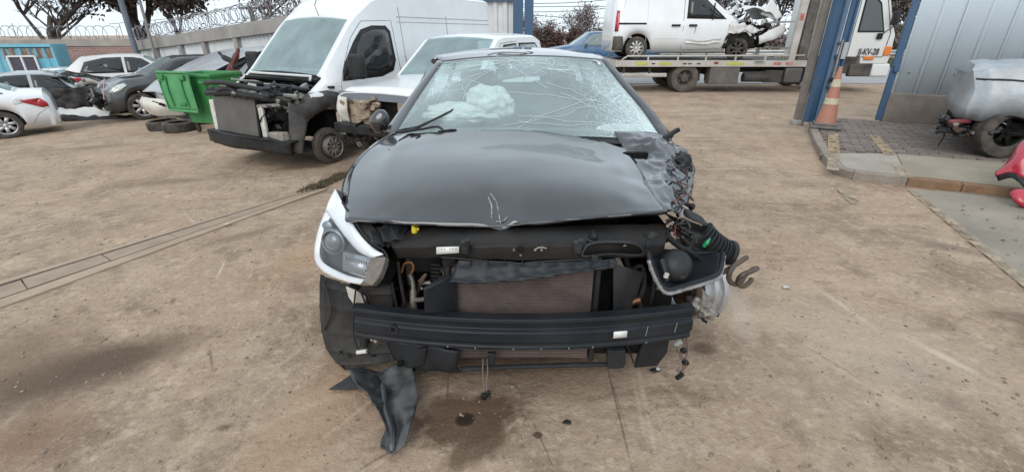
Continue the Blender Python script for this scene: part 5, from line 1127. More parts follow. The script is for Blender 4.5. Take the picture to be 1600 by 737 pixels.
# black SUV facing the yard
def crush_b(p):
    if p.x > 1.2: k = min(1, (p.x-1.2)/.8); return p+Vector((-.12*k, .05*k*noise.noise(p*4), .05*k*noise.noise(p*5)))
    return p
sv, C = sedan('damaged_suv', 'black SUV with broken front bumper and pale headlight', 'car', place_by(1.3,.80,-9.35,11.9,R(-132),.93), R(-132), .93, greyp, hatch=True, H=1.60, suv=1, tyre_r=.35, crumple=crush_b, front=True, glassm=glass('suv_screen', (.45,.56,.56), .30, (.48,.56,.56)), hw=.90)
junk(sv, (2.12,.1,.52), (.10,.75,.18), 26, 61, [blk, blk_g, bumper_blk, bare, dark], 'broken_trim', .06, .2)
MB().box((2.10,0,.58), (.06,1.3,.30)).build('grille_opening', dark, sv, bevel=.02); MB().box((2.18,.30,.74), (.03,.06,.22), (.2,0,0)).build('chrome_bar', bare, sv)
for k in range(4): MB().box((2.15,0,.50+.06*k), (.02,.9,.015)).build('grille_bar', blk_g, sv)
MB().tube([(1.9,.8,1.1),(2.02,.86,.80),(2.06,.88,.6)], .012, 6).build('paper_strip', mat('strip_pink', (.55,.30,.30), .7), sv)
# dark grey sedan between
sedan('parked_sedan', 'dark grey sedan between the black SUV and the silver wreck, mostly hidden', 'car', Vector((-8.3,15.2,gz(-8))), R(-132), 1.0, greyp, H=1.52, glassm=MATS['suv_screen'])
# silver sedan with white bumper
def crush_c(p):
    if p.x > .9: k = min(1, (p.x-.9)/.9); return p+Vector((-.1*k, 0, .16*k*(p.z > .6)*(.4+.6*abs(noise.noise(p*2)))))
    return p
sl, C = sedan('damaged_sedan', 'silver sedan with loose cream bumper and silver covered screen behind the green bin', 'car', place_by(2.25,-.8,-8.55,10.95,R(-122),1.0), R(-122), 1.0, silverp, H=1.55, hatch=True, crumple=crush_c, front=False, glassm=mat('silver_sheet', (.45,.46,.475), .35, .4, col2=(.38,.385,.40), scale=4))
MB().patch([[(2.22,-.80,.64),(2.34,-.4,.66),(2.36,0,.66),(2.32,.4,.66),(2.16,.82,.64)],[(2.30,-.84,.50),(2.42,-.4,.50),(2.44,0,.50),(2.40,.4,.50),(2.22,.86,.50)],[(2.20,-.82,.34),(2.32,-.4,.30),(2.34,0,.30),(2.30,.4,.30),(2.14,.84,.34)]], 10, 24, lambda p, u, v: p+Vector((0,0,.03*noise.noise(p*4)))).build('loose_bumper', mat('cream_paint', (.62,.60,.54), .4, col2=(.50,.47,.40), scale=5), sl, solid=.02)
MB().patch([[(x, y, z+.04*(1-(y/.8)**2)) for y in (-.84,-.4,0,.4,.84)] for x, z in ((2.2,.74),(1.75,1.02),(1.2,1.26),(.6,1.48),(.0,1.60),(-.8,1.62))], 20, 16, lambda p, u, v: p+Vector((0,0,.02*noise.noise(p*3)))).build('cover_sheet', MATS['silver_sheet'], sl, solid=.012)
MB().patch([[(x, .85, z) for x in (2.2,1.75,1.2,.6,.0)] for z in (.7,.72)][:1]+[[(2.2,.86,.5),(1.75,.87,.55),(1.2,.87,.7),(.6,.87,.8),(0,.87,.8)]], 2, 8).build('sheet_edge', MATS['silver_sheet'], sl, solid=.01)
for k in range(4): MB().box((2.40,.15+.13*k,.60-.01*k), (.03,.10,.05)).build('bumper_grille', dark, sl)
# ------------------------------------------------------------------ green bin and tyres
green = mat('bin_green', (.022,.175,.045), .5, col2=(.032,.215,.06), scale=3, dust=.35, dustcol=(.14,.30,.14), bump=.03); green2 = mat('bin_lid_green', (.05,.25,.09), .55, col2=(.07,.28,.11), scale=3, dust=.3, dustcol=(.18,.36,.18))
gb = gp(345,204); bn = empty('wheeled_bin', gb, R(-14), 1, 'green four wheeled rubbish bin with its lid hanging open', 'rubbish bin')
bn.scale = (.60,.70,1.0)
mb = MB(); W0, W1, D0, D1 = .60,.74,.40,.52
loop = lambda w, d, z: [Vector((-w,-d,z)), Vector((w,-d,z)), Vector((w,d,z)), Vector((-w,d,z))]
mb.grid([loop(W0,D0,.20), loop(W0+.04,D0+.03,.36), loop(W1,D1,1.08), loop(W1+.05,D1+.05,1.085), loop(W1+.05,D1+.05,1.15), loop(W1-.02,D1-.02,1.15), loop(W1-.04,D1-.04,1.08), loop(W0-.03,D0-.03,.24)], close=True); mb.add(loop(W0,D0,.20), [(3,2,1,0)]); mb.add(loop(W0-.03,D0-.03,.24), [(0,1,2,3)])
mb.build('body', green, bn, smooth=30, bevel=.02)
for xx in (-.62,.0,.5): MB().box((xx,-.50,.72), (.05,.04,.66), (.13,0,0)).build('body_rib', green, bn, bevel=.01)
lid = MB(); lid.patch([[(-1.0,-.66,1.17),(-.62,-.69,1.185),(-.2,-.69,1.185),(.16,-.66,1.17)],[(-.97,-.74,.85),(-.6,-.75,.85),(-.2,-.75,.85),(.18,-.74,.85)],[(-.90,-.72,.50),(-.55,-.74,.48),(-.15,-.74,.48),(.22,-.72,.47)]], 10, 16); lo = lid.build('lid', green2, bn, solid=.03)
for xx in (-.70,-.12): MB().tube([(xx,-.77,1.1),(xx+.03,-.80,.85),(xx+.08,-.79,.56)], .025, 8, smooth=3).build('lid_rib', green, lo)
for q in ([(-1.02,-.76,1.18),(.18,-.76,1.18)], [(.18,-.76,1.17),(.25,-.78,.47)], [(-.90,-.78,.48),(.25,-.78,.46)], [(-1.02,-.76,1.18),(-.90,-.78,.48)]): MB().tube(q, .022, 8).build('lid_edge', green2, lo)
for xx in (-.85,-.05): MB().box((xx,-.79,1.09), (.20,.05,.09)).build('lid_hinge', green, lo, bevel=.012)
MB().box((-.25,-.79,.60), (.24,.05,.06)).build('lid_grip', green, lo, bevel=.015); MB().tube([(.42,-.58,1.02),(.42,-.66,1.0),(.60,-.66,1.0),(.60,-.58,1.02)], .022, 8).build('handle', green, bn)
for x, y in ((-.45,-.34),(.42,-.34),(-.45,.34),(.42,.34)):
    o = MB().box((x,y,.19), (.09,.08,.12)).build('caster', blk_g, bn, bevel=.01); MB().lathe([(0,-.03),(.07,-.03),(.09,-.02),(.09,.02),(.07,.03),(0,.03)], 'y', 18, (x,y-.02,.09)).build('caster_wheel', rubber, o)
def flat_tyre(px, py, label, tilt, rim=False, r=.31):
    g = gp(px, py); e = empty('tyre', (g.x, g.y+.3, gz(g.x)), 0, 1, label, 'tyre', tilt=tilt); mb = tyre_mesh(r,.2,.20,40); mb.v = [Vector((v.x, v.z, v.y+.10)) for v in mb.v]; mb.build('casing', tread, e)
    mb = MB()
    for k in range(40): mb.box((cos(2*pi*k/40)*r, sin(2*pi*k/40)*r, .10), (.012,.02,.13), (0,0,2*pi*k/40))
    tag(mb.build('tread_block', tread, e), kind='stuff')
    return e
flat_tyre(268,209, 'whole black tyre lying flat in front of the bin', (0,0)); flat_tyre(242,206, 'bare black tyre half hidden at the side of the other, nearer the SUV', (.05,-.03), r=.29)
# scrap standing behind the bin
sc1 = empty('scrap_metal', Vector((-5.9,10.6,gz(-5.9))), label='rust red and black twisted car frame piece standing behind the green bin', cat='scrap'); sc1['_o'] = list(sc1.location)
redm = mat('scrap_red', (.16,.035,.03), .5, col2=(.09,.03,.03), scale=7)
MB().tube(P([(356,118,10.5),(364,100,10.5),(371,82,10.5),(372,75,10.5)])+[], [.07,.065,.04,.025], 7, smooth=3).build('pillar', redm, sc1); MB().tube([pt(356,118,10.5), Vector((-5.9,10.6,gz(-5.9)))], .06, 7).build('pillar', redm, sc1)
MB().tube(P([(342,82,10.6),(350,90,10.55),(362,96,10.5),(368,108,10.5)]), [.03,.06,.06,.05], 7, smooth=3).build('rail', blk_g, sc1); MB().tube(P([(364,106,10.4),(376,100,10.45),(384,96,10.5)]), .04, 7).build('rail', blk, sc1)
MB().patch([P([(360,100,10.45),(370,108,10.45),(378,112,10.45)]), P([(356,118,10.45),(366,120,10.45),(378,120,10.45)])], 6, 6, lambda p, u, v: p+Vector((0,.08*noise.noise(p*4),0))).build('panel', redm, sc1, solid=.02)
# ------------------------------------------------------------------ yard walls, container
concw = mat('wall_concrete', (.33,.315,.30), .9, col2=(.24,.225,.21), scale=1.4, bump=.3, bscale=30)
sheet_w = mat('white_sheet', (.62,.635,.65), .5, 0, col2=(.53,.545,.555), scale=2)
Cn = Vector((-16.2,21.4,0)); Rn = Vector((-4.0,12.2,0)); wd = (Rn-Cn); wl = wd.length; wdn = wd.normalized(); wn = Vector((wdn.y,-wdn.x,0))
fence = empty('concrete_fence', Cn+Vector((0,0,-.7)), label='grey concrete framed yard wall with white corrugated infill behind the wrecks', cat='wall'); fence['_o'] = list(Cn+Vector((0,0,-.7)))
def ftop(t): return 1.27+(2.17-1.27)*t
bays = [0,.15,.32,.46,.62,.80,1.0]
for i, t in enumerate(bays):
    p = Cn+wd*t; z = ftop(t); MB().box((p.x,p.y,(z-.8)/2-.0), (.26,.26,z+.8), (0,0,math.atan2(wd.y,wd.x))).build('post', concw, fence, bevel=.015)
for t0, t1 in zip(bays, bays[1:]):
    a, b2 = Cn+wd*t0, Cn+wd*t1; z0, z1 = ftop(t0), ftop(t1); n_ = int((b2-a).length/.06); rows = [[], []]
    for k in range(n_+1):
        f = k/n_; p = a.lerp(b2, f)+wn*(.035*sin(k*1.57)); rows[0].append(Vector((p.x,p.y,-.75))); rows[1].append(Vector((p.x,p.y,z0+(z1-z0)*f-.1)))
    MB().grid(rows).build('infill_sheet', sheet_w, fence, smooth=60)
    q = [a-wn*.16, b2-wn*.16, b2+wn*.16, a+wn*.16]; mb = MB(); zz = [z0, z1, z1, z0]
    mb.add([Vector((p.x,p.y,z-.36)) for p, z in zip(q, zz)]+[Vector((p.x,p.y,z)) for p, z in zip(q, zz)], [(3,2,1,0),(4,5,6,7),(0,1,5,4),(1,2,6,5),(2,3,7,6),(3,0,4,7)]); mb.build('cap_beam', concw, fence, smooth=0)
def razor(a, b2, za, zb, label, turns, r=.27):
    e = empty('razor_wire', Vector((a.x,a.y,za)), label=label, cat='razor wire'); e['_o'] = [a.x,a.y,za]; q = []; d = (b2-a).normalized(); n = Vector((d.y,-d.x,0)); N = turns*14
    for k in range(N+1):
        f = k/N; an = 2*pi*turns*(f+.012*noise.noise(Vector((f*22,za,0)))); rr = r*(.82+.4*noise.noise(Vector((k*.05,za,1)))); p = a.lerp(b2, f)+n*cos(an)*rr; q.append(Vector((p.x,p.y,za+(zb-za)*f+r+.02+sin(an)*rr)))
    w = mat('razor_steel', (.30,.30,.31), .5, .6); MB().tube(q, .011, 4, cap=False).build('coil', w, e)
    for h in (.05,.52): MB().tube([Vector((p.x,p.y,z+h)) for p, z in ((a,za),(b2,zb))], .008, 4).build('line_wire', w, e)
    for k in range(7): p = a.lerp(b2, k/6+.0); z = za+(zb-za)*k/6; MB().tube([Vector((p.x,p.y,z)), Vector((p.x,p.y,z+.62))], .014, 5).build('stay', w, e)
razor(Cn+wd*.03, Cn+wd*.97, ftop(.03), ftop(.97), 'razor wire coil along the top of the grey concrete wall', 52)
L0 = Vector((-29,20.0,0)); bd = (L0-Cn); brick = bpy.data.materials.new('brickwork'); brick.use_nodes = True
nn = brick.node_tree.nodes; ll = brick.node_tree.links; bt = nn.new('ShaderNodeTexBrick'); tcn = nn.new('ShaderNodeTexCoord'); sx = nn.new('ShaderNodeSeparateXYZ'); cx_ = nn.new('ShaderNodeCombineXYZ')
ll.new(tcn.outputs['Object'], sx.inputs[0]); ll.new(sx.outputs['X'], cx_.inputs['X']); ll.new(sx.outputs['Z'], cx_.inputs['Y']); ll.new(cx_.outputs[0], bt.inputs['Vector'])
bt.inputs['Color1'].default_value = (.36,.205,.175,1); bt.inputs['Color2'].default_value = (.28,.15,.13,1); bt.inputs['Mortar'].default_value = (.36,.31,.28,1); bt.inputs['Scale'].default_value = 1; bt.inputs['Brick Width'].default_value = .30; bt.inputs['Row Height'].default_value = .095; bt.inputs['Mortar Size'].default_value = .012
ll.new(bt.outputs['Color'], nn['Principled BSDF'].inputs['Base Color']); nn['Principled BSDF'].inputs['Roughness'].default_value = .9
bpn = nn.new('ShaderNodeBump'); bpn.inputs['Strength'].default_value = .6; bpn.invert = True; ll.new(bt.outputs['Fac'], bpn.inputs['Height']); ll.new(bpn.outputs[0], nn['Principled BSDF'].inputs['Normal'])
bw = empty('brick_wall', Cn+Vector((-.2,0,-.7)), label='red brick yard wall with pale concrete cap behind the blue container', cat='wall'); bw['_o'] = list(Cn+Vector((-.2,0,-.7)))
bm_ = (Cn+L0)/2; ra = math.atan2(bd.y,bd.x)
mb = MB(); mb.box((0,0,0), (bd.length,.2,1.80)); o = mb.build('masonry', brick, bw, smooth=0, origin=(0,0,0)); o.location = Vector((bm_.x-.15,bm_.y+.05,.18))-Vector(bw['_o']); o.rotation_euler.z = ra
MB().box((bm_.x-.15,bm_.y+.05,1.20), (bd.length,.30,.28), (0,.006,ra)).build('cap_beam', mat('pale_cap', (.42,.38,.34), .9, col2=(.30,.265,.235), scale=1.2), bw, bevel=.01)
razor(Cn+Vector((-.5,0,0)), L0, 1.34, 1.40, 'razor wire coil above the red brick wall', 34)
cb = mat('container_blue', (.13,.40,.52), .5, col2=(.16,.46,.58), scale=3, dust=.35, dustcol=(.25,.42,.48)); rustc = mat('container_rust', (.25,.13,.07), .8, col2=(.16,.38,.48), scale=4, lo=.45, hi=.6, stretch=(2,1,.35))
ct = empty('shipping_container', Vector((-18.4,17.2,-.7)), label='sky blue rusty site container with a white framed window', cat='container'); ct['_o'] = list(ct.location)
ca, cbp = pt(-200,68,17.0), pt(80,72,18.6); ca.z = cbp.z = 1.24; cd_ = (cbp-ca); cn_ = Vector((cd_.y,-cd_.x,0)).normalized(); rows = [[],[]]; n_ = int(cd_.length/.06)
for k in range(n_+1): p = ca+cd_*k/n_+cn_*(.018*(1 if k % 4 < 2 else -1)); rows[0].append(Vector((p.x,p.y,-.62))); rows[1].append(Vector((p.x,p.y,1.10)))
MB().grid(rows).build('side_sheet', cb, ct, smooth=30)
q = [ca, cbp, cbp-cn_*1.0, ca-cn_*1.0]; mb = MB(); mb.add([Vector((p.x,p.y,-.65))-cn_*.05 for p in q]+[Vector((p.x,p.y,1.22))-cn_*.05 for p in q], [(4,5,6,7),(1,2,6,5),(2,3,7,6),(3,0,4,7)]); mb.build('shell', cb, ct, smooth=0)
rows = [[],[]]
for k in range(n_+1):
    p = ca+cd_*k/n_+cn_*(.024*(1 if k % 4 < 2 else -1)+.012); h_ = .34+.22*noise.noise(Vector((k*.11,3,0)))+.1*noise.noise(Vector((k*.5,1,0))); rows[0].append(Vector((p.x,p.y,1.10-max(.05,h_)))); rows[1].append(Vector((p.x,p.y,1.09)))
MB().grid([r[int(n_*.55):] for r in rows]).build('rust_streak', rustc, ct, smooth=30)
mb = MB(); mb.tube([ca+cn_*.02+Vector((0,0,-.06)), cbp+cn_*.02+Vector((0,0,-.06))], .075, 4); mb.tube([Vector((cbp.x,cbp.y,-.65)), Vector((cbp.x,cbp.y,1.2))], .07, 4); mb.build('frame', cb, ct)
def onct(px, py):
    d = pt(px, py, 1.0)-Vector((0,0,HC)); t = (ca.x*cn_.x+ca.y*cn_.y)/(d.x*cn_.x+d.y*cn_.y); return Vector((0,0,HC))+d*t+cn_*.06
win = [onct(12,89), onct(57,88), onct(66,132), onct(27,134)]; zt_, zb_ = onct(30,88).z, -.28
wa, wb_ = onct(13,89), onct(56,88)
wq = lambda f, z: Vector((wa.x+(wb_.x-wa.x)*f, wa.y+(wb_.y-wa.y)*f, z))
wo = MB().add([wq(0,zt_),wq(1,zt_),wq(1,zb_),wq(0,zb_)], [(0,1,2,3)]).build('window', mat('curtain_glass', (.065,.055,.085), .25, col2=(.09,.08,.11), scale=3), ct, smooth=0)
for a, b2 in ((wq(0,zt_),wq(1,zt_)),(wq(1,zt_),wq(1,zb_)),(wq(0,zt_),wq(0,zb_)),(wq(.5,zt_),wq(.5,zb_))): MB().tube([a+cn_*.02,b2+cn_*.02], .04, 4).build('frame', mat('white_frame', (.68,.69,.70), .5), wo)
# poles
def pole(label, pts_, r, m_, name='pole', cat='pole'):
    e = empty(name, Vector((pts_[0].x,pts_[0].y,pts_[0].z)), label=label, cat=cat); e['_o'] = list(pts_[0]); MB().tube(pts_, r, 10).build('shaft', m_, e); return e
pb = mat('pole_blue_grey', (.10,.13,.18), .6, col2=(.16,.18,.20), scale=3)
a = pt(205,95,20.2); p1 = pole('leaning blue grey steel pole in front of the brick wall corner', [Vector((a.x+.3,20.2,-.7)), pt(170,-60,20.2)], .10, pb, 'steel_pole'); MB().box(Vector((a.x+.3,20.2,-.66)), (.4,.4,.08)).build('base_plate', pb, p1)
a = pt(231,92,19.3); p2 = pole('thin grey pole against the concrete wall near its corner', [Vector((a.x+.3,19.3,-.7)), pt(201,-60,19.3)], .05, mat('pole_grey', (.22,.215,.22), .6), 'thin_pole'); MB().box(Vector((a.x+.3,19.3,-.66)), (.3,.3,.08)).build('base_plate', pb, p2)
u0 = pt(398,45,34); up_ = pole('utility pole with crossarm beyond the concrete wall', [Vector((u0.x,34,-.7)), pt(391,11,34)], .16, mat('utility_wood', (.16,.15,.145), .8), 'utility_pole'); MB().box(pt(392,13,34), (1.6,.1,.14)).build('crossarm', MATS['utility_wood'], up_); 
# second gate leaf behind the van
gblue = mat('gate_blue', (.030,.080,.165), .5, col2=(.04,.10,.19), scale=2, dust=.3, dustcol=(.10,.13,.16)); gblue_l = mat('gate_light_blue', (.13,.21,.31), .5, col2=(.09,.16,.25), scale=3, dust=.4, dustcol=(.22,.24,.26))
gl2 = empty('gate_leaf', Vector((-.2,15,0)), label='blue steel gate leaf with pale corrugated sheets behind the white van', cat='gate'); gl2['_o'] = [-.2,15,0]
MB().box((.18,15,1.5), (.30,.2,3.0)).build('frame_post', gblue, gl2); MB().box((.50,15,1.5), (.26,.2,3.0)).build('frame_post', gblue, gl2); MB().box((-1.2,15,2.60), (2.6,.12,.30)).build('frame_beam', gblue, gl2); MB().box((-1.2,15,.30), (2.6,.12,.2)).build('frame_beam', gblue, gl2)
mb = MB(); mb.grid([[Vector((-2.5+.05*k, 15.05+.03*(1 if k % 6 < 3 else -1), z)) for k in range(52)] for z in (.2,2.6)]); mb.build('sheet', sheet_w, gl2, smooth=30)
MB().box((-1.2,15,2.83), (3.0,.5,.12)).build('cap', concw, gl2)
# ------------------------------------------------------------------ right side: pillar, gate, cone, corrugated wall
pil = empty('concrete_pillar', Vector((5.47,8.8,0)), label='grey concrete gate pillar standing before the tow truck', cat='pillar'); pil['_o'] = [5.47,8.8,0]
MB().box((5.43,8.84,2.0), (.12,.12,4.0)).build('shaft', mat('pillar_concrete', (.22,.195,.175), .9, col2=(.15,.13,.115), scale=3, bump=.4, bscale=30), pil, bevel=.02)
MB().box((5.43,8.84,.04), (.18,.18,.12)).build('foot', concw, pil, bevel=.03)
gp_ = empty('gate_post', Vector((5.66,8.66,0)), label='blue steel gate post with folded leaf bolted to the concrete pillar', cat='gate'); gp_['_o'] = [5.66,8.66,0]
MB().box((5.50,8.62,2.05), (.13,.16,3.9)).build('post', gblue, gp_, bevel=.006); MB().box((5.55,8.46,2.0), (.05,.05,3.85)).build('edge_bar', gblue_l, gp_); MB().box((5.605,8.40,2.05), (.065,.05,3.75), (0,-.006,0)).build('leaf_frame', gblue, gp_, bevel=.006); MB().box((5.655,8.37,2.05), (.035,.06,3.75), (0,-.006,0)).build('leaf_frame', gblue, gp_)
for z in (.75,1.25,1.45,2.6): MB().box((5.575,8.40,z), (.09,.06,.05), (0,-.5,0)).build('hinge', gblue, gp_, bevel=.006)
MB().tube([(5.57,8.36,.75),(5.57,8.36,1.5)], .02, 8).build('slide_bolt', bare, gp_); MB().box((5.57,8.36,.86), (.10,.06,.07)).build('lock', blk_g, gp_, bevel=.008); MB().box((5.625,8.33,1.33), (.07,.02,.26)).build('plate', mat('plate_grey', (.38,.40,.42), .5), gp_)
MB().box((5.53,8.36,.10), (.05,.05,.24)).build('stop_stub', gblue_l, gp_)
# cone
coneo = mat('cone_orange', (.40,.18,.125), .6, col2=(.33,.14,.095), scale=5, dust=.4, dustcol=(.42,.28,.21)); conew = mat('cone_band', (.55,.50,.36), .6, col2=(.40,.36,.27), scale=14)
cg = gp(1296,206,KH*.6); cn = empty('traffic_cone', Vector((cg.x,cg.y+.16,KH)), R(-28), 1.0, 'tall faded orange traffic cone with cream bands beside the gate post', 'traffic cone')
MB().box((0,0,.03), (.46,.46,.055)).build('base', mat('cone_base', (.10,.095,.09), .8, col2=(.16,.145,.13), scale=7), cn, bevel=.02); MB().box((0,0,.075), (.36,.36,.04)).build('base_step', MATS['cone_base'], cn, bevel=.015)
cr_ = lambda z: .155-(z-.09)*.142
def cseg(z0, z1, m_, nm, d=0): MB().lathe([(cr_(z0)+d,z0),(cr_(z1)+d,z1)], 'z', 28).build(nm, m_, cn)
cseg(.09,.40,coneo,'cone_body'); cseg(.40,.50,conew,'band',.002); cseg(.50,.68,coneo,'cone_body'); cseg(.68,.80,conew,'band',.002); MB().lathe([(cr_(.80),.80),(cr_(.98),.98),(.024,1.0),(.015,1.0)], 'z', 28).build('cone_body', coneo, cn)
# wall
wdir = Vector((.868,-.497,0)); wnorm = Vector((-.497,-.868,0)); W0 = Vector((6.98,8.80,0)); ang = math.atan2(wdir.y, wdir.x)
rw = empty('corrugated_wall', W0, label='pale grey corrugated sheet wall on a stained concrete plinth, right side', cat='wall'); rw['_o'] = list(W0)
LW = 7.0; c_ = W0+wdir*LW/2
MB().box((c_.x,c_.y,.30), (LW,.22,.60), (0,0,ang)).build('plinth', mat('stained_plinth', (.215,.19,.165), .9, col2=(.12,.098,.082), scale=2.0, bump=.35, bscale=25, dust=.4, dustcol=(.27,.235,.20)), rw, bevel=.015)
shm = mat('pale_sheet', (.60,.685,.745), .45, 0, col2=(.545,.625,.685), scale=1.5, dust=.25, dustcol=(.42,.42,.42), stretch=(1,1,.3))
for k in range(11):                                         # sheets lapping over one another
    a = W0+wdir*(.02+k*.62); rows = [[],[]]
    for i in range(33):
        t = i/32*.64; ph = (i/32*2) % 1.0; d_ = .022 if ph < .06 else (.022*(1-(ph-.06)/.05) if ph < .11 else (0 if ph < .95 else .022*(ph-.95)/.05))
        p = a+wdir*t+wnorm*(.06+d_*.8+.004*(k % 2)); rows[0].append(Vector((p.x,p.y,.585))); rows[1].append(Vector((p.x,p.y,4.0)))
    MB().grid(rows).build('sheet', shm, rw, smooth=30, solid=.002)
    for z in (.95,2.2):
        p = a+wdir*.16+wnorm*.075; MB().lathe([(0,-.012),(.016,-.010),(.018,.0)], 'y', 8, Vector((p.x,p.y,z))).build('screw', bare, rw)
p = W0-wdir*.04+wnorm*.02; MB().box((p.x,p.y,2.05), (.10,.12,3.9), (0,0,ang)).build('edge_post', gblue, rw, bevel=.006); p = W0-wdir*.02+wnorm*.09; MB().box((p.x,p.y,1.02), (.08,.08,.12), (0,0,ang)).build('hinge', gblue, rw, bevel=.01)
# ------------------------------------------------------------------ silver wreck at the right edge
rz = R(145)
def crush_d(p):
    k = max(0, min(1, (p.x-1.2)/.9)); 
    a = noise.ridged_multi_fractal(p*2.2, 1, 2, 3, 1, 2)-1
    return p+Vector((-.14*k*noise.noise(p*2.2)-.09*k*a, .08*k*noise.noise(p*3+Vector((4,0,0)))+.04*k*a, .06*k*noise.noise(p*3.5)+.05*k*a+.07*k))
sw = empty('wrecked_sedan', Vector((8.02,5.74,KH)), rz, 1.08, 'silver wrapped wreck with its front bumper gone at the right edge', 'car')
st = [(1.84,.72,.92,.70,.56,.06),(1.80,.74,1.0,.80,.68,.06),(1.66,.78,1.04,.86,.76,.06),(1.05,.92,1.12,.87,.78,.05),(.98,.94,1.15,.87,.78,.05),(.25,.94,1.42,.87,.62,.06),(-.6,.95,1.48,.87,.60,.06),(-1.7,.96,1.2,.86,.66,.06),(-2.3,.8,.95,.8,.66,.05)]
wrap = mat('silver_wrap', (.40,.43,.46), .38, .1, col2=(.27,.295,.32), scale=2.2, bump=.6, bscale=6, coat=.2)
SWc = Car(sw, st, (1.36,-1.3), .30, .38, .20, ws=(1.0,.24), crumple=crush_d).build(wrap, lining, wglass, caps=(True,True))
SWc.panel([(.7,1.0),(.2,1.34),(-.4,1.38),(-.4,1.0)], 1, dglass, 'door_window'); SWc.seam([(1.78,.84),(1.4,.88),(1.0,.93)], 1, .012); SWc.seam([(.92,.42),(.95,.9)], 1, .008)
MB().box((1.25,0,.48), (.5,1.1,.30)).build('engine_block', dark, sw, bevel=.03)
MB().box((1.45,.2,.34), (.7,1.0,.16)).build('subframe', dark, sw, bevel=.02)
junk(sw, (1.80,.5,.32), (.12,.36,.10), 40, 71, [blk, blk_g, dark, alum, brown], 'mangled_part', .03, .09); junk(sw, (1.62,.74,.30), (.28,.10,.10), 34, 72, [blk, blk_g, bare, brown], 'suspension_part', .03, .08)
MB().box((1.80,.80,.40), (.24,.06,.06), (0,.1,.5)).build('red_trim', mat('red_trim', (.15,.03,.035), .4), sw, bevel=.02)
wheel(sw, 1.36, .66, .31, .21, .17, dark, 6, steer=.5); wheel(sw, 1.32, -.74, .33, .21, .21, black_rim, 6); wheel(sw, -1.3, .74, .33, .21, .21, black_rim, 6); wheel(sw, -1.3, -.74, .33, .21, .21, black_rim, 6)
MB().tube([(1.02,.42,1.10),(.98,.40,1.24),(.94,.40,1.42)], [.014,.022,.022], 7).build('raised_wiper', blk, sw); MB().box((1.08,.36,1.12), (.10,.18,.05), (0,.2,.3)).build('wiper_base', blk, sw, bevel=.01)
MB().tube([(1.90,.70,.34),(1.88,.71,.2),(1.90,.70,.06)], .008, 6).build('dangling_wire', blk, sw)
# red wreckage at the right edge
redp = mat('red_car_paint', (.42,.022,.045), .3, col2=(.36,.02,.04), scale=4, coat=.6)
rb0 = gp(1610,345,0); rb = empty('red_bumper', Vector((5.2,4.3,0)), label='red bumper shell with black lower lip leaning in from the right edge', cat='car part'); rb['_o'] = [5.2,4.3,0]
MB().patch([P([(1566,262,4.75),(1580,245,4.72),(1600,224,4.7),(1650,190,4.75)]), P([(1558,268,4.66),(1580,256,4.6),(1605,244,4.55),(1660,222,4.6)]), P([(1556,275,4.62),(1582,270,4.55),(1608,285,4.45),(1670,300,4.45)])], 10, 16, lambda p, u, v: p+Vector((0,.03*noise.noise(p*4),.02*noise.noise(p*5)))).build('upper_shell', redp, rb, smooth=60, solid=.015)
MB().patch([P([(1556,274,4.62),(1582,270,4.55),(1608,283,4.45),(1680,300,4.4)]), P([(1560,282,4.60),(1584,279,4.52),(1612,300,4.40),(1690,325,4.4)])], 4, 14).build('black_lip', blk, rb, smooth=60, solid=.02)
MB().patch([P([(1584,252,4.62),(1600,240,4.60),(1640,226,4.62)]), P([(1588,266,4.58),(1605,262,4.55),(1650,262,4.55)])], 4, 8).build('grille_hole', dark, rb, solid=.03)
MB().patch([P([(1578,302,4.4),(1592,296,4.36),(1640,300,4.3)]), P([(1584,312,4.32),(1600,318,4.26),(1650,330,4.2)]), P([(1592,318,4.34),(1606,328,4.28),(1650,352,4.2)])], 8, 10).build('lower_shell', redp, rb, smooth=60, solid=.015)
for (x, y, Y) in ((1625,300,4.5),(1690,300,4.5)): q = pt(x, y, Y); MB().tube([q, Vector((q.x+.05,q.y+.1,0.0))], .03, 7).build('support', blk, rb)
q = gp(1604,528,0); rc = empty('red_bodywork', Vector((q.x+.05,q.y,0)), label='red painted metal edge just showing at the right border', cat='car part'); rc['_o'] = [q.x+.05,q.y,0]
MB().patch([[Vector((q.x+.02,q.y-.02,.12)),Vector((q.x+.14,q.y-.05,.16)),Vector((q.x+.3,q.y-.02,.15))],[Vector((q.x-.012,q.y-.03,.06)),Vector((q.x+.12,q.y-.09,.08)),Vector((q.x+.3,q.y-.06,.08))],[Vector((q.x,q.y,.004)),Vector((q.x+.14,q.y-.05,.004)),Vector((q.x+.3,q.y,.004))]], 8, 10).build('shell', redp, rc, smooth=60, solid=.012)
MB().box((q.x+.2,q.y+.06,.06), (.16,.1,.10)).build('bracket', blk, rc, bevel=.01)
# ------------------------------------------------------------------ tow truck
tk = empty('tow_truck', Vector((6.8,15.1,0)), label='white flatbed tow truck carrying a wrecked van on the road', cat='truck'); tk['_o'] = [6.8,15.1,0]
bedw = mat('truck_bed_white', (.55,.53,.50), .55, col2=(.42,.39,.35), scale=2.5, dust=.5, dustcol=(.33,.28,.23)); frame_b = mat('truck_frame', (.03,.029,.028), .75, col2=(.055,.05,.046), scale=5, dust=.3, dustcol=(.14,.12,.10)); chequer = mat('deck_steel', (.18,.17,.16), .6, .4, col2=(.10,.085,.07), scale=5)
MB().box((5.75,15.1,.86), (5.4,2.15,.06)).build('deck', chequer, tk)
for yy in (14.0,16.2): MB().box((5.75,yy,.80), (5.4,.06,.17)).build('side_rave', bedw, tk, bevel=.008)
for yy in (14.02,16.18):
    MB().tube([(3.15,yy,.90),(3.3,yy,1.0),(8.35,yy,1.02)], .022, 6).build('side_rail', bedw, tk)
    for x in (3.9,4.75,5.55,6.4,7.25,7.95): MB().box((x,yy,.94), (.04,.03,.15)).build('rail_stay', bedw, tk)
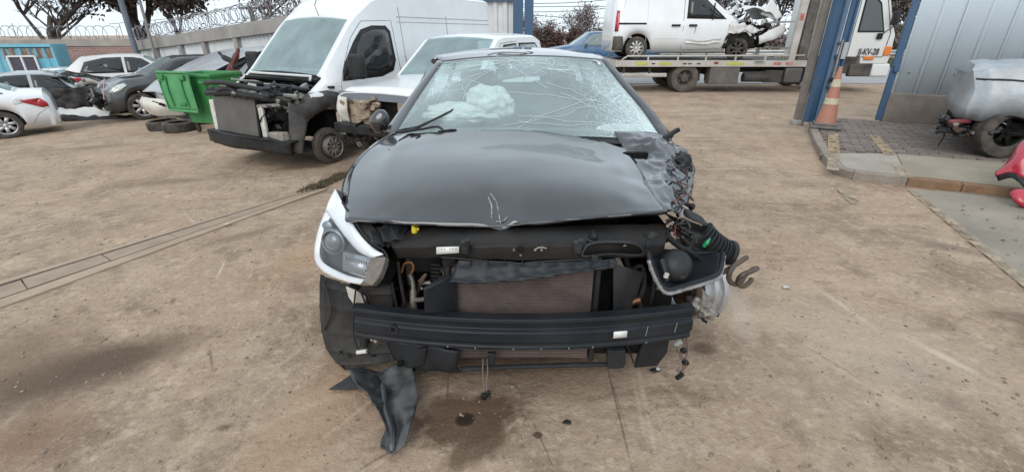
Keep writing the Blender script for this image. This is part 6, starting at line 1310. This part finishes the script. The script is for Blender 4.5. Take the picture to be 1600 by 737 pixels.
MB().box((3.02,15.1,.80), (.08,2.2,.18)).build('tail_beam', bedw, tk)
for x0, x1, mm in ((3.55,3.9,'y'),(4.2,4.6,'y'),(6.15,6.65,'y'),(7.5,7.72,'r'),(7.85,8.05,'r')): MB().box(((x0+x1)/2,13.966,.80), (x1-x0,.006,.07)).build('reflector_strip', mat('strip_yellow', (.50,.52,.06), .5, col2=(.42,.42,.10), scale=8) if mm == 'y' else mat('strip_red', (.42,.05,.04), .5, col2=(.5,.3,.28), scale=12), tk)
for x in (4.05,4.95,5.1,5.35): MB().box((x,13.966,.80), (.10,.006,.03)).build('scuff_mark', blk_g, tk)
MB().box((5.85,13.964,.82), (.12,.01,.06)).build('marker_lamp', mat('lamp_brown', (.20,.05,.03), .5), tk)
MB().box((7.08,13.964,.84), (.32,.006,.08)).build('nameplate', mat('plate_dirty', (.34,.33,.31), .6), tk)
mb = MB()
for k in range(6): mb.box((6.98+.035*k,13.958,.845), (.018,.004,.035), (0,.3,0))
tag(mb.build('nameplate_print', mat('print_dark', (.05,.05,.05), .6), tk), kind='stuff')
for yy in (14.7,15.5): MB().box((6.4,yy,.62), (7.0,.09,.20)).build('chassis_rail', frame_b, tk)
MB().box((8.02,14.05,1.9), (.18,.14,2.3), (0,.02,0)).build('headboard_post', bedw, tk, bevel=.01); MB().box((8.02,16.1,1.4), (.10,.10,1.2)).build('headboard_post', bedw, tk, bevel=.01); [MB().box((8.02,15.1,z_), (.05,2.1,.05)).build('headboard_bar', bedw, tk) for z_ in (1.2,1.9)]; MB().box((8.0,13.965,2.02), (.10,.02,.16)).build('red_reflector', MATS['strip_red'], tk)
MB().box((8.30,14.10,1.6), (.24,.16,1.7)).build('winch_rack', chequer, tk); MB().tube([(8.5,14.1,.95),(8.5,14.1,2.6)], .05, 8).build('hydraulic_pipe', alum, tk)
MB().box((6.15,14.15,.47), (.85,.34,.46)).build('tool_box', mat('box_grey', (.15,.138,.125), .6, col2=(.10,.09,.08), scale=4), tk, bevel=.02); MB().tube([(6.75,14.1,.42),(7.45,14.1,.42)], .13, 14).build('air_tank', frame_b, tk); MB().box((7.6,14.2,.45), (.5,.4,.34)).build('battery_box', frame_b, tk, bevel=.02); MB().box((8.15,14.15,.48), (.50,.36,.42)).build('fuel_tank', mat('tank_grey', (.11,.105,.10), .5, .3), tk, bevel=.05)
MB().tube([(6.72,14.05,.55),(7.5,14.05,.55)], .03, 8).build('bar', frame_b, tk); MB().tube([(3.2,14.1,.48),(4.5,14.1,.48)], .06, 6).build('under_bar', bedw, tk)
for x in (3.25,4.0): MB().box((x,14.1,.62), (.06,.05,.36)).build('under_stay', frame_b, tk)
trim_ = mat('truck_rim', (.12,.105,.09), .65, .3, col2=(.075,.062,.05), scale=9)
def twheel(x, y, R_=.40, w=.24):
    mb = tyre_mesh(R_, w, .22, 40); mb.v = [v+Vector((x,y,R_)) for v in mb.v]; o = mb.build('wheel', mat('truck_tyre', (.055,.05,.045), .85, col2=(.09,.078,.066), scale=9, dust=.6, dustcol=(.21,.175,.14)), tk)
    sg = -1 if y < 15.1 else 1; MB().lathe([(.225,sg*.10),(.20,sg*.06),(.17,sg*.00),(.12,sg*.01),(.11,sg*.07),(.06,sg*.08),(0,sg*.08)], 'y', 28, (x,y,R_)).build('rim', trim_, o, smooth=40)
    mb = MB()
    for k in range(6): a = k*pi/3; mb.lathe([(.0,sg*.03),(.028,sg*.03),(.028,sg*.0)], 'y', 8, (x+cos(a)*.15,y,R_+sin(a)*.15))
    tag(mb.build('wheel_nut', blk, o), kind='stuff')
for x, y in ((5.05,14.15),(5.05,14.42),(5.05,15.8),(5.05,16.05),(9.15,14.18),(9.15,16.0)): twheel(x, y)
MB().box((5.9,15.1,.5), (.10,1.6,.10)).build('axle', frame_b, tk)
for x in (5.55,5.75): MB().tube([(x,14.4,.70),(x+.03,14.4,.3)], .035, 6).build('hydraulic_leg', frame_b, tk)
MB().patch([[(8.60,13.98,.75),(8.62,14.2,.75),(8.62,14.4,.75)],[(8.50,13.98,.45),(8.52,14.2,.45),(8.52,14.4,.45)],[(8.36,13.98,.20),(8.40,14.2,.22),(8.4,14.4,.22)]], 8, 6).build('mud_flap', frame_b, tk, solid=.02)
cabw = mat('cab_white', (.70,.715,.70), .35, coat=.4, dust=.3, dustcol=(.55,.52,.47), scale=3)
cab = [(8.92,.95),(8.90,2.75),(9.1,2.85),(9.9,2.85),(10.25,2.7),(10.62,1.85),(10.78,1.55),(10.82,1.0),(10.80,.78),(10.0,.78),(9.95,.95)]
mb = MB(); NR = 10
def cabsec(y, ins): 
    cx_, cz_ = 9.8, 1.7; return [Vector((cx_+(x-cx_)*(1-ins), y, cz_+(z-cz_)*(1-ins*.6))) for x, z in cab]
mb.grid([cabsec(y, i) for y, i in ((14.0,.05),(14.03,.015),(14.10,0),(16.1,0),(16.17,.015),(16.2,.05))], close=True); n_ = len(cab); mb.add(cabsec(14.0,.05), [tuple(range(n_))]); mb.add(cabsec(16.2,.05), [tuple(range(n_-1,-1,-1))]); cabo = mb.build('cab', cabw, tk, smooth=35)
def onside(poly, m_, nm, y=13.985, th=.012, par=None): 
    mb = MB(); mb.prism(poly, y, y+th, 'xz'); return mb.build(nm, m_, par or tk, smooth=0, bevel=.003)
onside([(9.66,1.62),(9.64,2.50),(9.95,2.50),(10.12,2.35),(10.42,1.62)], blk, 'window_seal', 13.988); onside([(9.70,1.66),(9.68,2.46),(9.92,2.46),(10.08,2.32),(10.36,1.66)], mat('cab_glass', (.09,.105,.11), .07), 'side_window', 13.978); 
for a, b2 in (((9.55,.95),(9.55,2.6)),((10.58,1.0),(10.60,1.6)),((9.55,.98),(10.58,.98)),((10.60,1.6),(10.2,2.6))): MB().tube([(a[0],13.995,a[1]),(b2[0],13.995,b2[1])], .009, 5).build('door_seam', seam_m, tk)
MB().patch([[(10.66,14.2,1.78),(10.68,15.1,1.78),(10.66,16.0,1.78)],[(10.28,14.25,2.66),(10.3,15.1,2.66),(10.28,15.95,2.66)]], 4, 6).build('windscreen', dglass, tk, solid=.01, out=(1,0,.4))
for y in (13.93,16.27): o = MB().box((10.52,y-.06,1.98), (.10,.20,.36)).build('mirror', blk_g, tk, bevel=.04); MB().tube([(10.45,y+.06,2.3),(10.52,y-.06,2.2),(10.52,y-.05,1.75),(10.4,y+.06,1.6)], .014, 6).build('mirror_arm', blk, o)
MB().box((10.30,13.96,1.52), (.16,.04,.16)).build('small_mirror', blk, tk, bevel=.03); MB().box((8.95,13.98,1.62), (.08,.03,.16)).build('handle', blk_g, tk, bevel=.01)
MB().box((10.66,13.985,1.14), (.20,.05,.24)).build('indicator', orange_lamp, tk, bevel=.02); MB().box((10.18,13.975,.95), (.28,.03,.09)).build('side_repeater', orange_lamp, tk, bevel=.01)
MB().box((10.05,14.05,.62), (.62,.14,.34)).build('step', bumper_blk, tk, bevel=.02); MB().box((10.62,15.1,.62), (.52,2.28,.36), None, .98).build('bumper', cabw, tk, bevel=.05)
MB().box((9.2,14.1,.95), (1.0,.2,.12)).build('wheel_arch', frame_b, tk, bevel=.02)
tx = bpy.data.curves.new('door_lettering', 'FONT'); tx.body = 'JJ-KV-28'; tx.size = .235; tx.extrude = .002; tx.offset = .004; to = bpy.data.objects.new('door_lettering', tx); COL.objects.link(to); tx.materials.append(mat('letter_black', (.03,.03,.035), .5)); to.parent = tk; to.location = Vector((9.83,13.972,1.04))-Vector((6.8,15.1,0)); to.rotation_euler = (pi/2,0,0); to.scale = (.74,1,1)
bpy.context.view_layer.update(); dg = bpy.context.evaluated_depsgraph_get(); tme = bpy.data.meshes.new_from_object(to.evaluated_get(dg)); tmo = bpy.data.objects.new('door_lettering', tme); COL.objects.link(tmo); tmo.parent = tk; tmo.location = to.location; tmo.rotation_euler = to.rotation_euler; tmo.scale = to.scale; bpy.data.objects.remove(to); bpy.data.curves.remove(tx)
# wrecked van on the bed
def crush_e(p):
    k = max(0, min(1, (p.x-.95)/.4)); d_ = 0
    if p.y < -.6 and -.3 < p.x < 1.2 and .3 < p.z < .62: d_ = .05*math.exp(-((p.z-.47)/.07)**2)*(1+noise.noise(p*4))
    return p+Vector((-.10*k*noise.noise(p*4), .10*k*noise.noise(p*5)+d_, .10*k*noise.noise(p*6)))
wv = empty('wrecked_van', Vector((5.04,15.1,.895)), 0, 1, 'white panel van with smashed front riding on the tow truck bed', 'van')
st = [(1.42,.98,1.14,.84,.72,.05),(1.2,1.02,1.20,.90,.78,.05),(1.12,1.02,1.24,.91,.78,.05),(.42,1.04,1.76,.92,.70,.06),(.2,1.04,1.83,.92,.72,.07),(-.4,1.04,1.86,.92,.74,.07),(-1.9,1.04,1.84,.92,.74,.07),(-2.05,1.02,1.78,.90,.72,.07),(-2.16,.9,1.5,.84,.70,.06)]
WV = Car(wv, st, (1.46,-1.46), .385, .22, .31, ws=(1.14,.40), crumple=crush_e).build(whitep, lining, glass('broken_screen', (.5,.6,.6), .4), caps=(False,True))
WV.panel([(1.02,1.06),(.62,1.40),(.30,1.66),(-.10,1.66),(-.12,1.08)], -1, blk, 'window_seal', .004); WV.panel([(.90,1.09),(.56,1.40),(.28,1.62),(-.06,1.62),(-.08,1.12)], -1, dglass, 'door_window', .010); MB().box((.60,-.90,1.26), (.03,.03,.42), (0,0,0)).build('window_divider', blk, wv)
WV.seam([(-.2,.26),(-.2,1.74)], -1, .006); WV.seam([(1.12,.62),(1.10,.30),(-.2,.26)], -1, .006); WV.seam([(-1.22,.30),(-1.22,1.70)], -1, .005, MATS['white_groove']); WV.seam([(-1.95,1.10),(-1.85,1.60),(-1.3,1.64),(-.3,1.64)], -1, .006, MATS['white_groove'], 'side_groove'); WV.seam([(-1.1,.56),(-.25,.56)], -1, .008, MATS['white_groove'], 'side_groove')
WV.panel([(-2.02,.93),(-1.25,.93),(-1.25,.97),(-2.02,.97)], -1, blk, 'slide_rail', .004, .01)
for xx, l_ in ((-.42,.24),(.06,.22)): WV.panel([(xx-l_/2,.88),(xx+l_/2,.88),(xx+l_/2,.93),(xx-l_/2,.93)], -1, blk, 'door_handle', .012, .03)
MB().tube([(.14,-.95,.9),(.13,-.98,.80),(.11,-.97,.70)], .006, 6).build('bent_trim', blk, wv)
WV.panel([(-2.14,.26),(-2.14,.62),(-1.90,.62),(-1.84,.26)], -1, bumper_blk, 'rear_bumper', .02, .05); WV.panel([(-2.12,.75),(-2.08,1.28),(-2.0,1.28),(-2.03,.75)], -1, red_lamp, 'tail_light', .006, .02)
for a_ in ((.25,.50),(.95,.42)): pass
MB().patch([[(-.1,-.95,.55),(.4,-.955,.52),(.9,-.94,.60)],[(-.1,-.925,.50),(.4,-.90,.47),(.9,-.90,.52)],[(-.1,-.95,.45),(.4,-.955,.42),(.9,-.94,.46)]], 6, 24, lambda p, u, v: p+Vector((0,-.03*abs(noise.noise(p*9)),.03*noise.noise(p*6)))).build('door_dent', whitep3, wv, smooth=35, solid=.01)
MB().patch([[(1.05,-.86,1.0),(1.3,-.90,.98),(1.6,-.88,.92),(1.95,-.7,.86)],[(1.1,-.94,.86),(1.35,-.96,.82),(1.62,-.95,.80),(1.98,-.80,.72)],[(1.08,-.93,.66),(1.30,-.95,.72),(1.62,-.95,.72),(1.95,-.84,.50)]], 14, 26, lambda p, u, v: p+Vector((.03*noise.noise(p*8),.08*noise.noise(p*6),.08*noise.noise(p*7+Vector((2,0,0)))))).build('torn_wing', whitep3, wv, smooth=25, solid=.01)
MB().patch([[(1.30,-.55,1.16),(1.32,.0,1.20),(1.30,.6,1.18)],[(1.75,-.60,1.34),(1.78,.0,1.42),(1.7,.6,1.36)],[(2.35,-.62,1.22),(2.38,.0,1.36),(2.2,.6,1.30)],[(2.60,-.55,1.02),(2.62,.0,1.1),(2.4,.6,1.1)]], 16, 12, lambda p, u, v: p+Vector((0,0,.05*noise.noise(p*5)))).build('buckled_hood', whitep3, wv, smooth=40, solid=.015)
MB().patch([[(2.10,-.5,1.20),(2.35,-.4,1.55),(2.45,-.3,1.60)],[(2.55,-.55,1.05),(2.75,-.45,1.12),(2.80,-.3,1.2)]], 8, 8).build('hood_corner', whitep3, wv, smooth=40, solid=.02)
MB().patch([[(2.0,-.86,.62),(2.3,-.86,.78),(2.75,-.7,.96)],[(2.02,-.9,.50),(2.35,-.9,.62),(2.78,-.74,.78)],[(2.05,-.86,.42),(2.4,-.88,.52),(2.75,-.72,.66)]], 8, 16, lambda p, u, v: p+Vector((0,0,.03*noise.noise(p*6)))).build('bumper_skin', whitep3, wv, smooth=40, solid=.015)
MB().box((1.85,0,.62), (1.0,1.3,.6)).build('engine_block', dark, wv, bevel=.03)
junk(wv, (2.0,-.55,.68), (.55,.34,.30), 50, 81, [blk, blk_g, dark, dark, bumper_blk, brown, white_pl], 'mangled_part', .06, .2); junk(wv, (1.38,-.7,1.35), (.12,.2,.25), 14, 82, [blk, whitep3, blk_g, dark], 'torn_pillar', .05, .16)
WV.panel([(1.90,.30),(1.86,.62),(1.70,.78),(1.46,.83),(1.2,.78),(1.04,.62),(.98,.30),(1.06,.30),(1.12,.58),(1.26,.70),(1.46,.74),(1.66,.69),(1.78,.56),(1.80,.30)], -1, blk, 'arch_liner', .01, .03)
wheel(wv, -1.46, -.82, .31, .19, .20, mat('clean_steel_rim', (.45,.44,.43), .45, .5), 9); wheel(wv, 1.46, -.80, .30, .19, .20, black_rim, 7, hub=.28, steer=-.12); wheel(wv, -1.46, .82, .31, .19, .20, steel_rim, 9)
# blue pickup passing on the road
bp = empty('blue_pickup', Vector((3.75,22.0,.012)), R(180), 1.0, 'blue pickup on the road behind the tow truck', 'pickup')
bluep = mat('blue_car_paint', (.035,.10,.20), .3, .2, coat=.6, dust=.3, dustcol=(.2,.24,.3))
st = [(2.5,.7,.8,.7,.6,.04),(2.3,.85,.98,.86,.76,.05),(1.2,1.0,1.14,.9,.8,.05),(.45,1.02,1.64,.9,.68,.06),(.2,1.02,1.68,.9,.67,.06),(-.95,1.02,1.66,.9,.67,.06),(-1.1,1.02,1.6,.9,.68,.06),(-1.25,1.02,1.1,.9,.85,.02),(-2.6,1.02,1.08,.9,.85,.02)]
BP = Car(bp, st, (1.65,-1.5), .42, .4, .37, ws=(1.2,.44)).build(bluep, lining, wglass)
for sg in (1,-1):
    BP.panel([(.80,1.08),(.42,1.46),(.25,1.55),(-.20,1.56),(-.20,1.08)], sg, MATS['pickup_glass'], 'door_window'); BP.panel([(-.30,1.08),(-.30,1.56),(-.85,1.54),(-.98,1.08)], sg, dglass, 'door_window')
for x in (1.65,-1.5):
    for y in (.8,-.8): wheel(bp, x, y, .37, .22, .22, steel_rim, 6)
MB().box((.6,.98,1.14), (.1,.18,.14)).build('door_mirror', bluep, bp, bevel=.03)
# ------------------------------------------------------------------ trees
def tree(name, label, base, H, spread, seed, leaf_m, bark_m, nleaf=60, lsz=.16, depth=4, kids=3, lean=(0,0), trunk_r=.18, bare=False, group=None, upright=.6, droop=0, t0=.25):
    rn = random.Random(seed); root = empty(name, base, label=label, cat='tree' if H > 3.2 else 'bush', group=group); root['_o'] = list(base); tb = MB(); lf = MB(); tips = []
    def br(p, d, L, r, k):
        n = 4; q = [p]; dd = d.copy()
        for i in range(n): dd = (dd+Vector((rn.uniform(-.22,.22), rn.uniform(-.22,.22), rn.uniform(-.08,.14)-droop))).normalized(); q.append(q[-1]+dd*L/n)
        tb.tube(q, [r*(1-.5*i/n) for i in range(n+1)], 6 if k > 1 else 4, cap=False)
        if k <= 1: tips.extend(q[1:])
        if k == 0: return
        for j in range(kids+(1 if k > 2 else 0)):
            f = rn.uniform(t0 if k == depth else .3, 1); s0 = q[min(n, int(f*n)+1)]; a = rn.uniform(0,2*pi); tl = rn.uniform(.35,.95)*spread
            nd = (dd*upright+Vector((cos(a)*tl, sin(a)*tl, rn.uniform(0,.6)))).normalized(); br(s0, nd, L*rn.uniform(.55,.78), r*.55, k-1)
    br(Vector(base), Vector((lean[0],lean[1],1)).normalized(), H*.42, trunk_r, depth)
    tb.build('trunk', bark_m, root, smooth=60)
    if not bare:
        for t in tips:
            for k in range(nleaf):
                p = t+Vector((rn.gauss(0,1), rn.gauss(0,1), rn.gauss(0,.9)))*(.26*H/5); a = Euler((rn.uniform(-1.2,1.2), rn.uniform(-1.2,1.2), rn.uniform(0,6.3))).to_matrix(); s_ = lsz*rn.uniform(.5,1.3)
                lf.add([p+a@Vector(v)*s_ for v in ((-.5,0,0),(0,-.22,.06),(.5,0,0),(0,.22,.06))], [(0,1,2,3)])
        lf.build('crown', leaf_m, root, smooth=0)
    return root
bark = mat('bark_grey', (.075,.062,.055), .9, col2=(.13,.115,.105), scale=5); bark_d = mat('bark_dark', (.035,.028,.026), .9, col2=(.06,.05,.047), scale=5)
leaf_d = mat('leaf_dark_brown', (.060,.047,.042), .8, col2=(.10,.08,.07), scale=1.3); leaf_p = mat('leaf_purple_brown', (.17,.135,.13), .8, col2=(.25,.205,.20), scale=2.0); leaf_o = mat('leaf_olive', (.13,.115,.10), .8, col2=(.19,.17,.155), scale=1.5); leaf_r = mat('leaf_rust', (.13,.065,.055), .8, col2=(.10,.08,.07), scale=1.2); leaf_b = mat('leaf_brown_green', (.12,.085,.045), .8, col2=(.07,.07,.035), scale=1)
# big dark tree behind the brick wall, bare tree beside it
tree('cypress_tree', 'massive dark brown tree rising behind the brick wall', (-19.6,26.5,-.7), 9.5, .85, 3, leaf_d, bark_d, 44, .32, 4, 5, (.0,0), .32, upright=.95, t0=.05)
tree('cypress_tree', 'second dark trunked tree nearest the leaning pole', (-16.9,25.5,-.7), 8.5, .5, 9, leaf_d, bark_d, 22, .30, 4, 4, (-.05,0), .13, upright=1.1, t0=.05)
tree('bare_tree', 'bare grey branched tree behind the blue container', (-23.6,25,-.7), 7.5, 1.1, 5, leaf_d, bark, depth=5, kids=3, trunk_r=.2, bare=True, t0=.05)
tree('bare_tree', 'thin leafless tree reaching over the wall beside the thin pole', (-13.2,25.5,-.7), 6.4, .9, 14, leaf_p, bark, 2, .25, 4, 3, (.1,0), .12)
tree('leafy_tree', 'brownish green tree cut off by the left edge', (-26.4,22.4,-.7), 6.5, .9, 8, leaf_b, bark, 12, .4, 3, 3, (0,0), .25, t0=.02)
# scrub beyond the road
spots = [(1.4,29,2.9,21,'lower left of the thicket, nearest the gate leaf'),(3.0,30,3.3,22,'tallest loose shrub right of the gate leaf'),(4.6,29.5,2.9,23,'between the tallest shrub and the wrecked van'),(6.6,30,3.4,24,'behind the back of the wrecked van')]
for x, y, h, sd_, w in spots: tree('scrub_bush', 'purple brown scrubby bush %s' % w, (x,y,0), h*1.15, 1.0, sd_, leaf_p, bark, 2, .15, 4, 3, (0,0), .07, group='bushes across the road', t0=.02)
for i, (x, y, h, w) in enumerate([(2.2,27.5,1.7,'low rusty shrub beside the white pickup roof'),(3.8,27.8,1.5,'low rusty shrub above the black car roof'),(5.6,27.8,1.6,'low rusty shrub behind the blue pickup')]): tree('low_shrub', w, (x,y,0), h*1.2, 1.3, 31+i, leaf_r, bark_d, 16, .17, 3, 5, (0,0), .05, t0=.0)
tall = [(11.5,33,5.0,'in the gap between wrecked van and headboard'),(14.0,32,6.5,'just behind the tow truck headboard'),(17.5,33,7.5,'right behind the truck cab'),(20.0,32,7.2,'just right of the truck cab'),(22.0,34,7.8,'midway between truck cab and corrugated wall'),(24.2,32,7.0,'nearest the blue edge of the corrugated wall')]
for i, (x, y, h, w) in enumerate(tall): tree('eucalyptus_tree', 'dark grey brown tree across the road, %s' % w, (x,y,0), h*1.05, .8, 51+i, leaf_o if i % 2 else leaf_p, bark, 7 if i > 1 else 3, .24, 4, 4, (0,0), .13, group='trees across the road', t0=.02)
for i in range(9): tree('scrub_bush', '%s dark scrub clump from the wrecked van, at the foot of the trees' % ['first','second','third','fourth','fifth','sixth','seventh','eighth','last'][i], (12+i*1.7,29.3+.6*(i % 2),0), 2.6, 1.2, 71+i, leaf_p if i % 3 else leaf_o, bark_d, 16, .2, 3, 4, (0,0), .05, group='scrub at the foot of the trees', t0=0)
# overhead wires with a pole off to the side
wm = mat('overhead_wire', (.05,.05,.055), .6)
for i, (za, zb_, w) in enumerate([(4.75,3.9,'topmost'),(4.25,3.45,'second'),(3.62,3.1,'third'),(3.25,2.65,'lowest')]):
    pass
wl_ = [((834,6),(1000,-6),'uppermost overhead wire left of the wrecked van'),((834,11),(1270,0),'long overhead wire passing above the wrecked van'),((834,19),(985,9),'third overhead wire down, left of the wrecked van'),((834,24),(985,27),'lowest overhead wire, left of the wrecked van'),((1140,9),(1280,-4),'overhead wire right of the wrecked van')]
for (a, b2, lb) in wl_:
    A_, B_ = pt(*a, 45), pt(*b2, 45); d_ = (B_-A_); q = [A_+d_*t+Vector((0,0,-.15*(1-(2*min(1,max(0,t))-1)**2))) for t in (-.6,-.2,0,.25,.5,.75,1,1.4)]
    o = MB().tube(q, .028, 5).build('overhead_wire', wm); tag(o, lb, 'wire')
q = [pt(170,38,60), pt(260,30,60), pt(330,20,60), pt(430,4,60)]; tag(MB().tube(q, .03, 5).build('overhead_wire', wm), 'faint overhead wire in the sky above the concrete wall', 'wire')
for o in bpy.data.objects:
    for k in ('_o', 'xf', 'xr'):
        if k in o: del o[k]
